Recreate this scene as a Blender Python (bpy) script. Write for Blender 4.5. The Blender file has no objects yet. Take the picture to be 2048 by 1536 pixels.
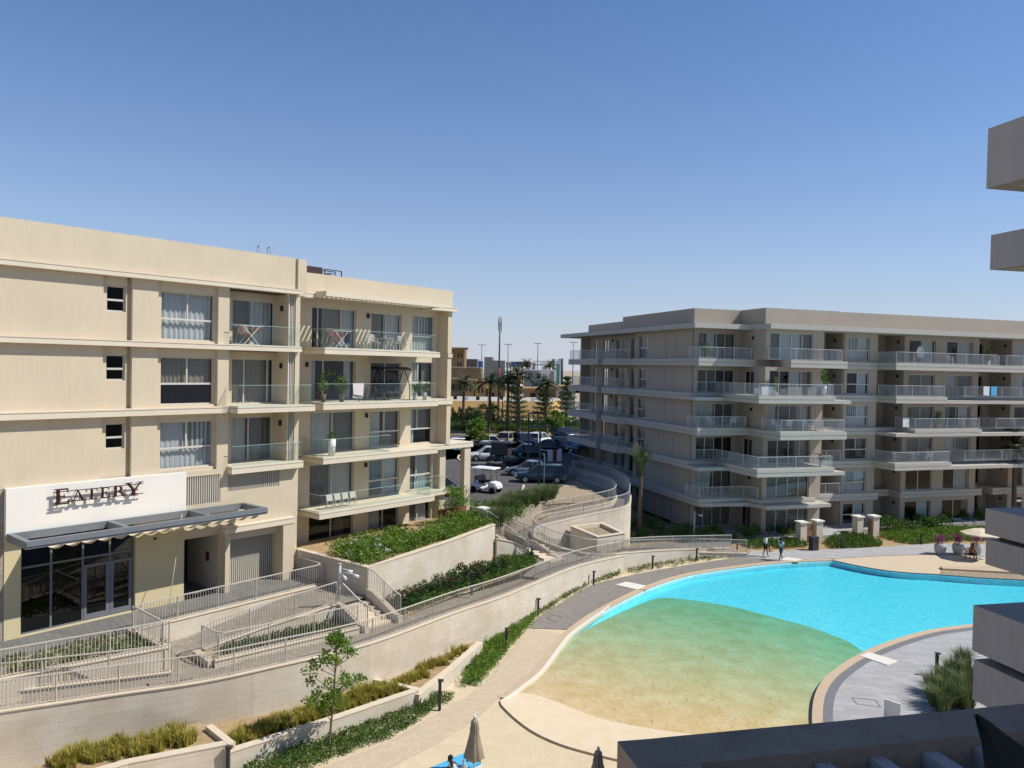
import bpy, bmesh, math, random
from mathutils import Vector, Matrix, Euler
R = math.radians
rnd = random.Random(7)
C = bpy.context.scene.collection
sc = bpy.context.scene

# ------------------------------------------------------------------ camera
FPX, PITCH, ROLL, H = 1545.0, R(1.2058), R(1.1672), 14.4
cF = Vector((0, math.cos(PITCH), -math.sin(PITCH)))
cU0 = Vector((0, math.sin(PITCH), math.cos(PITCH)))
cX0 = Vector((1, 0, 0))
cX = math.cos(ROLL)*cX0 + math.sin(ROLL)*cU0
cU = -math.sin(ROLL)*cX0 + math.cos(ROLL)*cU0
cd = bpy.data.cameras.new('camera'); cam = bpy.data.objects.new('camera', cd); C.objects.link(cam)
cd.sensor_width = 36; cd.lens = FPX*36/2048; cd.clip_start = .1; cd.clip_end = 6000
M = Matrix.Identity(4)
for i in range(3):
    M[i][0] = cX[i]; M[i][1] = cU[i]; M[i][2] = -cF[i]
M[2][3] = H
cam.matrix_world = M
sc.camera = cam

# ------------------------------------------------------------------ sky, sun, exposure
SUN_AZ, SUN_EL = 93.0, 49.0
w = bpy.data.worlds.new("World"); sc.world = w; w.use_nodes = True
nt = w.node_tree; nt.nodes.clear()
sky = nt.nodes.new('ShaderNodeTexSky'); sky.sky_type = 'NISHITA'; sky.sun_disc = False
sky.sun_elevation = R(SUN_EL); sky.sun_rotation = R(SUN_AZ)
sky.air_density = 1.0; sky.dust_density = 0.2; sky.ozone_density = 1.0; sky.altitude = 0
BGS = 0.10
bg = nt.nodes.new('ShaderNodeBackground'); bg.inputs[1].default_value = BGS
wo = nt.nodes.new('ShaderNodeOutputWorld')
# pale desert haze near the horizon, deeper blue overhead
def wn(t, **k):
    n = nt.nodes.new(t)
    for a_, b_ in k.items(): setattr(n, a_, b_)
    return n
wl = nt.links.new
wt = wn('ShaderNodeTexCoord'); wz = wn('ShaderNodeSeparateXYZ'); wl(wt.outputs['Generated'], wz.inputs[0])
ab = wn('ShaderNodeMath', operation='MAXIMUM'); wl(wz.outputs[2], ab.inputs[0]); ab.inputs[1].default_value = 0
ml = wn('ShaderNodeMath', operation='MULTIPLY'); wl(ab.outputs[0], ml.inputs[0]); ml.inputs[1].default_value = -7.1
ex = wn('ShaderNodeMath', operation='EXPONENT'); wl(ml.outputs[0], ex.inputs[0])
tn = wn('ShaderNodeMix', data_type='RGBA', blend_type='MULTIPLY'); tn.inputs[0].default_value = 1; wl(sky.outputs[0], tn.inputs[6]); tn.inputs[7].default_value = (.66, .93, 1.26, 1)
hz = wn('ShaderNodeMix', data_type='RGBA'); wl(ex.outputs[0], hz.inputs[0]); wl(tn.outputs[2], hz.inputs[6]); hz.inputs[7].default_value = (.60/BGS, .62/BGS, .71/BGS, 1)
wl(hz.outputs[2], bg.inputs[0]); wl(bg.outputs[0], wo.inputs[0])
sl = bpy.data.lights.new('sun', 'SUN'); sl.energy = 5.0; sl.angle = R(0.5); sl.color = (1.0, .95, .87)
so = bpy.data.objects.new('sun', sl); C.objects.link(so)
sd = Vector((math.sin(R(SUN_AZ))*math.cos(R(SUN_EL)), math.cos(R(SUN_AZ))*math.cos(R(SUN_EL)), math.sin(R(SUN_EL))))
so.rotation_euler = sd.to_track_quat('Z', 'Y').to_euler()
so.location = (40, 0, 60)
sc.view_settings.view_transform = 'Standard'; sc.view_settings.look = 'None'
sc.view_settings.exposure = 0.0; sc.view_settings.gamma = 1.0
sc.render.engine = 'CYCLES'
sc.cycles.max_bounces = 8; sc.cycles.transparent_max_bounces = 24
sc.cycles.caustics_reflective = False; sc.cycles.caustics_refractive = False

# ------------------------------------------------------------------ geometry helpers
def ray(x, y): return cF + cX*((x-1024)/FPX) - cU*((y-768)/FPX)
def P(x, y, z=0.0):
    d = ray(x, y); t = (z-H)/d.z
    return Vector((d.x*t, d.y*t, z))
def PL(pts, z=0.0): return [P(p[0], p[1], p[2] if len(p) > 2 else z) for p in pts]
def crom(pts, n=6, closed=False):
    out = []; N = len(pts)
    rng = range(N if closed else N-1)
    for i in rng:
        if closed: a, b, c, d = pts[i-1], pts[i], pts[(i+1) % N], pts[(i+2) % N]
        else: a, b, c, d = pts[max(i-1, 0)], pts[i], pts[i+1], pts[min(i+2, N-1)]
        for k in range(n):
            t = k/n
            out.append(.5*((2*b)+(c-a)*t+(2*a-5*b+4*c-d)*t*t+(3*b-a-3*c+d)*t**3))
    if not closed: out.append(pts[-1].copy())
    return out
def offset_line(pts, d):
    """shift an open polyline sideways in plan by d (to the right of travel)"""
    out = []
    for i, p in enumerate(pts):
        a = pts[max(i-1, 0)]; b = pts[min(i+1, len(pts)-1)]
        t = (b-a); t.z = 0; t.normalize()
        out.append(p + Vector((t.y, -t.x, 0))*d)
    return out
class Fr:
    """a facade frame: u runs along the wall, v points out of it"""
    def __init__(s, ox, oy, az):
        s.o = Vector((ox, oy, 0)); a = R(az); s.az = az
        s.u = Vector((math.sin(a), math.cos(a), 0)); s.n = Vector((math.cos(a), -math.sin(a), 0))
    def __call__(s, u, v, z=0.0): return s.o + s.u*u + s.n*v + Vector((0, 0, z))
LF = Fr(-20.1726, 30.3792, 39.8526)
RF = Fr(16.214, 66.8, 72.0964)
WF = Fr(0, 0, 90)          # u = east, v = -y

class MB:
    def __init__(s): s.v = []; s.f = []; s.uv = []; s.sm = []
    def quad(s, a, b, c, d, uv=None, sm=False):
        n = len(s.v); s.v += [a, b, c, d]; s.f.append((n, n+1, n+2, n+3))
        s.uv.append(uv or [(0, 0)]*4); s.sm.append(sm)
    def tri(s, a, b, c, sm=False):
        n = len(s.v); s.v += [a, b, c]; s.f.append((n, n+1, n+2)); s.uv.append([(0, 0)]*3); s.sm.append(sm)
    def poly(s, pts, flip=False):
        pts = list(pts)
        if flip: pts = pts[::-1]
        n = len(s.v); s.v += pts; s.f.append(tuple(range(n, n+len(pts)))); s.uv.append([(p.x, p.y) for p in pts]); s.sm.append(False)
    def box(s, fr, u0, u1, v0, v1, z0, z1):
        u0, u1 = min(u0, u1), max(u0, u1); v0, v1 = min(v0, v1), max(v0, v1); z0, z1 = min(z0, z1), max(z0, z1)
        p = [fr(u, v, z) for z in (z0, z1) for v in (v0, v1) for u in (u0, u1)]
        n = len(s.v); s.v += p
        du, dv, dz = u1-u0, v1-v0, z1-z0
        for f, (a, b) in (((1, 0, 2, 3), (du, dv)), ((4, 5, 7, 6), (du, dv)), ((0, 1, 5, 4), (du, dz)), ((3, 2, 6, 7), (du, dz)), ((2, 0, 4, 6), (dv, dz)), ((1, 3, 7, 5), (dv, dz))):
            # frame handedness: u x v points down, so reverse
            s.f.append(tuple(n+i for i in f[::-1])); s.uv.append([(u0, z1), (u0+a, z1), (u0+a, z1-b), (u0, z1-b)]); s.sm.append(False)
    def prism(s, pts, z0, z1, top=True, bottom=True):
        """pts: plan polygon of Vectors (any z), walls from z0 to z1 (numbers)"""
        A = sum(pts[i-1].x*pts[i].y-pts[i].x*pts[i-1].y for i in range(len(pts)))
        if A < 0: pts = pts[::-1]
        n = len(pts); b = len(s.v)
        s.v += [Vector((p.x, p.y, z0)) for p in pts] + [Vector((p.x, p.y, z1)) for p in pts]
        L = 0
        for i in range(n):
            j = (i+1) % n; d = (pts[j]-pts[i]).length
            s.f.append((b+i, b+j, b+n+j, b+n+i)); s.uv.append([(L, z0), (L+d, z0), (L+d, z1), (L, z1)]); L += d; s.sm.append(False)
        if top: s.f.append(tuple(range(b+n, b+2*n))); s.uv.append([(p.x, p.y) for p in pts]); s.sm.append(False)
        if bottom: s.f.append(tuple(range(b+n-1, b-1, -1))); s.uv.append([(p.x, p.y) for p in pts[::-1]]); s.sm.append(False)
    def bar(s, a, b, w, h=None, up=Vector((0, 0, 1))):
        h = h or w
        t = (b-a); L = t.length
        if L < 1e-6: return
        t = t/L; r = t.cross(up)
        if r.length < 1e-3: r = t.cross(Vector((0, 1, 0)))
        r.normalize(); q = r.cross(t)
        r = r*w/2; q = q*h/2
        p = [a-r-q, a+r-q, a+r+q, a-r+q, b-r-q, b+r-q, b+r+q, b-r+q]
        n = len(s.v); s.v += p
        for f in ((0, 1, 2, 3), (7, 6, 5, 4), (0, 4, 5, 1), (1, 5, 6, 2), (2, 6, 7, 3), (3, 7, 4, 0)):
            s.f.append(tuple(n+i for i in f)); s.uv.append([(0, 0)]*4); s.sm.append(False)
    def tube(s, pts, rad, seg=8, cap=True):
        """rad: number or list"""
        n0 = len(s.v); N = len(pts)
        rr = rad if isinstance(rad, (list, tuple)) else [rad]*N
        prev = None; L = 0
        for i, p in enumerate(pts):
            t = (pts[min(i+1, N-1)]-pts[max(i-1, 0)]).normalized()
            if prev is None:
                r = t.cross(Vector((0, 0, 1)))
                if r.length < 1e-2: r = t.cross(Vector((0, 1, 0)))
                r.normalize()
            else:
                r = (prev - t*prev.dot(t)).normalized()
            prev = r; q = t.cross(r)
            for k in range(seg):
                a = 2*math.pi*k/seg
                s.v.append(p + r*(math.cos(a)*rr[i]) + q*(math.sin(a)*rr[i]))
        for i in range(N-1):
            for k in range(seg):
                a = n0+i*seg+k; b = n0+i*seg+(k+1) % seg
                s.f.append((a, b, b+seg, a+seg)); s.uv.append([(k/seg, i), ((k+1)/seg, i), ((k+1)/seg, i+1), (k/seg, i+1)]); s.sm.append(True)
        if cap:
            s.f.append(tuple(n0+k for k in range(seg-1, -1, -1))); s.uv.append([(0, 0)]*seg); s.sm.append(False)
            s.f.append(tuple(n0+(N-1)*seg+k for k in range(seg))); s.uv.append([(0, 0)]*seg); s.sm.append(False)
    def strip(s, A, B, uvh=None):
        """surface between two equally long polylines"""
        L = 0
        for i in range(len(A)-1):
            d = (A[i+1]-A[i]).length
            h0 = (B[i]-A[i]).length; h1 = (B[i+1]-A[i+1]).length
            s.quad(A[i], A[i+1], B[i+1], B[i], [(L, A[i].z), (L+d, A[i+1].z), (L+d, A[i+1].z+h1), (L, A[i].z+h0)]); L += d
    def wall_line(s, pts, th, zbot, cop=None):
        """upright wall along a polyline of top points; zbot number or list; thickness th to the right of travel"""
        off = offset_line(pts, th)
        zb = zbot if isinstance(zbot, (list, tuple)) else [zbot]*len(pts)
        lo = [Vector((p.x, p.y, z)) for p, z in zip(pts, zb)]
        lo2 = [Vector((p.x, p.y, z)) for p, z in zip(off, zb)]
        s.strip(pts, lo); s.strip(lo2, off); s.strip(off, pts)
        s.quad(lo[0], pts[0], off[0], lo2[0]); s.quad(pts[-1], lo[-1], lo2[-1], off[-1])
    def build(s, name, mat, parent=None, **kw):
        me = bpy.data.meshes.new(name)
        L = Vector((0, 0, 0)); q = parent
        while q is not None: L = L + q.location; q = q.parent
        me.from_pydata([v-L for v in s.v], [], s.f)
        uvl = me.uv_layers.new(name='UVMap')
        k = 0
        flat = [c for f in s.uv for uv in f for c in uv]
        if len(flat) == 2*len(me.loops): uvl.data.foreach_set('uv', flat)
        me.polygons.foreach_set('use_smooth', s.sm)
        me.materials.append(mat); me.update()
        o = bpy.data.objects.new(name, me); C.objects.link(o)
        if parent is not None: o.parent = parent
        return tag(o, **kw)
def tag(o, label=None, cat=None, group=None, kind=None):
    if label: o['label'] = label
    if cat: o['category'] = cat
    if group: o['group'] = group
    if kind: o['kind'] = kind
    return o
def thing(name, loc, label, cat, group=None):
    o = bpy.data.objects.new(name, None); C.objects.link(o); o.location = loc
    o.empty_display_size = .2
    return tag(o, label, cat, group)
def copy_tree(o, parent=None):
    c = o.copy(); C.objects.link(c); c.parent = parent
    for ch in list(o.children):
        copy_tree(ch, c)
    return c
def offset_poly(pts, d):
    """shrink a plan polygon by d"""
    A = sum(pts[i-1].x*pts[i].y-pts[i].x*pts[i-1].y for i in range(len(pts)))
    if A < 0: pts = pts[::-1]
    out = []; n = len(pts)
    for i in range(n):
        a, b, c = pts[i-1], pts[i], pts[(i+1) % n]
        t1 = (b-a); t1.z = 0; t1.normalize(); t2 = (c-b); t2.z = 0; t2.normalize()
        n1 = Vector((-t1.y, t1.x, 0)); n2 = Vector((-t2.y, t2.x, 0))
        m = (n1+n2); k = m.dot(n1)
        out.append(b + m*(d/max(k, .2)))
    return out

# ------------------------------------------------------------------ materials
def mat(name, col, rough=.8, var=.0, vscale=1.0, spec=.3, metal=0.0, bump=0.0, bscale=30, col2=None, streak=0.0, coords='Object', alpha=None):
    m = bpy.data.materials.new(name); m.use_nodes = True
    t = m.node_tree; N = t.nodes; L = t.links
    b = N['Principled BSDF']; b.inputs['Roughness'].default_value = rough
    b.inputs['Specular IOR Level'].default_value = spec; b.inputs['Metallic'].default_value = metal
    c1 = (*col, 1); b.inputs['Base Color'].default_value = c1
    tc = N.new('ShaderNodeTexCoord')
    src = tc.outputs[coords] if coords != 'World' else None
    if src is None:
        g = N.new('ShaderNodeNewGeometry'); src = g.outputs['Position']
    if var > 0 or col2 or streak > 0:
        no = N.new('ShaderNodeTexNoise'); no.inputs['Scale'].default_value = vscale; no.inputs['Detail'].default_value = 6
        no.inputs['Roughness'].default_value = .6
        L.new(src, no.inputs['Vector'])
        mr = N.new('ShaderNodeMapRange'); mr.inputs[1].default_value = .3; mr.inputs[2].default_value = .7
        L.new(no.outputs['Fac'], mr.inputs[0])
        mx = N.new('ShaderNodeMix'); mx.data_type = 'RGBA'
        L.new(mr.outputs[0], mx.inputs[0])
        c2 = col2 or tuple(max(0, c*(1-var)) for c in col)
        mx.inputs[6].default_value = c1; mx.inputs[7].default_value = (*c2, 1)
        last = mx.outputs[2]
        if streak > 0:
            mp = N.new('ShaderNodeMapping'); mp.inputs['Scale'].default_value = (6, 6, .35)
            L.new(src, mp.inputs['Vector'])
            n2 = N.new('ShaderNodeTexNoise'); n2.inputs['Scale'].default_value = 1.6; n2.inputs['Detail'].default_value = 5
            L.new(mp.outputs[0], n2.inputs['Vector'])
            m2 = N.new('ShaderNodeMapRange'); m2.inputs[1].default_value = .35; m2.inputs[2].default_value = .75
            m2.inputs[3].default_value = 0; m2.inputs[4].default_value = streak
            L.new(n2.outputs['Fac'], m2.inputs[0])
            x2 = N.new('ShaderNodeMix'); x2.data_type = 'RGBA'; L.new(m2.outputs[0], x2.inputs[0])
            L.new(last, x2.inputs[6]); x2.inputs[7].default_value = (*[c*.6 for c in col], 1)
            last = x2.outputs[2]
        L.new(last, b.inputs['Base Color'])
    if bump > 0:
        nb = N.new('ShaderNodeTexNoise'); nb.inputs['Scale'].default_value = bscale; nb.inputs['Detail'].default_value = 4
        L.new(src, nb.inputs['Vector'])
        bp = N.new('ShaderNodeBump'); bp.inputs['Strength'].default_value = bump; bp.inputs['Distance'].default_value = .03
        L.new(nb.outputs['Fac'], bp.inputs['Height']); L.new(bp.outputs[0], b.inputs['Normal'])
    return m
def brickmat(name, c1, c2, mortar, sx, sy, msize=.02, rough=.85, coords='UV', var=.25, vscale=.7, rot=0, bump=.3, stain=None):
    m = bpy.data.materials.new(name); m.use_nodes = True
    t = m.node_tree; N = t.nodes; L = t.links
    b = N['Principled BSDF']; b.inputs['Roughness'].default_value = rough; b.inputs['Specular IOR Level'].default_value = .25
    if coords == 'UV':
        tc = N.new('ShaderNodeTexCoord'); src = tc.outputs['UV']
    else:
        g = N.new('ShaderNodeNewGeometry'); src = g.outputs['Position']
    mp = N.new('ShaderNodeMapping'); mp.inputs['Rotation'].default_value = (0, 0, R(rot)); L.new(src, mp.inputs['Vector'])
    br = N.new('ShaderNodeTexBrick'); br.inputs['Scale'].default_value = 1
    br.inputs['Brick Width'].default_value = sx; br.inputs['Row Height'].default_value = sy
    br.inputs['Mortar Size'].default_value = msize; br.inputs['Mortar Smooth'].default_value = .2
    br.inputs['Color1'].default_value = (*c1, 1); br.inputs['Color2'].default_value = (*c2, 1); br.inputs['Mortar'].default_value = (*mortar, 1)
    br.offset = .5
    L.new(mp.outputs[0], br.inputs['Vector'])
    no = N.new('ShaderNodeTexNoise'); no.inputs['Scale'].default_value = vscale; no.inputs['Detail'].default_value = 7; no.inputs['Roughness'].default_value = .65
    L.new(src, no.inputs['Vector'])
    mr = N.new('ShaderNodeMapRange'); mr.inputs[1].default_value = .4; mr.inputs[2].default_value = .68; mr.inputs[4].default_value = var*2
    L.new(no.outputs['Fac'], mr.inputs[0])
    mx = N.new('ShaderNodeMix'); mx.data_type = 'RGBA'; L.new(mr.outputs[0], mx.inputs[0]); L.new(br.outputs['Color'], mx.inputs[6])
    mx.inputs[7].default_value = (*(stain or tuple(c*.55 for c in c1)), 1)
    L.new(mx.outputs[2], b.inputs['Base Color'])
    nb = N.new('ShaderNodeTexNoise'); nb.inputs['Scale'].default_value = 14; nb.inputs['Detail'].default_value = 5; L.new(src, nb.inputs['Vector'])
    ad = N.new('ShaderNodeMath'); ad.operation = 'MULTIPLY_ADD'; L.new(br.outputs['Fac'], ad.inputs[0]); ad.inputs[1].default_value = -.6; L.new(nb.outputs['Fac'], ad.inputs[2])
    bp = N.new('ShaderNodeBump'); bp.inputs['Strength'].default_value = bump; bp.inputs['Distance'].default_value = .02
    L.new(ad.outputs[0], bp.inputs['Height']); L.new(bp.outputs[0], b.inputs['Normal'])
    return m
def glassmat(name, tint, refl=.08, trans=.6, rough=.02):
    """window glass: partly see-through, partly mirror"""
    m = bpy.data.materials.new(name); m.use_nodes = True
    t = m.node_tree; N = t.nodes; L = t.links; N.remove(N['Principled BSDF'])
    o = N['Material Output']
    tr = N.new('ShaderNodeBsdfTransparent'); tr.inputs[0].default_value = (*tint, 1)
    gl = N.new('ShaderNodeBsdfGlossy'); gl.inputs['Roughness'].default_value = rough; gl.inputs[0].default_value = (.9, .95, 1, 1)
    lw = N.new('ShaderNodeLayerWeight'); lw.inputs['Blend'].default_value = .5
    pw_ = N.new('ShaderNodeMath'); pw_.operation = 'POWER'; L.new(lw.outputs['Facing'], pw_.inputs[0]); pw_.inputs[1].default_value = 4.5
    ad = N.new('ShaderNodeMath'); ad.operation = 'MULTIPLY_ADD'; ad.use_clamp = True; L.new(pw_.outputs[0], ad.inputs[0]); ad.inputs[1].default_value = .85; ad.inputs[2].default_value = refl
    mx = N.new('ShaderNodeMixShader'); L.new(ad.outputs[0], mx.inputs[0]); L.new(tr.outputs[0], mx.inputs[1]); L.new(gl.outputs[0], mx.inputs[2])
    L.new(mx.outputs[0], o.inputs[0])
    return m
def leafmat(name, col, col2, rough=.55, tr=.25, vscale=3.0):
    m = bpy.data.materials.new(name); m.use_nodes = True
    t = m.node_tree; N = t.nodes; L = t.links; b = N['Principled BSDF']; o = N['Material Output']
    g = N.new('ShaderNodeNewGeometry'); no = N.new('ShaderNodeTexNoise'); no.inputs['Scale'].default_value = vscale; no.inputs['Detail'].default_value = 3
    L.new(g.outputs['Position'], no.inputs['Vector'])
    ri = N.new('ShaderNodeMath'); ri.operation = 'MULTIPLY_ADD'; L.new(g.outputs['Random Per Island'], ri.inputs[0]); ri.inputs[1].default_value = .5; L.new(no.outputs['Fac'], ri.inputs[2])
    mr = N.new('ShaderNodeMapRange'); mr.inputs[1].default_value = .4; mr.inputs[2].default_value = 1.05; L.new(ri.outputs[0], mr.inputs[0])
    mx = N.new('ShaderNodeMix'); mx.data_type = 'RGBA'; L.new(mr.outputs[0], mx.inputs[0]); mx.inputs[6].default_value = (*col, 1); mx.inputs[7].default_value = (*col2, 1)
    L.new(mx.outputs[2], b.inputs['Base Color']); b.inputs['Roughness'].default_value = rough; b.inputs['Specular IOR Level'].default_value = .3
    tl = N.new('ShaderNodeBsdfTranslucent'); L.new(mx.outputs[2], tl.inputs[0])
    ms = N.new('ShaderNodeMixShader'); ms.inputs[0].default_value = tr; L.new(b.outputs[0], ms.inputs[1]); L.new(tl.outputs[0], ms.inputs[2]); L.new(ms.outputs[0], o.inputs[0])
    return m

M_ = {}
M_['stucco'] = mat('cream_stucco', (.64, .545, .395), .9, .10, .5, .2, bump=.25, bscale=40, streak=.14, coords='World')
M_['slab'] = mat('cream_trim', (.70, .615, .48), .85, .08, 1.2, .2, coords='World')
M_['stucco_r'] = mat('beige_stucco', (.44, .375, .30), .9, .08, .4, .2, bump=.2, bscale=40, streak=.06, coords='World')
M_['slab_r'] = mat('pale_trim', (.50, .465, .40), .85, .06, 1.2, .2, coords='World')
M_['white_wall'] = mat('white_render', (.78, .75, .68), .85, .04, 1.0, .2, coords='World')
M_['yellow_wall'] = mat('yellow_render', (.62, .53, .32), .85, .06, .8, .2, coords='World')
M_['frame'] = mat('window_frame', (.56, .53, .47), .5, spec=.4)
M_['dark_frame'] = mat('grey_frame', (.16, .17, .19), .45, spec=.4)
M_['glass'] = glassmat('window_glass', (.66, .70, .71), .04)
M_['glass_dark'] = glassmat('dark_window_glass', (.25, .28, .30), .05)
M_['balglass'] = glassmat('balustrade_glass', (.94, .965, .95), .022)
M_['curtain'] = mat('white_curtain', (.78, .77, .75), .9)
M_['curtain_grey'] = mat('grey_curtain', (.30, .29, .27), .9, .15, 3)
M_['curtain_tan'] = mat('tan_curtain', (.42, .37, .29), .9, .15, 3)
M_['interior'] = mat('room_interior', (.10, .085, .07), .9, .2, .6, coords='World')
M_['rail'] = mat('white_railing', (.54, .50, .43), .5, spec=.4)
M_['rail_r'] = mat('pale_railing', (.55, .55, .53), .5, spec=.4)
M_['black'] = mat('black_fitting', (.02, .02, .022), .5)
M_['grey_metal'] = mat('grey_metal', (.17, .19, .21), .45, .1, 2, spec=.4)
M_['charcoal'] = mat('charcoal_metal', (.045, .05, .055), .5)
M_['galv'] = mat('galvanised_pole', (.42, .44, .45), .4, .08, 4, spec=.5)
M_['louver'] = mat('louver_slats', (.60, .57, .50), .7)
M_['stone'] = brickmat('pale_ashlar', (.66, .60, .50), (.61, .55, .455), (.55, .48, .385), 1.0, .28, .008, var=.24, vscale=.5, stain=(.44, .34, .22), bump=.35)
M_['coping'] = mat('stone_coping', (.68, .58, .44), .85, .12, 2.0, .2, coords='World', bump=.2)
M_['rough_stone'] = mat('rusticated_stone', (.40, .35, .28), .95, .35, 5, .15, bump=1.0, bscale=9, coords='World')
M_['paver'] = brickmat('beige_pavers', (.37, .32, .245), (.27, .24, .19), (.20, .17, .13), .30, .15, .012, coords='World', var=.2, vscale=1.2, rot=35, bump=.25)
M_['paver_grey'] = brickmat('grey_pavers', (.30, .27, .235), (.23, .205, .18), (.16, .145, .125), .30, .15, .012, coords='World', var=.12, vscale=.8, rot=20, bump=.25)
M_['terrace'] = brickmat('terrace_tiles', (.215, .21, .195), (.16, .16, .15), (.11, .105, .095), .6, .3, .01, coords='World', var=.12, vscale=1, rot=50, bump=.2)
M_['paver_light'] = brickmat('light_grey_pavers', (.44, .43, .42), (.36, .355, .35), (.28, .27, .26), .9, .3, .010, coords='World', var=.10, vscale=.9, rot=8, bump=.15)
M_['band'] = mat('dark_stone_band', (.20, .20, .21), .8, .2, 6, coords='World')
M_['pool_coping'] = mat('sandstone_coping', (.56, .43, .29), .8, .15, 3, coords='World')
M_['white_lip'] = mat('white_pool_lip', (.72, .68, .60), .6)
M_['plaster_deck'] = mat('beige_deck', (.60, .49, .345), .9, .10, 5, .15, bump=.2, bscale=20, coords='World')
M_['sand'] = mat('beach_sand', (.66, .55, .37), .95, .14, 1.3, .1, bump=.6, bscale=6, coords='World')
M_['soil'] = mat('dry_soil', (.46, .34, .19), .95, .35, 3, .1, bump=.8, bscale=12, coords='World', col2=(.30, .21, .11))
M_['gravel'] = mat('pale_gravel', (.44, .35, .24), .95, .5, 5, .1, bump=1.0, bscale=12, coords='World')
M_['asphalt'] = mat('asphalt', (.11, .105, .10), .9, .15, 1, .2, bump=.2, bscale=50, coords='World')
M_['desert'] = mat('desert_ground', (.44, .37, .28), .95, .25, .05, .1, coords='World')
M_['white'] = mat('white_paint', (.75, .75, .74), .5)
M_['wood'] = mat('brown_wood', (.26, .12, .05), .7, .3, 6)
M_['trunk'] = mat('grey_bark', (.20, .155, .11), .95, .4, 8, bump=.6, bscale=20)
M_['palm_trunk'] = mat('palm_bark', (.17, .13, .09), .95, .5, 14, bump=.8, bscale=18)
M_['leaf'] = leafmat('green_leaves', (.055, .12, .018), (.12, .20, .03))
M_['leaf_bright'] = leafmat('bright_green_leaves', (.09, .19, .02), (.20, .30, .04))
M_['leaf_dark'] = leafmat('dark_green_leaves', (.018, .055, .015), (.06, .12, .03))
M_['leaf_yellow'] = leafmat('yellow_green_leaves', (.22, .24, .03), (.50, .40, .09))
M_['leaf_olive'] = leafmat('olive_grass_blades', (.07, .11, .03), (.17, .20, .08))
M_['palm_leaf'] = leafmat('palm_fronds', (.065, .10, .035), (.17, .20, .09))
M_['flower_red'] = mat('red_petals', (.20, .012, .012), .6)
M_['flower_pink'] = leafmat('magenta_petals', (.30, .01, .18), (.45, .03, .32), tr=.35)
M_['flower_white'] = mat('white_petals', (.75, .75, .80), .6)
M_['canvas'] = mat('tan_canvas', (.34, .28, .20), .9, .12, 5)
M_['canvas_light'] = mat('cream_canvas', (.72, .60, .42), .9)
M_['skin'] = mat('dark_skin', (.09, .045, .025), .6)
M_['hair'] = mat('black_hair', (.01, .009, .008), .7)
M_['our_wall'] = mat('white_wall_paint', (.45, .41, .375), .88, .10, 1.5, .2, coords='World', bump=.3, bscale=30, streak=.22)

M_['ledge'] = mat('shade_toned_ledge_concrete', (.36, .265, .19), .9, .25, 6, .15, coords='World', bump=.4, bscale=30)  # warm dark tone puts the ledge's shade into its colour, countering blue skylight
def flag_mat(name):
    """irregular flagstones with paler joints"""
    m = mat(name, (.56, .45, .32), .9, .1, 3, .15, coords='World')
    t = m.node_tree; N = t.nodes; L = t.links; b = N['Principled BSDF']
    g = N.new('ShaderNodeNewGeometry'); vo = N.new('ShaderNodeTexVoronoi'); vo.feature = 'DISTANCE_TO_EDGE'; vo.inputs['Scale'].default_value = 1.35
    no = N.new('ShaderNodeTexNoise'); no.inputs['Scale'].default_value = 2.0
    L.new(g.outputs['Position'], no.inputs['Vector'])
    ad = N.new('ShaderNodeVectorMath'); ad.operation = 'MULTIPLY_ADD'; L.new(no.outputs['Color'], ad.inputs[0]); ad.inputs[1].default_value = (.35, .35, .0); L.new(g.outputs['Position'], ad.inputs[2])
    L.new(ad.outputs[0], vo.inputs['Vector'])
    mr = N.new('ShaderNodeMapRange'); mr.inputs[1].default_value = .02; mr.inputs[2].default_value = .06; L.new(vo.outputs[0], mr.inputs[0])
    mr.inputs[3].default_value = .22; mr.inputs[4].default_value = 0
    old = b.inputs['Base Color'].links[0].from_socket
    mx = N.new('ShaderNodeMix'); mx.data_type = 'RGBA'; L.new(mr.outputs[0], mx.inputs[0]); L.new(old, mx.inputs[6]); mx.inputs[7].default_value = (.72, .62, .46, 1)
    L.new(mx.outputs[2], b.inputs['Base Color'])
    return m
M_['flag'] = flag_mat('flagstone_path')
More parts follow.
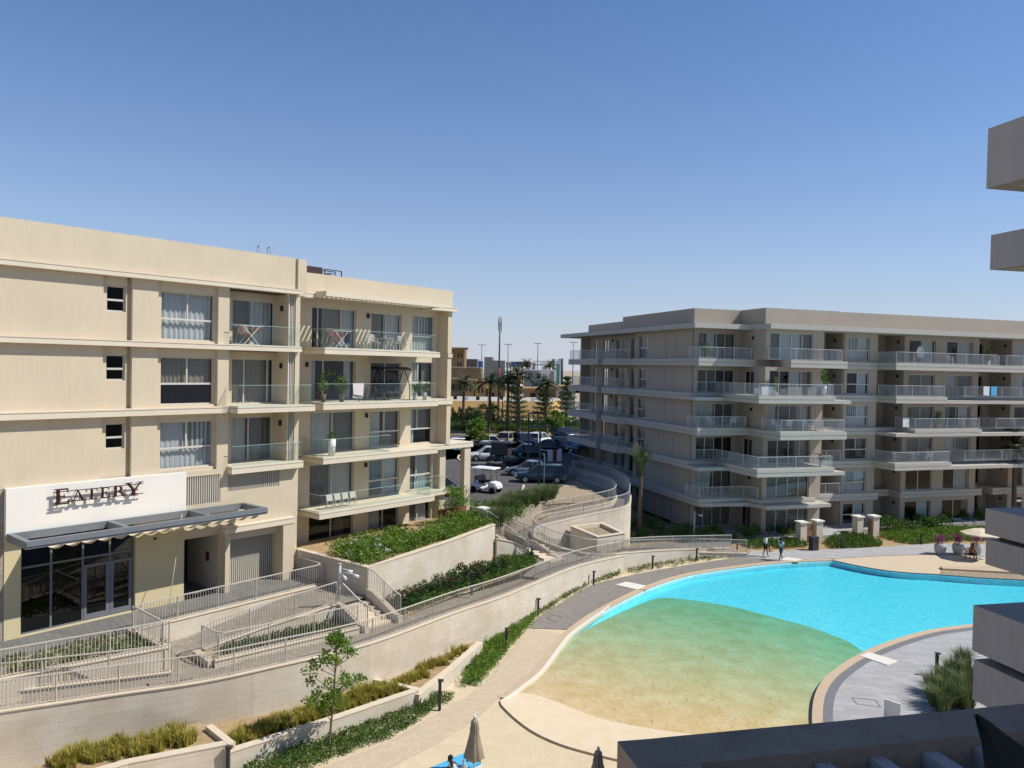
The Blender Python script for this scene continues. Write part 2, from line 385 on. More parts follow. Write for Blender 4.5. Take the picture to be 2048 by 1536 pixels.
# ------------------------------------------------------------------ railings
def resample(pts, step):
    out = [pts[0].copy()]; acc = 0.0
    tot = sum((pts[i+1]-pts[i]).length for i in range(len(pts)-1)); n = max(1, round(tot/step)); st = tot/n
    nxt = st; L = 0
    for i in range(len(pts)-1):
        d = (pts[i+1]-pts[i]).length
        while nxt <= L+d+1e-6 and len(out) < n+1:
            out.append(pts[i].lerp(pts[i+1], min(1, (nxt-L)/max(d, 1e-9)))); nxt += st
        L += d
    if len(out) < n+1: out.append(pts[-1].copy())
    return out
def railing(pts, label=None, cat='railing', group=None, parent=None, h=1.0, m=None, bar=.022, gap=.125, post=2.0, pw=.05, name='railing', rw=.055, zup=.06):
    """posts, hand rail and panels of upright bars following a line of base points"""
    m = m or M_['rail']
    root = parent
    if parent is None: root = thing(name, pts[0], label, cat, group)
    elif name != 'skip': 
        root = bpy.data.objects.new(name, None); C.objects.link(root); root.parent = parent
        if label: root['label'] = label
    up = Vector((0, 0, 1))
    t = MB(); fine = resample(pts, .5)
    for a, b in zip(fine[:-1], fine[1:]):
        e = (b-a).normalized()*.004
        t.bar(a+up*h-e, b+up*h+e, rw, .04)
    t.build('hand_rail', m, root)
    posts = []
    corners = [0]+[i for i in range(1, len(pts)-1) if (pts[i]-pts[i-1]).normalized().dot((pts[i+1]-pts[i]).normalized()) < .8]+[len(pts)-1]
    for ci in range(len(corners)-1):
        seg = pts[corners[ci]:corners[ci+1]+1]
        ps = resample(seg, post)
        for k in range(len(ps)-1):
            posts.append(ps[k])
            # panel between posts follows the line
            mb = MB()
            allp = resample(seg, gap)
            n = len(ps)-1; i0 = round(k*(len(allp)-1)/n); i1 = round((k+1)*(len(allp)-1)/n)
            for i in range(i0+1, i1):
                q = allp[i]; mb.bar(q+up*zup, q+up*(h-.02), bar)
            for i in range(i0, i1): mb.bar(allp[i]+up*zup, allp[i+1]+up*zup, .035, .025)
            mb.build('bar_panel', m, root)
        if ci == len(corners)-2: posts.append(ps[-1])
    for q in posts:
        p = MB(); p.bar(q-up*.01, q+up*(h-.021), pw); p.build('post', m, root)
    return root

# ------------------------------------------------------------------ ground levels
ZP = 4.2          # car park and everything behind
g = MB()
g.poly([Vector((x, y, -1.9)) for x, y in ((-60, -20), (90, -20), (90, 95), (-60, 95))]); 
g.build('ground', M_['sand'], kind='structure')
# upper level: starts behind the left terraces and behind the right building, runs to the horizon
UP = [LF(14.1, -.6), LF(27.2, -1.9), LF(29.3, .6), P(1090, 1000, ZP), P(1145, 955, ZP), P(1140, 936, ZP), RF(1.5, -29.5), RF(1.5, -33), RF(60, -33), Vector((3000, 60, 0)), Vector((3000, 4000, 0)), Vector((-3000, 4000, 0)), Vector((-3000, 20, 0)), LF(-8, -9), LF(14.1, -9)]
g = MB(); g.prism([Vector((p.x, p.y, 0)) for p in UP], -.7, ZP-.05, bottom=False)
g.build('desert_ground', M_['desert'], kind='structure')

# ------------------------------------------------------------------ outer retaining wall with the long railing
OW = crom(PL([(-260, 1452, 2.15), (-60, 1433, 2.16), (0, 1425.5, 2.15), (240, 1390, 2.18), (404, 1366, 2.22), (550, 1335, 2.37), (740, 1289, 2.36), (909, 1227, 2.27), (1001, 1196, 2.13), (1075, 1166, 1.84), (1158, 1133, 1.5), (1251, 1112, 1.1), (1307, 1107.7, .8), (1396, 1105.5, .48), (1495, 1107.8, .28)]), 4)
root = thing('retaining_wall', OW[8], 'long curved pale stone wall carrying the outermost walkway railing above the pool path', 'wall')
mb = MB(); mb.wall_line(OW, -.28, -.74); mb.build('stone_face', M_['stone'], root)
mb = MB()
cpo = offset_line(OW, .04); cpi = offset_line(OW, -.32); up = Vector((0, 0, .05))
mb.strip([p+up for p in cpi], [p+up for p in cpo]); mb.strip([p+up for p in cpo], [p+up*.05 for p in cpo]); mb.strip([p+up*.05 for p in cpi], [p+up for p in cpi])
mb.quad(cpo[-1]+up, cpi[-1]+up, cpi[-1], cpo[-1])
mb.build('coping', M_['coping'], root)
rl = [p+Vector((0, 0, .05)) for p in offset_line(OW, -.14)]
railing(rl[2:], 'longest white railing, on the curved outer wall from the left edge to the pool walkway', group=None)
# walkway behind it
zi = [p+Vector((0, 0, -.13)) for p in offset_line(OW, -.28)]
wi = [p+Vector((0, 0, -.13)) for p in offset_line(OW, -2.3)]
mb = MB(); mb.strip(wi, zi); 
for i in range(len(wi)-1):
    mb.quad(wi[i], wi[i+1], Vector((wi[i+1].x, wi[i+1].y, -.7)), Vector((wi[i].x, wi[i].y, -.7)))
mb.build('walkway', M_['paver'], kind='structure')

# terrace, landing and ramps in front of the left building
mb = MB(); mb.prism([LF(-8, -4), LF(14.1, -4), LF(14.1, 1.8), LF(4.5, 1.8), LF(4.3, 2.0), LF(-8, .9)], -.7, 3.0, bottom=False)
mb.build('shop_terrace', M_['terrace'], kind='structure')
land = [LF(3.2, 6.2), LF(4.6, 6.6), LF(6.6, 6.6), LF(6.6, 2.0), LF(4.2, 2.0), LF(3.2, 4.6)]
mb = MB(); mb.prism(land, -.7, 2.155, bottom=False); mb.build('ramp_landing', M_['paver'], kind='structure')
# ramp rising to the head of the first stairs
mb = MB()
A = [LF(6.6, 2.0, 2.155), LF(12.4, 2.0, 2.95), LF(12.4, 2.0, 2.95)]; B = [LF(6.6, 4.75, 2.155), LF(12.4, 5.35, 2.95), LF(12.4, 5.35, 2.95)]
mb.strip(A[:2], B[:2]); mb.poly([LF(12.4, -.3, 2.95), LF(14.35, -.3, 2.95), LF(14.35, 5.35, 2.95), LF(12.4, 5.35, 2.95)])
mb.build('ramp', M_['paver'], kind='structure')

def stone_wall(name, label, pts, th, zb, cat='wall', face='stone', cop=.05, over=.04):
    root = thing(name, pts[0], label, cat)
    m1 = MB(); m1.wall_line(pts, th, zb); m1.build('stone_face', M_[face], root)
    sgn = 1 if th > 0 else -1
    a = offset_line(pts, -over*sgn); b = offset_line(pts, th+over*sgn); u = Vector((0, 0, cop)); e = Vector((0, 0, .004))
    m2 = MB(); m2.strip([p+u for p in a], [p+u for p in b]); m2.strip([p+e for p in a], [p+u for p in a]); m2.strip([p+u for p in b], [p+e for p in b])
    m2.quad(a[0]+e, b[0]+e, b[0]+u, a[0]+u); m2.quad(a[-1]+e, a[-1]+u, b[-1]+u, b[-1]+e)
    m2.build('coping', M_['coping'], root)
    return root
# upper terrace wall (top rail)
tw = [LF(4.3, 5.1, 3.0), LF(4.3, 2.0, 3.0), LF(14.1, 2.0, 3.0), LF(14.1, -.2, 3.0)]
stone_wall('terrace_wall', 'stone wall edging the shop terrace under the highest railing', [LF(4.45, 2.0, 3.0), LF(14.1, 2.0, 3.0)], .25, 2.0)
stone_wall('terrace_return_wall', 'short stone wall stepping out beside the red flower bed at the ramp landing', [LF(4.2, 5.15, 3.0), LF(4.2, 1.9, 3.0)], .25, 2.0)
up5 = Vector((0, 0, .055))
railing([LF(4.22, 5.0)+Vector((0, 0, 3.055)), LF(4.32, 2.12)+Vector((0, 0, 3.055)), LF(13.95, 2.12)+Vector((0, 0, 3.055)), LF(13.95, -.1)+Vector((0, 0, 3.055))],
        'white railing round the edge of the shop terrace, nearest the garage grille')
# wall A (flower bed) and B (inner ramp) on the left
Aw = [P(-200, 1393, 2.82), P(0, 1356, 2.9), P(337, 1292, 3.0)]
stone_wall('flower_bed_wall', 'stone wall holding the red flower bed in front of the eatery', Aw, .25, 1.2)
railing([p+Vector((0, 0, .055)) for p in offset_line(Aw, .12)], 'white railing directly in front of the red flower bed')
Bw = [P(-200, 1402, 2.34), P(0, 1383, 2.36), P(344, 1342, 2.42)]
stone_wall('ramp_divider_wall', 'low stone kerb wall between the two parallel ramps at lower left', Bw, .22, 1.2)
railing([p+Vector((0, 0, .055)) for p in offset_line(Bw, .11)], 'middle white railing of the three parallel ones at lower left')
mb = MB(); q = [LF(-8, .9, 2.86), LF(4.3, 2.0, 2.86), Aw[2]+Vector((0, 0, -.12)), Aw[1]+Vector((0, 0, -.12)), Aw[0]+Vector((0, 0, -.12))]
mb.poly([Vector((p.x, p.y, 2.88)) for p in q]); mb.build('flower_bed_soil', M_['gravel'], kind='structure')
mb = MB(); mb.strip([Vector((p.x, p.y, 2.0)) for p in Aw], [Vector((p.x, p.y, 2.0)) for p in Bw]); mb.build('inner_ramp', M_['paver'], kind='structure')
# bed between ramp and walkway (C wall, D wall)
stone_wall('ramp_wall', 'sloping stone wall under the railing that climbs to the first stairs', [LF(6.0, 4.7, 2.42), LF(8.5, 4.95, 2.72), LF(12.15, 5.5, 3.1)], .22, 1.9, face='stone')
stone_wall('bed_front_wall', 'low stone kerb in front of the dark green bed beside the first stairs', [LF(5.7, 6.2, 2.42), LF(12.0, 7.4, 2.48)], .22, 1.7)
stone_wall('bed_end_wall', 'short low kerb closing the dark green bed at the ramp landing', [LF(5.7, 6.2, 2.40), LF(5.85, 4.7, 2.40)], -.22, 1.7)
railing([LF(12.15, 5.62, 3.16), LF(8.5, 5.07, 2.78), LF(5.95, 4.8, 2.48), LF(5.85, 6.33, 2.48), LF(11.9, 7.5, 2.54)], 'white railing enclosing the dark green bed between ramp and walkway')
mb = MB(); mb.poly([LF(5.9, 4.9, 2.36), LF(12.1, 5.7, 2.36), LF(12.0, 7.35, 2.36), LF(5.9, 6.2, 2.36)]); mb.build('green_bed_soil', M_['soil'], kind='structure')
# first stairs: descend towards the walkway
def stairs(label, O, du, dn, width, n, rise, tread, zt, group='stone stairs'):
    root = thing('stairs', Vector((O.x, O.y, zt)), label, 'stairs')
    for k in range(n):
        m1 = MB(); a = O+du*(tread*k); z1 = zt-rise*(k+1)
        f = [a, a+dn*width, a+dn*width+du*(tread+.03), a+du*(tread+.03)]
        m1.prism([Vector((p.x, p.y, 0)) for p in f], z1-rise*1.0, z1, bottom=False)
        m1.build('step', M_['coping'], root)
    return root
stairs('stone stairs going down beside the tall planter wall to the walkway', LF(12.42, 5.35), LF.n, LF.u, 1.75, 5, .132, .40, 2.96)
def stringer(label, top, th, zb, railh=1.0, name='stair_side_wall'):
    root = stone_wall(name, label, top, th, zb, cop=.04, over=.0)
    railing([p+Vector((0, 0, .045)) for p in offset_line(top, th/2)], None, parent=root, gap=.13, post=1.6)
    return root
stringer('left side wall of the first stairs with sloping railing', [LF(12.16, 5.5, 3.1), LF(12.16, 5.95, 3.08), LF(12.16, 7.3, 2.5), LF(12.16, 7.75, 2.45)], -.26, 1.9)
stringer('right side wall of the first stairs, against the tall planter wall', [LF(14.2, 5.3, 3.3), LF(14.2, 5.75, 3.26), LF(14.2, 7.35, 2.55), LF(14.2, 7.7, 2.45)], -.26, 1.9)
# tall planter wall
pw = [LF(14.1, -.4, 4.35), LF(14.32, 5.25, 4.35), LF(17.4, 4.75, 4.35), LF(21.5, 4.1, 4.38), LF(26.5, 3.0, 4.42)]
stone_wall('planter_wall', 'tall pale stone planter wall with a green hedge along its top', [p.copy() for p in pw], .0+.25 if False else -.25, 1.6)
mb = MB(); mb.prism([LF(14.4, -2.0), LF(14.5, 5.0), LF(17.4, 4.55), LF(21.5, 3.9), LF(26.4, 2.8), LF(27.5, -1.0), LF(27.2, -2.0)], 2.5, 4.2, bottom=False)
mb.build('hedge_soil', M_['soil'], kind='structure')
stone_wall('lower_planter_wall', 'plain stone wall stepping down from the tall planter to the second stairs', [LF(26.5, 3.0, 3.55), LF(27.7, 3.35, 3.2), LF(28.6, 3.75, 2.75)], .25, 1.6)
# flower bed with red flowers right of the stairs
bed = [LF(14.46, 5.3), LF(14.46, 7.35), LF(16, 7.05), LF(19, 6.65), LF(23, 6.4), LF(26, 6.1), LF(28.3, 5.3), LF(28.6, 3.9), LF(26.5, 3.1), LF(21.5, 4.2)]
mb = MB(); mb.poly([Vector((p.x, p.y, 2.24-.012*max(0, i-3) if False else 2.2)) for i, p in enumerate(bed)]); mb.build('red_flower_bed_soil', M_['soil'], kind='structure')
# pavement right of it, second stairs and their walls
mb = MB(); mb.poly([P(1030, 1150, 1.86), P(1090, 1158, 1.78), P(1170, 1124, 1.38), P(1240, 1104, 1.12), P(1460, 1098, .40), P(1460, 1083, .40), P(1300, 1088, 1.0), P(1245, 1097, 1.35), P(1175, 1104, 1.70), P(1110, 1103, 1.95), P(1060, 1116, 2.0)])
mb.build('lower_walkway', M_['paver_grey'], kind='structure')

# curved double-railed ramp descending from the car park
E1 = PL([(1140, 956, 3.85), (1190, 967, 3.75), (1228, 985, 3.6), (1232, 1000, 3.45), (1200, 1011, 3.35), (1100, 1029, 3.1), (1040, 1043, 2.95), (1019, 1056, 2.85), (1024, 1070, 2.7), (1050, 1085, 2.5), (1075, 1096, 2.35), (1095, 1106, 2.1), (1118, 1112, 1.95)])
E2 = PL([(1146, 941, 3.85), (1215, 955, 3.75), (1255, 975, 3.6), (1262, 1000, 3.45), (1250, 1015, 3.3), (1180, 1030, 3.1), (1110, 1046, 2.95), (1073, 1057, 2.8), (1070, 1070, 2.6), (1085, 1081, 2.4), (1120, 1095, 2.1), (1150, 1102, 1.9), (1170, 1107, 1.75), (1200, 1109, 1.5), (1245, 1106, 1.3), (1330, 1100, .95), (1460, 1096, .5)])
E1c = crom(E1, 6); E2c = crom(E2, 6)
ra = thing('curved_ramp_wall', E1[4], 'outer stone wall of the S-shaped ramp curving down from the car park', 'wall')
mb = MB(); mb.wall_line(E1c, .22, -.7); mb.build('stone_face', M_['stone'], ra)
mb = MB(); mb.strip([p+up5 for p in offset_line(E1c, -.03)], [p+up5 for p in offset_line(E1c, .25)]); mb.strip([p+up5*.05 for p in offset_line(E1c, -.03)], [p+up5 for p in offset_line(E1c, -.03)]); mb.strip([p+up5 for p in offset_line(E1c, .25)], [p+up5*.05 for p in offset_line(E1c, .25)]); mb.build('coping', M_['coping'], ra)
railing([p+up5 for p in offset_line(E1c, .11)], 'upper white railing of the S-shaped ramp, next to the tall grasses')
ra = thing('curved_ramp_wall', E2[4], 'inner stone wall of the S-shaped ramp, ending at the long low wall by the pool', 'wall')
mb = MB(); mb.wall_line(E2c, .22, -.7); mb.build('stone_face', M_['stone'], ra)
mb = MB(); mb.strip([p+up5 for p in offset_line(E2c, -.03)], [p+up5 for p in offset_line(E2c, .25)]); mb.strip([p+up5*.05 for p in offset_line(E2c, -.03)], [p+up5 for p in offset_line(E2c, -.03)]); mb.strip([p+up5 for p in offset_line(E2c, .25)], [p+up5*.05 for p in offset_line(E2c, .25)]); mb.build('coping', M_['coping'], ra)
railing([p+up5 for p in offset_line(E2c, .11)], 'lower white railing of the S-shaped ramp, wrapping the stone tank planter')
mb = MB(); n = 60
a = resample(E1c, sum((E1c[i+1]-E1c[i]).length for i in range(len(E1c)-1))/n)
E2s = crom(E2[:12], 6); b = resample(E2s, sum((E2s[i+1]-E2s[i]).length for i in range(len(E2s)-1))/n)
k = min(len(a), len(b)); dz = Vector((0, 0, -.28))
mb.strip([p+dz for p in b[:k]], [p+dz for p in a[:k]]); mb.build('curved_ramp', M_['paver_grey'], kind='structure')
# bank between car park and ramp
bk = MB()
top = PL([(990, 1030, ZP), (1040, 1005, ZP), (1100, 980, ZP), (1150, 960, ZP)]); bot = [E1c[38]+Vector((0, 0, -.1)), E1c[30]+Vector((0, 0, -.1)), E1c[20]+Vector((0, 0, -.1)), E1c[2]+Vector((0, 0, -.1))]
top = [p+Vector((0, 0, -.06)) for p in top]
bk.strip(top, bot); bk.poly([top[0], bot[0], P(1012, 1075, 2.7), LF(27.6, 3.2, 3.2), LF(27.6, -1, 4.0)])
bk.build('planted_bank', M_['gravel'], kind='structure')
# second stairs with their side walls
s2o = P(1036, 1078, 2.75)
d2 = (P(1098, 1121, 1.75)-P(1050, 1085, 2.6)); d2.z = 0; L2 = d2.length; d2.normalize(); n2 = Vector((-d2.y, d2.x, 0))
stairs('second flight of stone stairs, below the S-shaped ramp', P(1048, 1093, 2.5), d2, n2, 1.7, 5, .14, .42, 2.55)
stringer('left side wall of the second stairs with sloping railing', [P(985, 1066, 3.55), P(1025, 1090, 2.95), P(1033, 1098, 2.75), P(1056, 1118, 2.05)], .2, 1.2)
stringer('right side wall of the second stairs ending in a rounded stone pier', [P(1012, 1060, 3.1), P(1050, 1078, 2.9), P(1072, 1084, 2.75), P(1098, 1106, 2.1), P(1120, 1108, 1.98)], .2, 1.0)
# stair rail from the terrace behind the hedge
railing([P(943, 1045, 4.25), P(975, 1052, 4.2), P(998, 1068, 3.6)], 'white railing descending behind the column of the left building')

# ------------------------------------------------------------------ stone tank planter
T = [P(1141, 1053, 2.55), P(1195, 1075, 2.55), P(1250, 1067, 2.55), P(1205, 1046, 2.55)]
root = thing('stone_planter_tank', Vector((T[1].x, T[1].y, 0)), 'square stone tank planter with dry plants, standing inside the curve of the ramp', 'planter')
mb = MB(); mb.prism(T, 0.2, 2.5, top=False); mb.build('walls', M_['stone'], root)
inn = offset_poly(T, .28); A4 = sum(T[i-1].x*T[i].y-T[i].x*T[i-1].y for i in range(4)); T4 = T if A4 > 0 else T[::-1]
mb = MB(); out4 = offset_poly(T, -.05)
for i in range(4):
    j = (i+1) % 4; z = Vector((0, 0, .06)); 
    mb.quad(out4[i]+z, out4[j]+z, inn[j]+z, inn[i]+z); mb.quad(out4[i], out4[j], out4[j]+z, out4[i]+z); mb.quad(inn[j]+z, inn[j]-z*5, inn[i]-z*5, inn[i]+z)
mb.build('coping', M_['coping'], root)
mb = MB(); mb.poly([p-Vector((0, 0, .2)) for p in inn]); mb.build('soil', M_['gravel'], root)

# ------------------------------------------------------------------ pool
far = [(1666, 1120.5), (1580, 1124), (1495, 1132.5), (1385, 1149), (1300, 1175.5), (1205, 1223), (1150, 1261.6), (1123, 1289), (1103.7, 1316), (1079, 1346), (1041, 1376.5), (1013, 1398)]
farE = [(1714, 1131), (1767.6, 1140.3), (1821, 1145.7), (1879, 1149), (1955, 1155), (2048, 1160), (2200, 1168)]
near = [(2200, 1222), (2050, 1234), (1939, 1248.6), (1862.6, 1259), (1800, 1275), (1738, 1298), (1688.6, 1325), (1651, 1354), (1630.6, 1387), (1624, 1430), (1628, 1480), (1640, 1560)]
ZW = -.10
cf = crom(PL(far), 6); cfe = crom(PL([far[0]]+farE), 5); cn = crom(PL(near), 6)
# beach: from lip end round the front
shore = PL([(998, 1402), (1002, 1408), (1028, 1434), (1069, 1464), (1124, 1488.6), (1192, 1508), (1260, 1524), (1400, 1560), (1640, 1600)])
shc = crom(shore, 4)
def ring(pts, w0, w1, z0, z1, name, m, **kw):
    a = offset_line(pts, w0); b = offset_line(pts, w1)
    q = MB(); q.strip([Vector((p.x, p.y, z1)) for p in a], [Vector((p.x, p.y, z1)) for p in b])
    q.strip([Vector((p.x, p.y, z0)) for p in a], [Vector((p.x, p.y, z1)) for p in a]); q.strip([Vector((p.x, p.y, z1)) for p in b], [Vector((p.x, p.y, z0)) for p in b])
    return q.build(name, m, **kw)
# travel along cf goes leftwards (water on the left): land is to the right
ring(cf, .0, .45, -1.6, .012, 'pool_coping', M_['pool_coping'], kind='structure')
ring(cfe, -.0, -.06, -1.6, .012, 'pool_edge', M_['band'], kind='structure')
ring(cn, .0, -.42, -1.6, .012, 'pool_coping', M_['pool_coping'], kind='structure')
# pool floor, shelf, beach
def rs(pts, n): return resample(pts, sum((pts[i+1]-pts[i]).length for i in range(len(pts)-1))/n)
NS = 40
K0 = rs(crom(PL([(1000, 1400), (1002, 1408), (1028, 1434), (1069, 1464), (1124, 1488.6), (1192, 1508), (1260, 1524), (1400, 1560), (1640, 1600), (1800, 1600)], .06), 4), NS)
K1 = rs(crom(PL([(1016, 1392), (1055, 1386), (1110, 1402), (1192, 1434), (1260, 1450), (1366, 1466), (1640, 1500), (1800, 1500)], -.1), 4), NS)
K2 = rs(crom(PL([(1300, 1190), (1336.6, 1185), (1448, 1198.7), (1531, 1219), (1614, 1240), (1655.5, 1254.6), (1697, 1271), (1738, 1298), (1800, 1340), (1900, 1400)], -.1), 4), NS)
mb = MB(); rows = []
nseg = 14
for j in range(nseg+1):
    t = j/nseg; row = []
    for i in range(NS+1):
        s = i/NS; p = K1[i].lerp(K2[i], t)
        bul = math.sin(math.pi*t)*max(0, 1-s*5)
        p = p + Vector((-.85, .45, 0))*bul
        row.append(Vector((p.x, p.y, -.1-.35*(t**1.25))))
    rows.append(row)
allr = [[p.copy() for p in K0]] + [[Vector((a.x*.5+b.x*.5, a.y*.5+b.y*.5, -.02)) for a, b in zip(K0, K1)]] + rows
n0 = len(mb.v); W = NS+1
allr2 = allr; allr = rows
for r in allr: mb.v += r
for j in range(len(allr)-1):
    for i in range(NS):
        a = j*W+i; mb.f.append((a, a+1, a+1+W, a+W)); mb.uv.append([(0, 0)]*4); mb.sm.append(True)
M_['shelf'] = mat('beach_entry_concrete', (.78, .62, .36), .85, .12, .9, .2, coords='World', bump=.7, bscale=4, col2=(.64, .45, .20))
mb.build('pool_beach_entry', M_['shelf'], kind='structure')
mb = MB(); n0 = 0; ap = [allr2[0], allr2[1], rows[0]]
for r in ap: mb.v += [p.copy() for p in r]
for j in range(2):
    for i in range(NS): a = j*W+i; mb.f.append((a, a+1, a+1+W, a+W)); mb.uv.append([(0, 0)]*4); mb.sm.append(True)
M_['apron'] = mat('pale_beach_concrete', (.70, .60, .44), .9, .12, 1.2, .2, coords='World', bump=.3, bscale=6, col2=(.66, .52, .34))
mb.build('beach_apron', M_['apron'], kind='structure')
mb = MB(); mb.strip([Vector((p.x, p.y, .06)) for p in K0], [Vector((p.x, p.y, -.3)) for p in K0]); e = rows[-1]
mb.strip(e, [Vector((p.x, p.y, -.52)) for p in e]); mb.strip([r[0] for r in rows], [Vector((r[0].x, r[0].y, -1.6)) for r in rows])
mb.build('beach_entry_edge', M_['pool_coping'], kind='structure')
M_['tile'] = brickmat('ripple_tinted_mosaic', (.58, .90, .96), (.78, .97, 1.0), (.85, .98, 1.0), .14, .14, .012, coords='World', var=.5, vscale=3.4, bump=.1, stain=(.42, .80, .93))  # noise mottling puts rippled light on the pool floor into the tile colour
mb = MB(); WP = [*cfe, *cn[0:], *[Vector((p.x, p.y, 0)) for p in reversed(K0)], *list(reversed(cf))[1:]]
wp = WP
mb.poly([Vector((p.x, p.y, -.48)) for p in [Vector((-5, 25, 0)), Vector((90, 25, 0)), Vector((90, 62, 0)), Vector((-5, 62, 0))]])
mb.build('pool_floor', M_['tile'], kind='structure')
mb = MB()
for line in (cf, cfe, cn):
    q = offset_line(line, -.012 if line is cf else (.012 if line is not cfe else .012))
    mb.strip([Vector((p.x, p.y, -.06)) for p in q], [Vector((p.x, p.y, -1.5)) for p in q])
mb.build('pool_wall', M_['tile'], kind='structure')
# white lip round the shallow end
lp = crom(PL([(1218, 1212), (1150, 1259), (1123, 1287), (1103.7, 1313), (1079, 1344), (1041, 1374.5), (1005, 1400)], 0), 5)
mb = MB(); a = offset_line(lp, -.10); b = offset_line(lp, .02); mb.strip([p+Vector((0, 0, .02)) for p in a], [p+Vector((0, 0, .02)) for p in b]); mb.strip([Vector((p.x, p.y, -.3)) for p in a], [p+Vector((0, 0, .02)) for p in a])
mb.build('pool_lip', M_['white_lip'], kind='structure')
# the water: a closed body with a rippled, mirroring skin that soaks up red light
wm = bpy.data.materials.new('pool_water'); wm.use_nodes = True
t = wm.node_tree; N = t.nodes; L = t.links; N.remove(N['Principled BSDF']); o = N['Material Output']
tr = N.new('ShaderNodeBsdfTransparent'); gl = N.new('ShaderNodeBsdfGlossy'); gl.inputs['Roughness'].default_value = .10
fr = N.new('ShaderNodeFresnel'); fr.inputs[0].default_value = 1.33
g_ = N.new('ShaderNodeNewGeometry'); no = N.new('ShaderNodeTexNoise'); no.inputs['Scale'].default_value = 3.4; no.inputs['Detail'].default_value = 5; no.inputs['Distortion'].default_value = .6
L.new(g_.outputs['Position'], no.inputs['Vector'])
bp = N.new('ShaderNodeBump'); bp.inputs['Strength'].default_value = .5; bp.inputs['Distance'].default_value = .06; L.new(no.outputs['Fac'], bp.inputs['Height'])
L.new(bp.outputs[0], gl.inputs['Normal']); L.new(bp.outputs[0], fr.inputs['Normal'])
ms = N.new('ShaderNodeMixShader'); L.new(fr.outputs[0], ms.inputs[0]); L.new(tr.outputs[0], ms.inputs[1]); L.new(gl.outputs[0], ms.inputs[2]); L.new(ms.outputs[0], o.inputs[0])
va = N.new('ShaderNodeVolumeAbsorption'); va.inputs['Color'].default_value = (.0, .90, .985, 1); va.inputs['Density'].default_value = .94
L.new(va.outputs[0], o.inputs['Volume'])
mb = MB(); mb.prism([Vector((p.x, p.y, 0)) for p in WP], -.74, ZW)
mb.build('pool_water', wm, kind='structure')

# ------------------------------------------------------------------ decks and paths at pool level
cfo = offset_line(cf, .4); cfeo = offset_line(cfe, -.04)
mb = MB()
G1 = [Vector((p.x, p.y, -.03)) for p in OW] + [Vector((p.x, p.y, -.03)) for p in cfo] + [Vector((p.x, p.y, -.03)) for p in K0[1:]] + [Vector((13, -15, -.03)), Vector((-60, -15, -.03))]
mb.poly(G1); mb.build('sand', M_['sand'], kind='structure')
mb = MB()
e = [P(1495, 1108, -.03)]
mb.poly([Vector((p.x, p.y, -.03)) for p in ([OW[-1]] + [cfo[0]] + cfeo + [Vector((95, 52, 0)), Vector((95, 90, 0)), Vector((-5, 90, 0)), Vector((-5, 62, 0))])])
mb.build('garden_soil', M_['soil'], kind='structure')
def slab(name, pts, z, m, thick=.25):
    mb = MB(); mb.prism([Vector((p.x, p.y, 0)) for p in pts], z-thick, z, bottom=False); return mb.build(name, m, kind='structure')
def C2(pts, n=4, z=0.0): return crom(PL(pts, z), n)
# dark grey herringbone path along the pool
inner = offset_line(crom(PL([(1666, 1120.5), (1580, 1124), (1495, 1132.5), (1385, 1149), (1300, 1175.5), (1205, 1223), (1150, 1261.6)]), 5), .44)
slab('pool_path', list(inner)+C2([(1057, 1256), (1079, 1233), (1123, 1205), (1188, 1169), (1300, 1143), (1425, 1122), (1500, 1112), (1530, 1104)])+[P(1560, 1102)], .006, M_['paver_grey'])
# flagstone path
fl = C2([(1128, 1268), (1108, 1290), (1085, 1322), (1058, 1350), (1020, 1380), (990, 1404)]) + C2([(969, 1424), (943, 1446), (861, 1494), (774, 1540), (600, 1640)]) + C2([(440, 1640), (560, 1570), (700, 1513), (782, 1479), (927, 1395.6), (973, 1360), (998, 1330), (1057, 1256)])
slab('flagstone_path', fl, .0, M_['flag'])
# light grey walkway at the far side
slab('far_walkway', [P(1495, 1115)]+[P(x, y) for x, y in ((1560, 1120), (1600, 1118.5), (1671, 1117))]+C2([(1741, 1112.5), (1850, 1109), (1960, 1112), (2100, 1120)])+C2([(2150, 1094), (1941, 1088), (1848, 1088.5), (1741, 1095), (1618, 1100), (1500, 1102)]), .012, M_['paver_light'])
slab('beige_deck', offset_line(crom(PL([(1666, 1120.5)]+farE), 5), -.07)+C2([(2200, 1130), (2100, 1121), (1960, 1113), (1850, 1110), (1741, 1113.5), (1671, 1118)]), .002, M_['plaster_deck'])
# low plinth and grey shingle at the far right of the deck
slab('deck_step', PL([(1880, 1136), (1990, 1136), (2060, 1142), (2060, 1150), (1885, 1141)]), .16, M_['pool_coping'])
slab('shingle', PL([(1879, 1148.5), (1882, 1142), (2060, 1150), (2100, 1162), (1955, 1154.6)]), .010, M_['gravel'])
# light grey deck on the near side with a dark stone band
cno = offset_line(cn, -.40)
slab('near_deck', list(cno)+[Vector((10.5, 22, 0)), Vector((60, 5, 0)), Vector((90, 45, 0))], -.004, M_['paver_light'])
ring(cn, -.42, -.82, -.1, .004, 'dark_band', M_['band'], kind='structure')
for i, pts in enumerate((((1232, 1170), (1253, 1164), (1292, 1172), (1275, 1180)), ((1719, 1312), (1739, 1305), (1796, 1323), (1775, 1331)), ((1555, 1120), (1575, 1115), (1605, 1119), (1590, 1122.5)))):
    slab('stone_panel', PL(pts), .03, M_['white_lip'], .05)
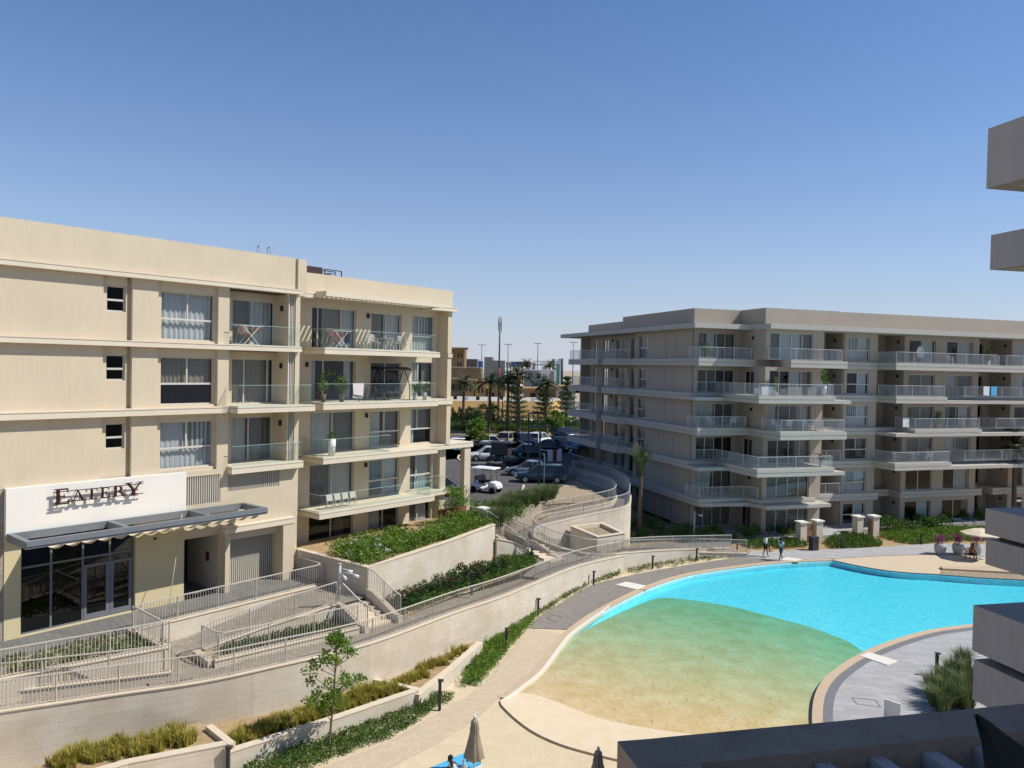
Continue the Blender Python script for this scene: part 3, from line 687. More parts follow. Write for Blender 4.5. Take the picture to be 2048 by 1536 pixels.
# faint inspection cover outlines, one green lid
def frame_lines(pts, z, w=.06):
    mb = MB(); q = PL(pts, z)
    for i in range(4): mb.bar(q[i-1], q[i], w, .01)
    return mb.build('cover_frame', M_['band'], kind='structure')
frame_lines([(1704, 1395), (1750, 1400), (1762, 1414), (1714, 1408)], .004, .03)
frame_lines([(1094, 1236), (1105, 1230), (1124, 1233), (1112, 1243)], .016, .05)
slab('green_cover', PL([(922, 1363), (940, 1356), (957, 1359), (940, 1368)]), .05, mat('green_plastic', (.06, .14, .11), .6), .06)
# terrace of the right building
slab('garden_terrace', [RF(.9, -2.4), RF(.9, .8), RF(5.6, 3.2), RF(12, 3.2), RF(14, 2), RF(21, 1.5), RF(60, 1.5), RF(60, -6), RF(.9, -6)], .35, M_['paver_light'], .5)

# ------------------------------------------------------------------ low planters under the outer wall
def planter(label, A, B, z, zs, wdt=.28):
    """A,B: front corners (world), back along the outer wall"""
    root = thing('stone_planter', A, label, 'planter')
    return root
def low_planter(label, fr_pts, z, dep_l, dep_r):
    root = thing('stone_planter', fr_pts[0].copy(), label, 'planter')
    top = [Vector((p.x, p.y, z)) for p in fr_pts]
    m1 = MB(); m1.wall_line(top, -.3, -.2); m1.build('front_wall', M_['stone'], root)
    m2 = MB(); a = offset_line(top, .02); b = offset_line(top, -.32); u = Vector((0, 0, .04))
    m2.strip([p+u for p in a], [p+u for p in b]); m2.strip([p for p in a], [p+u for p in a]); m2.strip([p+u for p in b], [p for p in b]); m2.quad(a[-1], a[-1]+u, b[-1]+u, b[-1]); m2.build('coping', M_['coping'], root)
    return root
PF1 = [P(60, 1585, .95), P(257, 1528, .95), P(456, 1490, .95)]
PF2 = [P(458, 1507, .72), P(650, 1446, .72), P(838, 1382, .72)]
PF3 = [P(838, 1392, .6), P(905, 1340, .6), P(966, 1286, .6)]
r1 = low_planter('leftmost low stone planter with yellow-green shrubs, one step higher than the next', PF1, .95, 2, 2)
r2 = low_planter('middle low stone planter with yellow-green shrubs, behind the young tree', PF2, .72, 2, 2)
r3 = low_planter('rightmost low stone planter, tapering to a point against the long wall', PF3, .6, 2, 2)
m1 = MB(); q = [P(411, 1452, 1.0), P(457, 1489, 1.0)]; m1.wall_line(q, -.26, .0); m1.build('end_wall', M_['coping'], r1)
m1 = MB(); q = [P(738, 1357, .77), P(837, 1381, .77)]; m1.wall_line(q, -.26, .0); m1.build('end_wall', M_['coping'], r2)
for r, fp, zs, bk in ((r1, PF1, .82, [(409, 1449), (240, 1499), (40, 1550)]), (r2, PF2, .58, [(738, 1357), (550, 1420), (411, 1455)]), (r3, PF3, .48, [(955, 1284), (860, 1316), (738, 1360)])):
    mb = MB(); mb.poly([Vector((p.x, p.y, zs)) for p in offset_line(fp, -.2)] + [P(x, y, zs)+LF.n*-.35 for x, y in bk]); mb.build('soil', M_['soil'], r)
# ------------------------------------------------------------------ facade helpers
def wall_holes(name, fr, v, u0, u1, z0, z1, holes, m, parent, th=.25, backs=True):
    """wall sheet with openings and their reveals; holes = [(u0,u1,z0,z1)]"""
    us = sorted({u0, u1, *[h[0] for h in holes], *[h[1] for h in holes]}); zs = sorted({z0, z1, *[h[2] for h in holes], *[h[3] for h in holes]})
    us = [u for u in us if u0 <= u <= u1]; zs = [z for z in zs if z0 <= z <= z1]
    mb = MB()
    def q(a, b, c, d): mb.quad(a, b, c, d, [(0, 0)]*4)
    for i in range(len(us)-1):
        for j in range(len(zs)-1):
            cu, cz = (us[i]+us[i+1])/2, (zs[j]+zs[j+1])/2
            if any(h[0] < cu < h[1] and h[2] < cz < h[3] for h in holes): continue
            a, b, c, d = us[i], us[i+1], zs[j], zs[j+1]
            q(fr(a, v, c), fr(a, v, d), fr(b, v, d), fr(b, v, c))
            if backs: q(fr(b, v-th, c), fr(b, v-th, d), fr(a, v-th, d), fr(a, v-th, c))
    for (a, b, c, d) in holes:
        c2, d2 = max(c, z0), min(d, z1)
        q(fr(a, v, c2), fr(a, v-th, c2), fr(a, v-th, d2), fr(a, v, d2)); q(fr(b, v, d2), fr(b, v-th, d2), fr(b, v-th, c2), fr(b, v, c2))
        if d <= z1: q(fr(a, v, d), fr(a, v-th, d), fr(b, v-th, d), fr(b, v, d))
        if c >= z0: q(fr(b, v, c), fr(b, v-th, c), fr(a, v-th, c), fr(a, v, c))
    for a, b in ((u0, 1), (u1, 0)):
        if b: q(fr(a, v-th, z0), fr(a, v, z0), fr(a, v, z1), fr(a, v-th, z1))
        else: q(fr(a, v, z0), fr(a, v-th, z0), fr(a, v-th, z1), fr(a, v, z1))
    q(fr(u0, v, z1), fr(u0, v-th, z1), fr(u1, v-th, z1), fr(u1, v, z1)); q(fr(u1, v, z0), fr(u1, v-th, z0), fr(u0, v-th, z0), fr(u0, v, z0))
    return mb.build(name, m, parent)
crnd = random.Random(11)
def curtain_mesh(fr, u0, u1, v, z0, z1, amp=.035, wl=.22):
    mb = MB(); n = max(4, int((u1-u0)/wl*6)); pts = []
    ph = crnd.random()*6
    for i in range(n+1):
        u = u0+(u1-u0)*i/n
        pts.append((u, v+amp*math.sin(u/wl*2*math.pi+ph+.8*math.sin(u*5+ph))))
    n0 = len(mb.v)
    mb.v += [fr(a, b, z0) for a, b in pts] + [fr(a, b, z1) for a, b in pts]
    for i in range(n): mb.f.append((n0+i, n0+i+1, n0+n+2+i, n0+n+1+i)); mb.uv.append([(0, 0)]*4); mb.sm.append(True)
    return mb
def window(parent, fr, v, u0, u1, z0, z1, splits=(.5,), transom=None, curtains=(), fm='frame', gm='glass', name='window', fw=.06, label=None, lower_splits=()):
    """frame > pane, curtain.  curtains: (from, to, material[, bottom fraction]) as fractions of the width"""
    f = MB(); a, b = v-.05, v+.02
    f.box(fr, u0, u0+fw, a, b, z0, z1); f.box(fr, u1-fw, u1, a, b, z0, z1)
    f.box(fr, u0+fw, u1-fw, a, b, z0, z0+fw); f.box(fr, u0+fw, u1-fw, a, b, z1-fw, z1)
    zb = z0+fw
    if transom:
        zt = z0+(z1-z0)*transom; f.box(fr, u0+fw, u1-fw, a-.002, b+.015, zt-.045, zt+.045); zb = zt+.045
        for s in lower_splits:
            c = u0+(u1-u0)*s; f.box(fr, c-.02, c+.02, a, b, z0+fw, zt-.045)
    for s in splits:
        c = u0+(u1-u0)*s; f.box(fr, c-.035, c+.035, a, b+.006, zb, z1-fw)
    o = f.build(name, M_[fm], parent)
    if label: o['label'] = label
    p = MB(); p.quad(fr(u0+.03, v-.02, z0+.03), fr(u0+.03, v-.02, z1-.03), fr(u1-.03, v-.02, z1-.03), fr(u1-.03, v-.02, z0+.03)); p.build('pane', M_[gm], o)
    for c in curtains:
        x0 = u0+(u1-u0)*c[0]; x1 = u0+(u1-u0)*c[1]; zz = z0+(z1-z0)*(c[3] if len(c) > 3 else 0)+.03
        curtain_mesh(fr, x0, x1, v-.22, zz, z1-.02, amp=.03+.02*crnd.random(), wl=.2+.1*crnd.random()).build('curtain', M_[c[2]], o)
    return o
def banded_slab(name, pts, z0, z1, m, parent, lip=.07, gap=.03, inset=.05):
    """projecting slab edge with a dark shadow groove"""
    root = MB()
    root.prism([p.copy() for p in pts], z0, z1-lip-gap)
    root.prism(offset_poly([p.copy() for p in pts], inset), z1-lip-gap, z1-lip, top=False, bottom=False)
    root.prism([p.copy() for p in pts], z1-lip, z1)
    return root.build(name, m, parent)
def lamp_box(parent, fr, u, v, z, s=.13):
    mb = MB(); mb.box(fr, u-s/2, u+s/2, v+.002, v+.14, z-.14, z+.14); return mb.build('wall_lamp', M_['black'], parent)
def glass_balustrade(parent, segs, h=1.05, name='glass_balustrade', m='balglass'):
    """segs: list of polylines of base points; panels ~1.2 m wide with small gaps"""
    for seg in segs:
        for i in range(len(seg)-1):
            a, b = seg[i], seg[i+1]; L = (b-a).length; n = max(1, round(L/1.25))
            for k in range(n):
                p = a.lerp(b, k/n+.008/L); q = a.lerp(b, (k+1)/n-.008/L); up = Vector((0, 0, h))
                t = (q-p).normalized(); s = Vector((t.y, -t.x, 0))*.012
                mb = MB(); mb.quad(p+s, q+s, q+s+up, p+s+up); mb.quad(q-s, p-s, p-s+up, q-s+up)
                o = mb.build(name, M_[m], parent)
                e = MB(); e.bar(p+up, q+up, .026, .016); e.build('edge', M_['glass_edge'], o); e = MB(); e.bar(p, q, .05, .05); e.build('base_shoe', M_['glass_edge'], o)
M_['glass_edge'] = mat('green_glass_edge', (.42, .55, .48), .3)

# ------------------------------------------------------------------ left building
LB = thing('apartment_building', LF(0, -.35, 3.0), 'cream apartment block on the left, with glass balconies and the eatery at its foot', 'building')
L = LF
S_, T_ = M_['stucco'], M_['slab']
# parapets
mb = MB(); mb.box(L, -9, 13.74, -.6, -.33, 18.28, 19.97); mb.box(L, 13.74, 13.92, -.6, -.5, 18.28, 19.97); mb.box(L, 13.92, 14.45, -.62, -.33, 18.0, 19.97); mb.box(L, 14.2, 14.45, -8, -.62, 18.0, 19.97)
mb.build('parapet', S_, LB)
mb = MB(); mb.box(L, 14.452, 26.9, -1.85, -1.5, 18.3, 19.47); mb.box(L, 26.6, 26.9, -12, -1.85, 18.3, 19.47)
mb.build('parapet', S_, LB)
# roof and floor slabs
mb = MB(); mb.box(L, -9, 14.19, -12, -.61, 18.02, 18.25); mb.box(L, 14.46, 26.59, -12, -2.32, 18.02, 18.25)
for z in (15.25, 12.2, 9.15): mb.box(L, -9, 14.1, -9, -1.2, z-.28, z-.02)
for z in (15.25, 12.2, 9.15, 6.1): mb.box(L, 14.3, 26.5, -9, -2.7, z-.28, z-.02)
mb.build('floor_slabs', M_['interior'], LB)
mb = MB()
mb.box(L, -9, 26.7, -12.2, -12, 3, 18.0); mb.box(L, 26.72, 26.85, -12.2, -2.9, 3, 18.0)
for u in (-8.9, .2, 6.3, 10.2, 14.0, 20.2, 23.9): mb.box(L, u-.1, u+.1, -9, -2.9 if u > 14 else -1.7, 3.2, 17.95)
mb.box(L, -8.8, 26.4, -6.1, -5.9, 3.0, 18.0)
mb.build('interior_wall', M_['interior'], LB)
# projecting trims of the main part
def poly(*uv): return [L(u, v) for u, v in uv]
banded_slab('roof_cornice', poly((-9, -.5), (14.0, -.5), (14.0, 0), (-9, 0)), 18.06, 18.31, T_, LB, lip=.05)
banded_slab('trim_band', poly((-9, -.5), (9.99, -.5), (9.99, -1.6), (13.38, -1.6), (13.38, -.5), (14.0, -.5), (14.0, 0), (-9, 0)), 15.0, 15.27, T_, LB, lip=.05)
banded_slab('trim_band', poly((-9, -.5), (9.85, -.5), (9.99, -1.6), (13.38, -1.6), (13.38, -.5), (14.35, -.5), (14.35, .75), (9.85, .75), (9.85, 0), (-9, 0)), 11.9, 12.22, T_, LB, lip=.06)
banded_slab('balcony_slab', poly((9.99, -1.6), (13.38, -1.6), (13.38, -.34), (14.1, -.34), (14.1, .12), (9.95, .12), (9.95, -.34), (9.99, -.34)), 8.86, 9.22, T_, LB, lip=.08)
# main walls, floor by floor
bathL, bathR = 4.2, 5.12
for k, (z0, z1) in enumerate(((15.25, 18.08), (12.2, 15.02), (9.15, 11.92))):
    wz0 = z0+.13; wz1 = z1-.42
    wall_holes('wall', L, -.35, -9, 4.03, z0-.02, z1, [], S_, LB)
    wall_holes('wall', L, -.52, 4.03, 5.11, z0-.02, z1, [(4.24, 5.06, z0+1.28, z0+2.42)], S_, LB, th=.22)
    wall_holes('wall', L, -.62, 5.11, 5.28, z0-.02, z1, [], S_, LB, th=.1)
    wall_holes('wall', L, -.35, 5.28, 6.45, z0-.02, z1, [], S_, LB)
    wall_holes('wall', L, -.50, 6.45, 9.40, z0-.02, z1, [(6.66, 9.33, wz0, z0+2.38)], S_, LB, th=.3)
    wall_holes('wall', L, -.35, 9.27 if False else 9.40, 9.99, z0-.02, z1, [], S_, LB, th=.45)
    wall_holes('wall', L, -1.45, 9.99, 13.38, z0-.02, z1+.02, [(10.80, 13.28, z0+.04, z0+2.40)], S_, LB)
    for bx in ((13.38, 13.43, -1.6, -.36), (13.82, 14.1, -2.4, -.36)): mb = MB(); mb.box(L, *bx, z0-.02, z1); mb.build('side_wall', S_, LB)
    mb = MB(); mb.box(L, 13.432, 13.818, -1.1, -.95, z0-.02, z1)
    mb.build('recess_back', M_['charcoal'], LB)
    mb = MB()
    for i in range(4): mb.box(L, 13.47+i*.095, 13.50+i*.095, -.62, -.42, z0-.02, z1)
    mb.build('louver_strip', M_['louver'], LB)
    fi = 4-k
    # bathroom window
    window(LB, L, -.66, 4.24, 5.06, z0+1.28, z0+2.42, splits=(), transom=.45, curtains=(), gm='glass_dark')
    # bedroom window
    cu = {4: [(.02, .98, 'curtain')], 3: [(.0, .5, 'curtain_tan', .44), (.5, 1, 'curtain_tan', .44)], 2: [(0, .48, 'curtain'), (.5, 1, 'curtain_grey', .38), (0, 1, 'curtain')]}[fi]
    window(LB, L, -.70, 6.66, 9.33, wz0, z0+2.38, splits=(.5,), transom=.44, curtains=cu)
    cu = {4: [(0, .46, 'curtain_grey'), (.46, .98, 'curtain')], 3: [(0, .35, 'curtain_tan'), (.36, 1, 'curtain_tan')], 2: [(0, .4, 'curtain'), (.45, 1, 'curtain_grey')]}[fi]
    window(LB, L, -1.6, 10.80, 13.28, z0+.04, z0+2.40, splits=((.46,), (.3, .86), (.42, .97))[k], curtains=cu, name='balcony_door')
    lamp_box(LB, L, 13.0 if False else 13.34, -1.0, z0+2.05)
# balcony glass of the main part
glass_balustrade(LB, [[L(9.9, -.06, 15.27), L(13.95, -.06, 15.27)]], 1.0)
glass_balustrade(LB, [[L(9.95, -.25, 12.22), L(9.95, .62, 12.22), L(14.2, .62, 12.22), L(14.2, -.3, 12.22)]], 1.05)
glass_balustrade(LB, [[L(10.02, .0, 9.22), L(14.0, .0, 9.22), L(14.0, -.3, 9.22)]], 1.0)
# lower part: shop front
wall_holes('wall', L, -.35, 7.78, 9.98, 6.0, 9.13, [(7.8, 9.62, 7.50, 8.87)], S_, LB)
wall_holes('wall', L, -.352, 9.98, 14.1, 6.2, 8.98, [(10.02, 12.95, 7.95, 8.93)], S_, LB)
wall_holes('wall', L, -.35, 9.98, 9.9801, 6.0, 6.2, [], S_, LB)
mb = MB()
for i in range(16): mb.box(L, 7.86+i*.113, 7.895+i*.113, -.52, -.38, 7.51, 8.86)
mb.build('vent_louvers', M_['louver'], LB)
mb = MB()
for i in range(26): mb.box(L, 10.07+i*.112, 10.105+i*.112, -.52, -.38, 7.96, 8.92)
mb.build('vent_louvers', M_['louver'], LB)
mb = MB(); mb.box(L, 7.8, 12.95, -.9, -.8, 7.3, 9.0); mb.build('vent_back', M_['charcoal'], LB)
wall_holes('wall', L, -.34, -9, .30, 3.0, 9.15, [], M_['rough_stone'], LB)
wall_holes('sign_wall', L, -.12, .30, 7.76, 7.25, 9.15, [], M_['white_wall'], LB, th=.3)
wall_holes('yellow_wall', L, -.30, .30, 7.76, 3.0, 7.25, [(.90, 5.50, 3.04, 7.2)], M_['yellow_wall'], LB, th=.3)
# storefront
sf = MB(); v0, v1 = -.55, -.47
for u in (.93, 2.08, 3.33, 4.45, 5.44): sf.box(L, u-.04, u+.04, v0, v1, 3.05, 7.2)
sf.box(L, .97, 5.40, v0-.002, v1+.01, 3.0, 3.1); sf.box(L, .97, 5.40, v0-.002, v1+.01, 5.75, 5.83); sf.box(L, 3.37, 5.40, v0-.01, v1+.02, 5.35, 5.47)
for u0, u1 in ((3.37, 4.41), (4.49, 5.40)):
    sf.box(L, u0, u0+.12, v0-.01, v1+.02, 3.1, 5.35); sf.box(L, u1-.12, u1, v0-.01, v1+.02, 3.1, 5.35); sf.box(L, u0+.12, u1-.12, v0-.01, v1+.02, 3.1, 3.3)
o = sf.build('shop_front', M_['dark_frame'], LB)
mb = MB(); mb.quad(L(.95, -.51, 3.05), L(.95, -.51, 7.2), L(5.45, -.51, 7.2), L(5.45, -.51, 3.05)); mb.build('pane', M_['glass_dark'], o)
mb = MB(); mb.box(L, .6, 5.7, -5.5, -5.4, 3, 7.2); mb.box(L, .6, 5.7, -5.4, -.6, 7.2, 7.25); mb.build('shop_interior', M_['black'], LB)
mb = MB(); mb.tube([L(6.35, -.295, 6.2), L(6.35, -.2, 6.2)], .05, 10); mb.tube([L(6.35, -.199, 6.2), L(6.35, -.16, 6.17)], .035, 10); mb.build('camera_dome', M_['black'], LB)
# passage
wall_holes('wall', L, -.34, 7.76, 9.98, 3.0, 6.02, [(7.80, 9.58, 2.9, 5.9)], S_, LB, th=.6)
mb = MB(); mb.box(L, 9.60, 9.9, -3.5, -.95, 3.0, 6.0); mb.box(L, 7.5, 7.75, -3.5, -.7, 3, 6.0); mb.build('passage_wall', M_['slab'], LB)
mb = MB(); mb.box(L, 7.5, 9.9, -3.7, -3.5, 3, 6.0); mb.build('passage_back', M_['black'], LB)
mb = MB(); mb.box(L, 9.52, 9.598, -1.5, -1.3, 4.4, 4.85); mb.build('fire_box', mat('red_box', (.14, .01, .01), .5), LB)
# garage portal
for bx in ((9.72, 9.97), (13.0, 13.66)): mb = MB(); mb.box(L, *bx, -1.3, .0, 3, 5.93); mb.build('garage_pier', S_, LB)
banded_slab('garage_lintel', poly((9.68, -.34), (13.74, -.34), (13.74, .04), (9.68, .04)), 5.93, 6.25, T_, LB, lip=.06)
mb = MB(); mb.box(L, 9.98, 13.0, -1.4, -.341, 5.5, 5.92); mb.build('garage_soffit', S_, LB)
mb = MB()
for i in range(26): mb.box(L, 10.02+i*.115, 10.06+i*.115, -1.15, -1.02, 3.02, 5.5)
mb.box(L, 9.99, 12.98, -1.12, -1.05, 3.0, 3.06)
mb.build('garage_grille', M_['louver'], LB)
mb = MB(); mb.box(L, 9.98, 13.0, -1.6, -1.5, 3, 5.9); mb.build('garage_back', M_['curtain_grey'], LB)
mb = MB(); mb.box(L, 13.67, 14.08, -2.6, -.36, 3, 8.85); mb.build('side_wall', S_, LB)
# stay wire in front of the yellow wall
mb = MB(); mb.tube([L(7.4, .2, 7.25), L(6.05, 1.6, 3.0)], .016, 6); mb.build('stay_wire', M_['frame'], LB)

# right part of the left building: five levels of deep balconies
VW = -2.3
floors = [(15.25, 18.05), (12.2, 14.97), (9.15, 11.92), (6.1, 8.87), (3.3, 5.82)]
for k, (z0, z1) in enumerate(floors):
    fi = 4-k
    ops = [(16.24, 19.43, z0+.04, z0+2.44), (20.60, 23.08, z0+(.04 if fi in (0,) else .12), z0+2.38), (24.02, 26.0, z0+.13, z0+2.44)]
    wall_holes('wall', L, VW, 14.11, 26.7, z0-.02, z1+.2, ops, S_, LB, th=.28)
    cs = {4: ([(.28, .68, 'curtain_tan'), (.70, 1, 'curtain')], [(0, .45, 'curtain_tan'), (.5, 1, 'curtain')], [(0, .3, 'curtain'), (.35, 1, 'curtain_grey', .45), (0, 1, 'curtain', 0)]),
          3: ([(0, .16, 'curtain'), (.8, .97, 'curtain')], [], [(0, .4, 'curtain'), (.6, 1, 'curtain_grey')]),
          2: ([(0, .5, 'curtain'), (.52, 1, 'curtain_grey')], [(0, .45, 'curtain'), (.5, 1, 'curtain_grey')], [(0, .3, 'curtain'), (.3, 1, 'curtain_grey', .4)]),
          1: ([(0, .5, 'curtain_grey'), (.5, 1, 'curtain')], [(0, .5, 'curtain_grey'), (.5, 1, 'curtain')], [(0, .3, 'curtain_grey'), (.35, 1, 'curtain')]),
          0: ([(.65, .85, 'curtain')], [(.05, .45, 'curtain')], [(0, .4, 'curtain_grey'), (.42, .9, 'curtain')])}[fi]
    window(LB, L, VW-.14, *ops[0], splits=((.15, .67) if fi == 4 else (.28,) if fi == 3 else (.5,)), curtains=cs[0], name='balcony_door', gm='glass' if fi != 0 else 'glass_dark')
    window(LB, L, VW-.14, *ops[1], splits=(.5,), transom=None if fi in (0, 4, 3) else .42, curtains=cs[1], name='window')
    window(LB, L, VW-.14, *ops[2], splits=(.33,) if fi else (.4,), transom=.42 if fi else None, curtains=cs[2])
    lamp_box(LB, L, 20.3 if fi != 3 else 15.9, VW, z0+2.15)
# end fin, its bands and wall
mb = MB(); mb.box(L, 26.45, 26.82, -2.9, -1.45, 9.16, 14.97); mb.box(L, 26.45, 26.82, -2.9, -1.45, 15.28, 18.05); mb.box(L, 26.42, 26.85, -2.95, -1.38, 14.99, 15.26); mb.box(L, 26.35, 26.9, -3.0, -1.9, 3, 8.84); mb.build('end_fin', S_, LB)
banded_slab('roof_cornice', poly((14.46, -2.31), (15.62, -2.31), (15.62, -1.2), (14.46, -1.2)), 18.06, 18.33, T_, LB, lip=.06)
banded_slab('roof_cornice', poly((24.72, -2.31), (27.05, -2.31), (27.05, -1.2), (24.72, -1.2)), 18.06, 18.33, T_, LB, lip=.06)
banded_slab('roof_cornice', poly((15.63, -1.55), (24.71, -1.55), (24.71, -1.2), (15.63, -1.2)), 18.14, 18.329, T_, LB, lip=.06)
for z, r in ((15.25, 24.5), (12.2, 24.3), (9.15, 24.45), (6.1, 24.3)):
    if z > 15: pl = poly((15.6, -2.31), (15.6, -.2), (r, -.2), (r, -2.31))
    elif z > 12: pl = poly((15.5, -2.31), (15.5, -.1), (r, -.1), (r, -1.35), (26.9, -1.35), (26.9, -2.31))
    elif z > 9: pl = poly((15.62, -2.31), (15.62, -.2), (r, -.2), (r, -1.5), (29.2, -1.5), (29.2, -4.5), (26.95, -4.5), (26.95, -2.31))
    else: pl = poly((15.45, -2.31), (15.45, -.25), (r, -.25), (r, -1.6), (27.1, -1.6), (27.1, -2.31))
    banded_slab('balcony_slab', pl, z-.30 if z != 12.2 else z-.33, z+.05, T_, LB, lip=.08, inset=.04)
mb = MB(); mb.box(L, 28.45, 29.05, -2.0, -1.6, 4.15, 8.83); mb.build('porch_column', S_, LB)
# pergola
pg = MB()
pg.box(L, 15.65, 24.7, -.38, -.2, 18.14, 18.42); pg.box(L, 15.65, 15.83, -1.19, -.39, 18.14, 18.42); pg.box(L, 24.5, 24.7, -1.19, -.39, 18.14, 18.42)
po = pg.build('pergola', T_, LB)
pg = MB()
for i in range(27): pg.box(L, 16.1+i*.315, 16.22+i*.315, -1.19, -.39, 18.18, 18.32)
for i in range(27): pg.box(L, 16.1+i*.315, 16.22+i*.315, -2.29, -1.56, 18.18, 18.32)
pg.build('slats', T_, po)
for z, a, b, u0, u1 in ((15.30, -.3, 1.05, 15.72, 24.2), (12.25, -.2, 1.05, 15.62, 24.2)):
    glass_balustrade(LB, [[L(u0, -2.5, z), L(u0, a, z), L(u1, a, z)]], b)
glass_balustrade(LB, [[L(15.75, -2.5, 9.2), L(15.75, -.35, 9.2), L(20.6, -.35, 9.2), L(20.6, -2.4, 9.2)]], 1.0)
glass_balustrade(LB, [[L(15.6, -2.5, 6.15), L(15.6, -.4, 6.15), L(24.1, -.4, 6.15), L(24.1, -1.7, 6.15), L(26.6, -1.7, 6.15)]], .95)

# roof items
t = thing('roof_ladder', L(12.0, -1.2, 18.3), 'pair of pale hoop handles of a roof ladder on the cream roof edge', 'ladder')
for du in (0, .6):
    mb = MB(); c = L(12.0+du, -.9, 0); pts = [c+Vector((0, 0, 18.4)), c+Vector((0, 0, 20.3)), c-L.n*.15+Vector((0, 0, 20.42)), c-L.n*.3+Vector((0, 0, 20.3)), c-L.n*.3+Vector((0, 0, 18.4))]
    mb.tube(crom(pts, 3), .022, 6); mb.build('hoop', M_['galv'], t)
t = thing('air_conditioner', L(16.2, -2.6, 18.3), 'dark brown air conditioning unit on an open frame on the lower left roof', 'air conditioner')
mb = MB(); mb.box(L, 15.9, 17.0, -3.0, -2.4, 19.1, 19.98); mb.build('casing', mat('dark_brown_casing', (.06, .035, .03), .6), t)
mb = MB()
for u in (17.1, 18.3):
    for v in (-3.0, -2.4): mb.box(L, u, u+.05, v, v+.05, 18.3, 19.88)
mb.box(L, 17.1, 18.35, -2.4, -2.35, 19.88, 19.93); mb.box(L, 17.1, 18.35, -3.0, -2.95, 19.88, 19.93); mb.build('frame', M_['charcoal'], t)
mb = MB(); mb.tube([L(17.7, -2.7, 19.15), L(17.7, -2.7, 19.6), L(17.7, -2.7, 19.75)], [.45, .45, .2], 14); mb.build('tank', M_['grey_metal'], t)

# shop sign and canopy
sg = thing('shop_sign', L(1.9, -.12, 8.0), 'dark red metal letters reading EATERY fixed off the white shop wall', 'sign')
import unicodedata
def text_part(txt, size, name, parent, place, m, depth=.03):
    cu = bpy.data.curves.new(name, 'FONT'); cu.body = txt; cu.size = size; cu.extrude = depth; cu.resolution_u = 4; cu.offset = .012
    ob = bpy.data.objects.new(name, cu); C.objects.link(ob)
    bpy.context.view_layer.update()
    me = bpy.data.meshes.new_from_object(ob); wd = max(v.co.x for v in me.vertices)-min(v.co.x for v in me.vertices); C.objects.unlink(ob); bpy.data.objects.remove(ob)
    me.materials.clear(); me.materials.append(m)
    return me, wd
M_['letter'] = mat('dark_red_letters', (.040, .010, .010), .5)
def stroke(mb, fr, v, pts, d=.05):
    """flat letter piece given as (u, z) corners, thickness d"""
    f = [fr(a, v+d, b) for a, b in pts]; k = [fr(a, v, b) for a, b in pts]; n = len(pts)
    mb.poly(f); mb.poly(k, flip=True)
    for i in range(n): mb.quad(f[i-1], f[i], k[i], k[i-1])
def rect(a, b, c, d): return [(a, c), (b, c), (b, d), (a, d)]
def arc(cx, cy, rx, ry, a0, a1, w, n=8):
    o = [(cx+rx*math.cos(a0+(a1-a0)*i/n), cy+ry*math.sin(a0+(a1-a0)*i/n)) for i in range(n+1)]
    q = [(cx+(rx-w)*math.cos(a0+(a1-a0)*i/n), cy+(ry-w*.6)*math.sin(a0+(a1-a0)*i/n)) for i in range(n+1)]
    return [[o[i], o[i+1], q[i+1], q[i]] for i in range(n)]
GLY = {
 'E': [rect(.12, .29, .05, .95), rect(0, .74, 0, .05), rect(.29, .70, .05, .09), [(.66, .09), (.74, .05), (.76, .30), (.72, .30)], rect(0, .70, .95, 1), rect(.29, .68, .91, .95), [(.64, .91), (.70, .95), (.71, .72), (.67, .72)], rect(.29, .52, .47, .53), rect(.48, .53, .38, .62)],
 'A': [[(.10, .05), (.17, .05), (.45, 1), (.40, 1)], [(.45, 1), (.40, .93), (.66, .05), (.86, .05)], rect(.22, .66, .32, .37), rect(0, .28, 0, .05), rect(.54, .98, 0, .05)],
 'T': [rect(.34, .51, .05, .93), rect(0, .85, .93, 1), rect(0, .05, .72, .93), rect(.80, .85, .72, .93), rect(.2, .65, 0, .05)],
 'R': [rect(.12, .29, .05, .95), rect(0, .42, 0, .05), rect(0, .42, .95, 1), rect(.29, .44, .91, .95), rect(.29, .44, .46, .51), *arc(.42, .73, .27, .27, -math.pi/2, math.pi/2, .15), [(.40, .47), (.54, .50), (.90, .05), (.70, .05)], rect(.66, 1.0, 0, .05)],
 'Y': [[(.08, .95), (.28, .95), (.53, .45), (.40, .42)], [(.78, .95), (.86, .95), (.55, .40), (.50, .45)], rect(.38, .55, .05, .46), rect(.24, .70, 0, .05), rect(0, .40, .95, 1), rect(.66, .98, .95, 1)]}
ux = 1.82
for ch, u, wd, z, h in (('E', 1.95, .78, 8.33, .66), ('A', 2.64, .56, 8.40, .47), ('T', 3.20, .54, 8.40, .47), ('E', 3.76, .54, 8.40, .47), ('R', 4.29, .60, 8.40, .47), ('Y', 4.80, .84, 8.36, .60)):
    mb = MB()
    for s in GLY[ch]: stroke(mb, L, .10, [(u+a*wd, z+b*h) for a, b in s], .05)
    mb.build('letter', M_['letter'], sg)
for z in (8.40, 8.84):
    mb = MB(); mb.box(L, 1.93, 5.64, .055, .095, z, z+.03); mb.build('mounting_rail', M_['letter'], sg)
mb = MB()
for u in (2.1, 2.9, 3.9, 4.5, 5.4):
    for z in (8.41, 8.85): mb.box(L, u, u+.02, -.12, .055, z, z+.02)
mb.build('spacer', M_['letter'], sg)
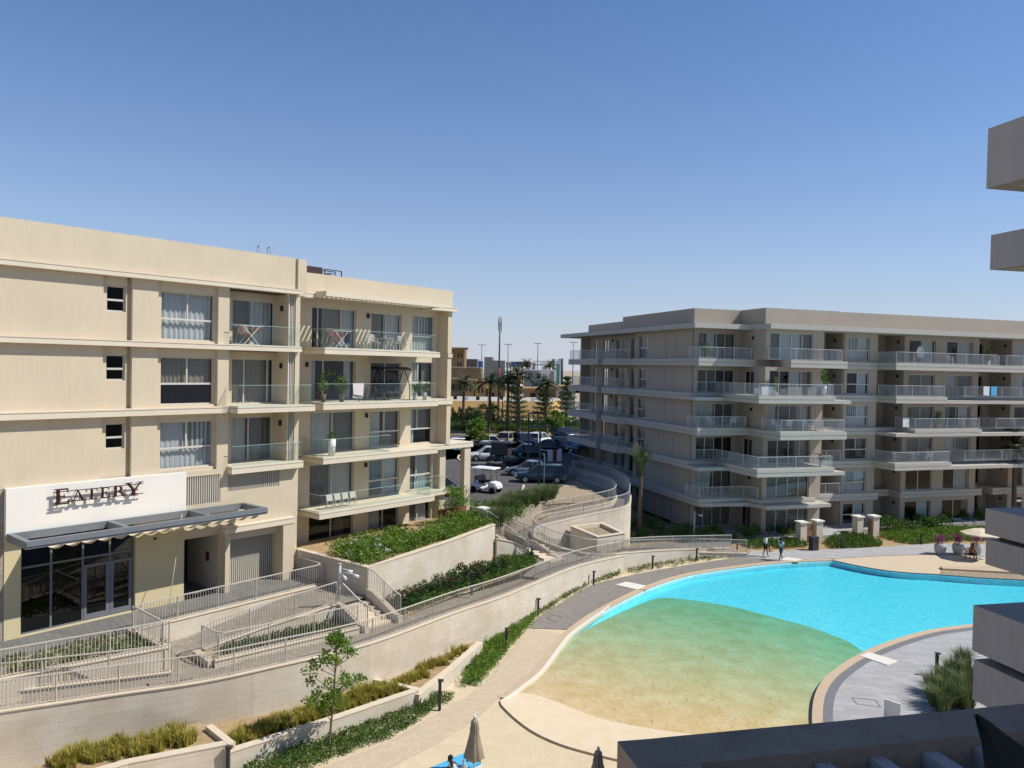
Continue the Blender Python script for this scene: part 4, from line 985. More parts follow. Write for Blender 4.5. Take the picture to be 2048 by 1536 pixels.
# canopy: three open steel bays over a rolled fabric shade
cp = thing('shop_canopy', L(.3, -.1, 7.2), 'long grey steel canopy of three open bays with scalloped cream fabric under the eatery sign', 'canopy')
CU0, CU1, CV = .33, 10.80, 1.95
mb = MB()
mb.box(L, CU0, CU1, CV-.22, CV, 7.06, 7.36); mb.box(L, CU0+.02, CU1-.02, CV-.002, CV+.05, 7.16, 7.32)
mb.box(L, CU0, CU1, -.10, .02, 7.06, 7.36)
for u in (CU0, 4.12, 7.80, CU1-.22): mb.box(L, u, u+.22, .022, CV-.222, 7.062, 7.358)
mb.build('frame', M_['grey_metal'], cp)
mb = MB(); n = 220
for i in range(n):
    for j in range(6):
        def sc_(i, j):
            u = 1.2+(10.5-1.2)*i/n; v = .05+(CV-.3)*j/6
            return L(u, v, 7.0-.13*abs(math.sin(math.pi*(u-1.2)/.62)))
        mb.quad(sc_(i, j), sc_(i, j+1), sc_(i+1, j+1), sc_(i+1, j), sm=True)
mb.build('fabric_shade', M_['canvas_light'], cp)
# ------------------------------------------------------------------ right building
RB = thing('apartment_building', RF(.7, -2.2, .35), 'beige apartment block right of centre, one side in shade, railed balconies all round', 'building')
B = RF
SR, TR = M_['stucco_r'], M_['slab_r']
SF_ = Fr(RF(.7, 0).x, RF(.7, 0).y, RF.az+90)       # side facade: u = forward (v of B), v = outwards to the left
ZT = [3.37, 6.42, 9.48, 12.5, 15.56]                # slab tops of floors 0-4
ZB = [2.72, 5.77, 8.83, 11.87, 14.92]
def bp_(*uv): return [RF(u, v) for u, v in uv]
def double_slab(k, low, up=None, name='balcony_slab', z0=None, z1=None):
    """lower fascia, dark groove, upper fascia (each with its own outline)"""
    z0 = ZB[k] if z0 is None else z0; z1 = ZT[k] if z1 is None else z1; zm = z0+.30
    up = up or low
    m1 = MB(); m1.prism(bp_(*low), z0, zm); m1.prism(offset_poly(bp_(*up), .06), zm, zm+.05, top=False, bottom=False); m1.prism(bp_(*up), zm+.05, z1)
    return m1.build(name, TR, RB)
END = 62
# slab outlines: left edge, left wing front, bay, link, mid section, far end
def outline(wingv, bay, mid, far, backjog=True, bayR=11.75, linkv=.35):
    """bay=(u0,v) front of bay, mid=(u0,v)"""
    pts = [(0, -27.5), (-1.1, -27.5), (-1.1, -19.0), (-.1, -19.0), (-.1, -18.0), (-1.0, -18.0), (-1.0, -14.2), (-.05, -13.6), (0, wingv)]
    pts += [(bay[0], wingv), (bay[0], bay[1]), (bayR, bay[1]), (bayR, linkv), (mid[0], linkv), (mid[0], mid[1]), (mid[2], mid[1]), (mid[2], linkv), (END, linkv), (END, -27.5)]
    return pts
double_slab(4, outline(-.2, (7.35, 2.6), (18.7, 2.6, END-3), 0, bayR=13.3))
double_slab(3, outline(-.6, (2.9, 4.4), (18.9, 2.5, END-3), 0, bayR=12.2), outline(-1.7, (2.9, 4.4), (18.9, 2.5, 24.9), 0, bayR=10.6))
double_slab(2, outline(-.2, (5.1, 4.4), (18.8, 2.7, END-3), 0, bayR=11.85), outline(-.2, (5.1, 4.4), (21.0, 2.7, 29), 0, bayR=11.85))
double_slab(1, outline(.1, (2.85, 4.5), (18.6, 2.9, END-3), 0, bayR=11.7), outline(-1.7, (2.85, 4.5), (18.6, 2.9, 25.2), 0, bayR=10.6))
pts = [(0, -27.5), (0, .4), (4.6, 1.0), (5.1, 2.8), (11.8, 2.8), (11.8, .35), (19.2, .35), (19.2, -1.2), (21.95, -1.2), (21.95, .25), (32.1, .25), (32.1, -1.5), (33.5, -1.5), (33.5, .25), (END, .25), (END, -27.5)]
double_slab(0, pts, [(0, -27.5), (0, .4), (4.6, .4), (5.1, 1.75), (11.0, 1.75), (11.0, .35), (19.2, .35), (19.2, -1.2), (21.95, -1.2), (21.95, .25), (32.1, .25), (32.1, -1.5), (33.5, -1.5), (33.5, .25), (END, .25), (END, -27.5)])
# roof slab and parapet
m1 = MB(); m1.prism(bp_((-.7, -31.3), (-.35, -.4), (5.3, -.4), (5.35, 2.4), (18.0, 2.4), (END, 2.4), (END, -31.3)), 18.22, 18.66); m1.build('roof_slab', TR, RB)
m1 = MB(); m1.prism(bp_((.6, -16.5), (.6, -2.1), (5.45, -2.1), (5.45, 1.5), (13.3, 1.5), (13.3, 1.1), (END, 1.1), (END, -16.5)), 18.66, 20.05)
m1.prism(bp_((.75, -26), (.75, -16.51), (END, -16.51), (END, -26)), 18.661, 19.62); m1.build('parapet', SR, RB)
m1 = MB(); m1.prism(bp_((4, -12), (4, -8), (9, -8), (9, -12)), 20.05, 20.5); m1.build('roof_box', SR, RB)
# back volume so the interiors stay dark
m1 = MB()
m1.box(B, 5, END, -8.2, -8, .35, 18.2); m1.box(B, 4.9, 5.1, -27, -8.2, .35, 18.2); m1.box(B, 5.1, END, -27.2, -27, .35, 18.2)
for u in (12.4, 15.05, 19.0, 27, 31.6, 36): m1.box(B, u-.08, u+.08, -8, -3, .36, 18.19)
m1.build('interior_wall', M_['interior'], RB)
def fz(k):
    z0 = .35 if k == 0 else ZT[k-1]
    z1 = ZB[k] if k < 5 else 18.22
    return z0-.01, z1+.01
# five storeys: k = 0 (ground) .. 5?  storeys between slabs
st = [(.35, 2.73), (3.36, 5.78), (6.41, 8.84), (9.47, 11.88), (12.49, 14.93), (15.55, 18.23)]
crr = random.Random(5)
def rc():
    r = crr.random()
    if r < .3: return [(0, .48, 'curtain'), (.5, 1, 'curtain_grey')]
    if r < .5: return [(0, .3, 'curtain_grey'), (.6, .95, 'curtain')]
    if r < .7: return [(0, 1, 'curtain_tan')]
    if r < .85: return [(.55, .98, 'curtain')]
    return []
for k, (z0, z1) in enumerate(st):
    hgt = z1-z0; wt = z1-.38
    # left wing: front wall with wide sliding doors
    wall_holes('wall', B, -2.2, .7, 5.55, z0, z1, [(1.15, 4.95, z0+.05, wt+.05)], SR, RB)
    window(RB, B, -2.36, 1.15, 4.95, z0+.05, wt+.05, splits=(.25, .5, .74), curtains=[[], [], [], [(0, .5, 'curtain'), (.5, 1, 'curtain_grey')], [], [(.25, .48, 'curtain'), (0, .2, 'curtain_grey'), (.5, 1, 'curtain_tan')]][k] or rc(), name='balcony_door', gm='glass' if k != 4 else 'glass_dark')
    # side of the bay (faces left)
    BS = Fr(RF(5.55, 0).x, RF(5.55, 0).y, RF.az+90)
    hl = [(-1.6, -.1, z0+.05, wt)] if k in (0, 2, 4) else []
    wall_holes('wall', BS, 0, -2.19, 1.49, z0, z1, hl, SR, RB)
    if hl: window(RB, BS, -.14, *hl[0], splits=(.5,), curtains=[(.5, 1, 'curtain_grey')], name='balcony_door')
    else: lamp_box(RB, BS, -.3, 0, z1-.75, .16)
    # bay front
    wall_holes('wall', B, 1.5, 5.56, 10.9, z0, z1, [(6.02, 10.45, z0+.05, wt+.08)], SR, RB)
    window(RB, B, 1.36, 6.02, 10.45, z0+.05, wt+.08, splits=(.24, .5, .76), curtains=[[(.0, .5, 'curtain_tan'), (.5, .98, 'curtain_tan')], [(0, 1, 'curtain_grey')], [], [(0, .2, 'curtain'), (.2, .7, 'curtain_grey'), (.72, .98, 'curtain')], [(.5, .75, 'curtain')], [(0, .22, 'curtain_grey'), (.25, .75, 'curtain'), (.77, 1, 'curtain_grey')]][k], name='balcony_door')
    m1 = MB(); m1.box(B, 10.92, 11.65, .2, 1.5, z0, z1); m1.build('bay_column', SR, RB)
    # nook behind the column, then the window tower
    wall_holes('wall', B, -2.2, 11.66, 15.3, z0, z1, [(13.0, 14.6, z0+.05, wt)], SR, RB)
    window(RB, B, -2.34, 13.0, 14.6, z0+.05, wt, splits=(.5,), curtains=rc(), name='balcony_door')
    NS_ = Fr(RF(14.95, 0).x, RF(14.95, 0).y, RF.az+90)
    wall_holes('wall', NS_, 0, -2.19, .05, z0, z1, [], SR, RB)
    lamp_box(RB, NS_, -.9, 0, z1-.7, .16)
    wall_holes('wall', B, .05, 14.96, 18.95, z0, z1, [(15.5, 18.05, z0+.1, wt+.05)], SR, RB)
    window(RB, B, -.08, 15.5, 18.05, z0+.1, wt+.05, splits=(.5,), transom=.46, curtains=[(0, .5, 'curtain_grey', .46), (.5, 1, 'curtain', .46), (0, 1, 'curtain')] if k % 2 else rc())
    # recess and mid section, twice
    for du, n in ((0, 0), (13.6, 1), (27.2, 2)):
        if n == 2 and k > 5: continue
        wall_holes('wall', B, -2.4, 18.96+du, 22.2+du, z0, z1, [(19.6+du, 21.2+du, z0+.05, wt)], SR, RB)
        window(RB, B, -2.54, 19.6+du, 21.2+du, z0+.05, wt, splits=(.5,), curtains=rc(), name='balcony_door', gm='glass_dark')
        MS = Fr(RF(22.15+du, 0).x, RF(22.15+du, 0).y, RF.az+90)
        wall_holes('wall', MS, 0, -2.39, -.01, z0, z1, [], SR, RB)
        lamp_box(RB, MS, -.7, 0, z1-.6, .16)
        wall_holes('wall', B, 0, 22.16+du, 31.45+du, z0, z1, [(22.75+du, 25.95+du, z0+.05, wt), (27.35+du, 30.65+du, z0+.05, wt)], SR, RB)
        window(RB, B, -.14, 22.75+du, 25.95+du, z0+.05, wt, splits=(.5,), curtains=rc(), name='balcony_door')
        window(RB, B, -.14, 27.35+du, 30.65+du, z0+.05, wt, splits=(.45,), curtains=rc(), name='balcony_door')
    # left side facade
    ops = [(-12.9, -10.95, z0+.1, wt+.05)]
    wall_holes('wall', SF_, 0, -13.6, -2.21, z0, z1, ops, SR, RB)
    window(RB, SF_, -.14, *ops[0], splits=(.55,), transom=.45, curtains=[(0, .5, 'curtain_grey'), (.5, 1, 'curtain')])
    m1 = MB()
    for q in (-7.25, -5.55): m1 = MB(); m1.box(SF_, q-.05, q+.05, .001, .006, z0+.02, z1-.02); m1.build('joint', M_['curtain_grey'], RB)
    BK = Fr(RF(2.0, 0).x, RF(2.0, 0).y, RF.az+90)
    ops = [(-27.0, -26.1, z0+.05, wt), (-24.4, -23.0, z0+.9 if k == 5 else z0+.05, wt), (-20.9, -18.2, z0+.05, wt), (-17.2, -15.0, z0+.05, wt)]
    wall_holes('wall', BK, 0, -28.6, -13.61, z0, z1, ops, SR, RB)
    for o_ in ops: window(RB, BK, -.14, *o_, splits=(.5,), curtains=rc(), name='balcony_door')
    m1 = MB(); m1.box(B, .9, 1.99, -13.9, -13.61, z0, z1); m1.build('side_wall', SR, RB)
    m1 = MB(); m1.box(B, .9, 1.99, -28.6, -28.3, z0, z1); m1.build('side_wall', SR, RB)
    lamp_box(RB, BK, -21.8, 0, z1-.5, .16)
# railings on the balconies
def rr(pts, z, **k):
    railing([RF(u, v, z+.0) for u, v in pts], None, parent=RB, m=M_['rail_r'], gap=.13, post=2.1, bar=.02, h=1.0, **k)
rr([(.15, -2.1), (.15, -.35), (5.4, -.35), (5.4, -2.1)], ZT[4])
rr([(5.75, 1.6), (7.5, 2.4), (12.9, 2.4), (12.9, .3)], ZT[4])
rr([(.7, -1.9), (3.05, -1.9), (3.05, 4.2), (10.45, 4.2), (10.45, 1.6)], ZT[3])
rr([(11.7, .2), (14.9, .2)], ZT[3])
rr([(.15, -2.1), (.15, -.35), (5.0, -.35), (5.0, -1.5)], ZT[2])
rr([(5.3, 1.6), (5.3, 4.2), (11.7, 4.2), (11.7, .5)], ZT[2])
rr([(.7, -1.9), (3.05, -1.9), (3.05, 4.3), (10.45, 4.3), (10.45, 1.6)], ZT[1])
rr([(11.7, .2), (14.9, .2)], ZT[1])
rr([(.15, -2.1), (.15, .2), (4.6, .2), (5.2, 1.4)], ZT[0])
rr([(11.7, .2), (14.9, .2)], ZT[0])
for k, a, b in ((4, 18.85, 2.4), (3, 19.05, 2.3), (2, 21.15, 2.5), (1, 18.75, 2.7)):
    e = {4: 31.2, 3: 24.75, 2: 28.85, 1: 25.05}[k]
    rr([(a, .2), (a, b), (e, b), (e, .2)], ZT[k])
    rr([(e+2.6 if k != 4 else 32.5, .2), (e+2.6 if k != 4 else 32.5, 2.1), (e+12, 2.1), (e+12, .2)], ZT[k])
for k in range(5):
    q = -1.0
    railing([SF_(-27.4, 1.6, ZT[k]), SF_(-19.2, 1.6, ZT[k]), SF_(-19.2, .7, ZT[k])], None, parent=RB, m=M_['rail_r'], gap=.15, post=2.6, bar=.02)
    railing([SF_(-17.8, .7, ZT[k]), SF_(-17.8, 1.5, ZT[k]), SF_(-14.4, 1.5, ZT[k]), SF_(-13.7, .7, ZT[k])], None, parent=RB, m=M_['rail_r'], gap=.15, post=2.4, bar=.02)
# gate pillars and wooden gates in the garden
def pillar(px, label):
    a = P(px[0], px[1], .1); t = thing('gate_pillar', a, label, 'pillar')
    m1 = MB(); fr = Fr(a.x, a.y, RF.az); m1.box(fr, -.32, .32, -.32, .32, 0, 1.72); m1.build('shaft', M_['slab'], t)
    m1 = MB(); m1.box(fr, -.42, .42, -.42, .42, 1.721, 1.84); m1.build('cap', M_['white_wall'], t)
pillar((1602, 1083), 'left stone pillar of the brown wooden garden gate')
pillar((1634, 1080), 'right stone pillar of the brown wooden garden gate, nearest the dark litter bin')
pillar((1715, 1070), 'pale garden pillar standing alone between two patches of green ground cover')
pillar((1747, 1069), 'pale garden pillar with a brown gate edge, at the head of the narrow grey garden path')
t = thing('garden_gate', P(1618, 1082, .1), 'slatted brown wooden gate between two pale pillars', 'gate')
fr = Fr(P(1618, 1082, .1).x, P(1618, 1082, .1).y, RF.az)
m1 = MB()
for i in range(9): m1.box(fr, -.36, .36, -.03, .03, .15+i*.16, .28+i*.16)
m1.build('slats', M_['wood'], t)
m1 = MB(); m1.box(fr, -.36, -.29, .031, .07, .1, 1.6); m1.build('stile', M_['wood'], t)
t = thing('garden_gate', P(1738, 1070, .1), 'narrow brown wooden gate leaf seen edge-on beside the last pale pillar', 'gate')
fr = Fr(P(1738, 1070, .1).x, P(1738, 1070, .1).y, RF.az-60)
m1 = MB()
for i in range(9): m1.box(fr, -.36, .36, -.03, .03, .15+i*.16, .28+i*.16)
m1.build('slats', M_['wood'], t)
# ------------------------------------------------------------------ our own building on the right and the ledge in front of the camera
OF = Fr(0, 0, 77.14)                    # u to the right, -v forward
OB = thing('apartment_building', OF(3.2, 2, 0), 'near white building at the right edge, its stacked shaded balcony boxes cut by the frame', 'building')
W_ = M_['our_wall']
mb = MB()
for bx in ((5.3, 13, -4.4, 8), (12.6, 18, -11, -4.41), (16.8, 25, -15, -11.01), (21.8, 30, -19.5, -15.01)): mb = MB(); mb.box(OF, *bx, 0, 21); mb.build('wall', W_, OB)
def bandbox(u, f, z0, z1, du, df, name='balcony_band'):
    m1 = MB(); m1.box(OF, u, u+du, -f, -f+df, z0, z1); return m1.build(name, W_, OB)
bandbox(9.74, 10.07, 17.31, 18.23, 2.9, 5.4); bandbox(17.21, 17.58, 17.31, 18.25, 4.6, 6.3)
bandbox(20.6, 20.9, 9.34, 10.16, 4, 6.5); bandbox(20.62, 20.86, 8.35, 9.18, 4, 6.4); 
bandbox(12.6, 13.0, 8.89, 9.81, 4.5, 7); bandbox(12.61, 12.96, 7.91, 8.72, 4.5, 6.9)
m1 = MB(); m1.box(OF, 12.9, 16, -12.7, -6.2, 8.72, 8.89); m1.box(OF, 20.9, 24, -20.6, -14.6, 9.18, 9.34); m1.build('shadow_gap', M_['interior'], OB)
for u, f, z in ((9.74, 10.07, 17.31), (17.21, 17.58, 17.31)):
    m1 = MB(); m1.box(OF, u+.25, u+2.6, -f+.25, -f+5, z-.006, z-.001); m1.build('soffit', M_['slab_r'], OB)
# ledge: a concrete frame holding upright fins
LG = thing('balcony_ledge', OF(.76, -1.94, 12.4), 'dark shaded concrete balcony ledge with slanting fins across the bottom right corner', 'balcony ledge')
mb = MB(); n = 60
jr = random.Random(3)
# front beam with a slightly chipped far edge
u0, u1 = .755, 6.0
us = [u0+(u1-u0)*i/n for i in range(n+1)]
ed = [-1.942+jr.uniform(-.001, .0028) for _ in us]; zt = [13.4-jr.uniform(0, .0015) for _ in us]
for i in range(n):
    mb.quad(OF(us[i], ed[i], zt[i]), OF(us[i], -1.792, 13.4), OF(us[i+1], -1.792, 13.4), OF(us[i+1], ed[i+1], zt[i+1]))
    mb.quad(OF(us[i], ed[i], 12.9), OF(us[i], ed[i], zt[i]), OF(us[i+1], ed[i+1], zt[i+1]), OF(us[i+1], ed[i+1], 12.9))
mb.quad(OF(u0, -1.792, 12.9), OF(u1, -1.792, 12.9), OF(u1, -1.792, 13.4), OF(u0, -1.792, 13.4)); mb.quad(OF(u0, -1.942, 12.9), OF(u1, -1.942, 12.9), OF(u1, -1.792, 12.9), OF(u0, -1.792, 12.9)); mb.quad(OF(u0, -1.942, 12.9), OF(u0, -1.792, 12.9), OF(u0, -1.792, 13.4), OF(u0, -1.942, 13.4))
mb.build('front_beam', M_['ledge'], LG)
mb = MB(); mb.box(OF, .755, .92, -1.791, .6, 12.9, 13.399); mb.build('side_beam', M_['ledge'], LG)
for i in range(26):
    u = 1.083+.167*i
    mb = MB(); mb.box(OF, u, u+.045, -1.79, -.9, 12.95, 13.37); mb.build('fin', W_, LG)
mb = MB(); mb.box(OF, .76, 5.2, -1.90, -.3, 12.0, 12.1); mb.build('lower_slab', M_['wood'], LG)
mb = MB(); mb.box(OF, .921, 5.2, -.9, -.75, 12.9, 13.39); mb.build('rear_beam', W_, LG)
# floor under the viewer, and parapet of the balcony
mb = MB(); mb.box(OF, -2.2, 5.29, -.7, 2.5, 12.6, 12.75); mb.build('balcony_floor', W_, OB)
# plant by the viewer
t = thing('potted_plant', OF(1.15, -.2, 12.75), 'almost black sword-shaped leaf of a plant close to the camera at the bottom right corner', 'plant')
def pd(x, y, D):
    d = ray(x, y); return Vector((0, 0, H))+d*(D/d.y)
for pts, wd in ((((1952, 1428, .80), (1985, 1475, .78), (2025, 1540, .76), (2080, 1640, .74)), (.001, .012, .026, .03)), (((2120, 1500, .9), (2110, 1560, .85), (2100, 1640, .8), (2090, 1700, .76)), (.001, .012, .022, .03))):
    mb = MB(); c = [pd(*p) for p in pts]; c = crom(c, 5); k = len(c)
    s = Vector((.75, -.3, .55)).normalized()
    ww = [wd[min(3, int(i/5))]+(wd[min(3, int(i/5)+1)]-wd[min(3, int(i/5))])*((i % 5)/5) for i in range(k)]
    for i in range(k-1):
        a, b = c[i], c[i+1]; dn = Vector((0, .004, -.004))
        mb.quad(a-s*ww[i], b-s*ww[i+1], b+dn, a+dn, sm=True); mb.quad(a+dn, b+dn, b+s*ww[i+1], a+s*ww[i], sm=True)
    mb.build('leaf', mat('dark_leaf', (.006, .008, .006), .7) if 'dark_leaf' not in bpy.data.materials else bpy.data.materials['dark_leaf'], t)
mb = MB(); c = OF(1.15, -.2, 12.751); mb.tube([c, c+Vector((0, 0, .30))], [.11, .15], 16); mb.build('pot', M_['our_wall'], t)
mb = MB(); q = pd(2085, 1670, .75); mb.tube([c+Vector((0, 0, .3)), c+Vector((0, 0, .45)), q], [.02, .015, .008], 6); mb.build('stem', M_['leaf_dark'], t)

# ------------------------------------------------------------------ vegetation
vr = random.Random(21)
def leafq(mb, p, d, l, w_, r=None):
    """one leaf: pointed quad from p along d"""
    d = d.normalized(); s = d.cross(Vector((vr.gauss(0, 1), vr.gauss(0, 1), vr.gauss(0, 1))))
    if s.length < 1e-4: s = Vector((1, 0, 0))
    s.normalize(); n = len(mb.v)
    mb.v += [p, p+d*l*.45+s*w_, p+d*l, p+d*l*.45-s*w_]; mb.f.append((n, n+1, n+2, n+3)); mb.uv.append([(0, 0)]*4); mb.sm.append(False)
def rv():
    while True:
        v = Vector((vr.uniform(-1, 1), vr.uniform(-1, 1), vr.uniform(-1, 1)))
        if .01 < v.length < 1: return v
def clump(mb, c, rx, rz, n, l, w_, shell=.55):
    for _ in range(n):
        v = rv(); v = v.normalized()*(shell+(1-shell)*vr.random())
        p = c+Vector((v.x*rx, v.y*rx, v.z*rz)); d = v+rv()*.8+Vector((0, 0, .35)); leafq(mb, p, d, l*vr.uniform(.7, 1.3), w_*vr.uniform(.7, 1.2))
def grass(mb, c, n, h, spread, w_=.012, lean=.6):
    for _ in range(n):
        a = vr.uniform(0, 2*math.pi); r = spread*math.sqrt(vr.random())*.5; p = c+Vector((math.cos(a)*r, math.sin(a)*r, 0))
        L_ = h*vr.uniform(.6, 1.1); k = lean*vr.uniform(.1, 1.0); dr = Vector((math.cos(a+vr.gauss(0, .5)), math.sin(a+vr.gauss(0, .5)), 0)); s = Vector((-dr.y, dr.x, 0))*w_
        m_ = p+Vector((0, 0, L_*.6))+dr*(L_*k*.3); e = p+Vector((0, 0, L_*(1-.25*k)))+dr*(L_*k*.95)
        n0 = len(mb.v); mb.v += [p-s, p+s, m_+s*.8, m_-s*.8, e]; mb.f += [(n0, n0+1, n0+2, n0+3), (n0+3, n0+2, n0+4)]; mb.uv += [[(0, 0)]*4, [(0, 0)]*3]; mb.sm += [False, False]
def shrub_proto(kind):
    t = thing('shrub', Vector((0, 0, 0)), 'x', 'shrub'); Z0 = Vector((0, 0, 0))
    if kind == 'yellow':
        mb = MB()
        for _ in range(9):
            c = Vector((vr.gauss(0, .14), vr.gauss(0, .14), 0)); grass(mb, c, 24, vr.uniform(.25, .52), .12, .011, .55)
        mb.build('foliage', M_['leaf_yellow'], t)
    elif kind == 'hedge':
        mb = MB()
        for _ in range(11): clump(mb, Vector((vr.gauss(0, .28), vr.gauss(0, .28), vr.uniform(.25, .75))), .30, .28, 85, .13, .034)
        mb.build('foliage', M_['leaf_bright'], t)
        mb = MB()
        for _ in range(5): mb.tube([Z0, Vector((vr.gauss(0, .15), vr.gauss(0, .15), .6))], [.02, .01], 5)
        mb.build('stem', M_['trunk'], t)
    elif kind == 'bush':
        mb = MB()
        for _ in range(12): clump(mb, Vector((vr.gauss(0, .32), vr.gauss(0, .32), vr.uniform(.2, .7))), .32, .26, 70, .12, .035)
        mb.build('foliage', M_['leaf'], t)
    elif kind == 'flower':
        mb = MB()
        for _ in range(5): clump(mb, Vector((vr.gauss(0, .08), vr.gauss(0, .08), vr.uniform(.12, .3))), .14, .14, 36, .12, .03)
        mb.build('foliage', M_['leaf_dark'], t)
        mb = MB()
        for _ in range(3): clump(mb, Vector((vr.gauss(0, .1), vr.gauss(0, .1), vr.uniform(.36, .46))), .055, .05, 18, .06, .022)
        mb.build('blossom', M_['flower_red'], t)
    elif kind == 'tuft':
        mb = MB(); grass(mb, Z0, 420, 1.15, .5, .014, .75); mb.build('blades', M_['leaf_olive'], t)
    elif kind == 'small':
        mb = MB()
        for _ in range(3): clump(mb, Vector((vr.gauss(0, .05), vr.gauss(0, .05), .1)), .1, .1, 22, .1, .026)
        mb.build('foliage', M_['leaf'], t)
        mb = MB(); clump(mb, Vector((0, 0, .24)), .05, .04, 14, .05, .02); mb.build('blossom', M_['flower_red'], t)
    return t
def ordn(i): return 'first' if i == 0 else '%d%s' % (i+1, 'th' if 10 <= (i+1) % 100 <= 20 else {1: 'st', 2: 'nd', 3: 'rd'}.get((i+1) % 10, 'th'))
used_ = set()
def scatter(protos, pts, label, group, cat='shrub', smin=.8, smax=1.2):
    """copies of a few prototypes at the given points, counted from the left as the photo shows them"""
    pts = sorted(pts, key=lambda p: (p-Vector((0, 0, H))).dot(cX)/(p-Vector((0, 0, H))).dot(cF))
    for i, p in enumerate(pts):
        proto = protos[i % len(protos)]
        if proto.name not in used_: o = proto; used_.add(proto.name)
        else: o = copy_tree(proto)
        o.location = p; o.rotation_euler = (0, 0, vr.uniform(0, 6.28)); s = vr.uniform(smin, smax); o.scale = (s, s, s*vr.uniform(.9, 1.1))
        o['label'] = label+', '+ordn(i)+' from the left'; o['category'] = cat; o['group'] = group
def inpoly(p, poly):
    c = False; n = len(poly)
    for i in range(n):
        a, b = poly[i-1], poly[i]
        if (a.y > p.y) != (b.y > p.y) and p.x < (b.x-a.x)*(p.y-a.y)/(b.y-a.y)+a.x: c = not c
    return c
def fill(poly, step, z, jit=.35, keep=1.0):
    xs = [p.x for p in poly]; ys = [p.y for p in poly]; out = []; y = min(ys)
    while y < max(ys):
        x = min(xs)
        while x < max(xs):
            q = Vector((x+vr.uniform(-jit, jit)*step, y+vr.uniform(-jit, jit)*step, z))
            if inpoly(q, poly) and vr.random() < keep: out.append(q)
            x += step
        y += step
    return out
def cover(name, poly, z, step, hh, label, m, n=14, l=.10, w_=.03, keep=.97, r=.17):
    n = int(n*1.6)
    mb = MB()
    for p in fill(poly, step, z, .5, keep):
        hsc = hh*(.55+.7*vr.random()); clump(mb, p+Vector((0, 0, hsc*.5)), r*vr.uniform(.7, 1.3), hsc*.5, n, l, w_, .3)
    return mb.build(name, m, None, kind='stuff', label=label, cat='ground cover')
# yellow shrubs in the three planters
yp = [shrub_proto('yellow') for _ in range(3)]
def yline(a, b, n, z, wd, lab, grp):
    pts = []
    for i in range(n):
        t_ = (i+.5)/n; p = a.lerp(b, t_); d = (b-a).normalized(); s = Vector((-d.y, d.x, 0))
        pts.append(Vector((p.x, p.y, z))+s*vr.uniform(-wd, wd)+d*vr.uniform(-.15, .15))
    scatter(yp, pts, lab, grp, smin=.7, smax=1.25)
def mid(fp, bk, z): return Vector(((fp.x+bk.x)/2, (fp.y+bk.y)/2, z))
def line_pts(a, b, n, z, wd):
    pts = []
    for i in range(n):
        p = a.lerp(b, (i+.5)/n); d = (b-a).normalized(); s = Vector((-d.y, d.x, 0))
        pts.append(Vector((p.x, p.y, z))+s*vr.uniform(-wd, wd)+d*vr.uniform(-.15, .15))
    return pts
scatter(yp, line_pts(P(110, 1530, .82), P(385, 1474, .82), 46, .82, .50), 'yellow-green spiky shrub in the leftmost low planter', 'shrubs in the leftmost planter', smin=.7, smax=1.25)
scatter(yp, line_pts(P(470, 1484, .58), P(790, 1376, .58), 78, .58, .46), 'yellow-green spiky shrub in the middle low planter', 'shrubs in the middle planter', smin=.7, smax=1.25)
scatter(yp, line_pts(P(800, 1376, .48), P(880, 1328, .48), 13, .48, .35)+line_pts(P(880, 1328, .48), P(930, 1296, .48), 4, .48, .12), 'yellow-green spiky shrub in the rightmost low planter', 'shrubs in the rightmost planter', smin=.7, smax=1.25)
# hedge on the tall planter: one long clipped-looking mass
hg = thing('hedge', LF(20, 3.4, 4.15), 'bright green leafy hedge along the top of the tall planter wall', 'hedge')
mb = MB()
for i in range(30):
    u = 14.75+i*.41; v = 4.75-.175*(u-14.5); hz_ = 4.2+.1*math.sin(i*1.3)
    for j in range(14 if i < 14 else 9):
        c = LF(u+vr.uniform(-.25, .25), v-.05-vr.uniform(0, 3.3 if i < 14 else 1.9), hz_+vr.uniform(.05, .72)); clump(mb, c, .34, .27, 52, .14, .038)
mb.build('foliage', M_['leaf_bright'], hg)
mb = MB()
for i in range(40): u = vr.uniform(15, 26.5); v = 4.4-.175*(u-14.5)-vr.uniform(0, 1.4); mb.tube([LF(u, v, 4.15), LF(u+vr.uniform(-.2, .2), v+vr.uniform(-.2, .2), 4.9)], [.02, .008], 5)
mb.build('stems', M_['trunk'], hg)
fl_ = thing('flowering_bush', LF(15.6, 3.3, 4.1), 'bush with white and pale violet flowers at the planter corner below the first balcony', 'bush')
mb = MB()
for _ in range(10): clump(mb, LF(15.6+vr.gauss(0, .5), 3.4+vr.gauss(0, .5), 4.4+vr.uniform(0, .5)), .3, .25, 60, .13, .03)
mb.build('foliage', M_['leaf'], fl_)
mb = MB()
for _ in range(26): clump(mb, LF(15.6+vr.gauss(0, .6), 3.6+vr.gauss(0, .5), 4.6+vr.uniform(-.1, .5)), .07, .06, 12, .06, .03)
mb.build('blossom', M_['flower_white'], fl_)
ar = thing('climbing_shrub', LF(25.9, .9, 4.2), 'tall arching green shrub hanging over a brown wall behind the porch column', 'shrub')
mb = MB()
for _ in range(22): clump(mb, LF(25.6+vr.gauss(0, .6), .2+vr.gauss(0, .5), 5.3+vr.uniform(-.2, 1.2)), .35, .22, 70, .14, .034)
for _ in range(10): clump(mb, LF(25.3+vr.gauss(0, .6), .5+vr.gauss(0, .3), 4.6+vr.uniform(-.2, .4)), .3, .25, 50, .14, .034)
mb.build('foliage', M_['leaf_bright'], ar)
mb = MB()
for i in range(6): mb.tube([LF(25.2+i*.2, .2, 4.1), LF(25.2+i*.2, .3, 5.2), LF(25.1+i*.25, .7, 5.9)], [.03, .02, .01], 5)
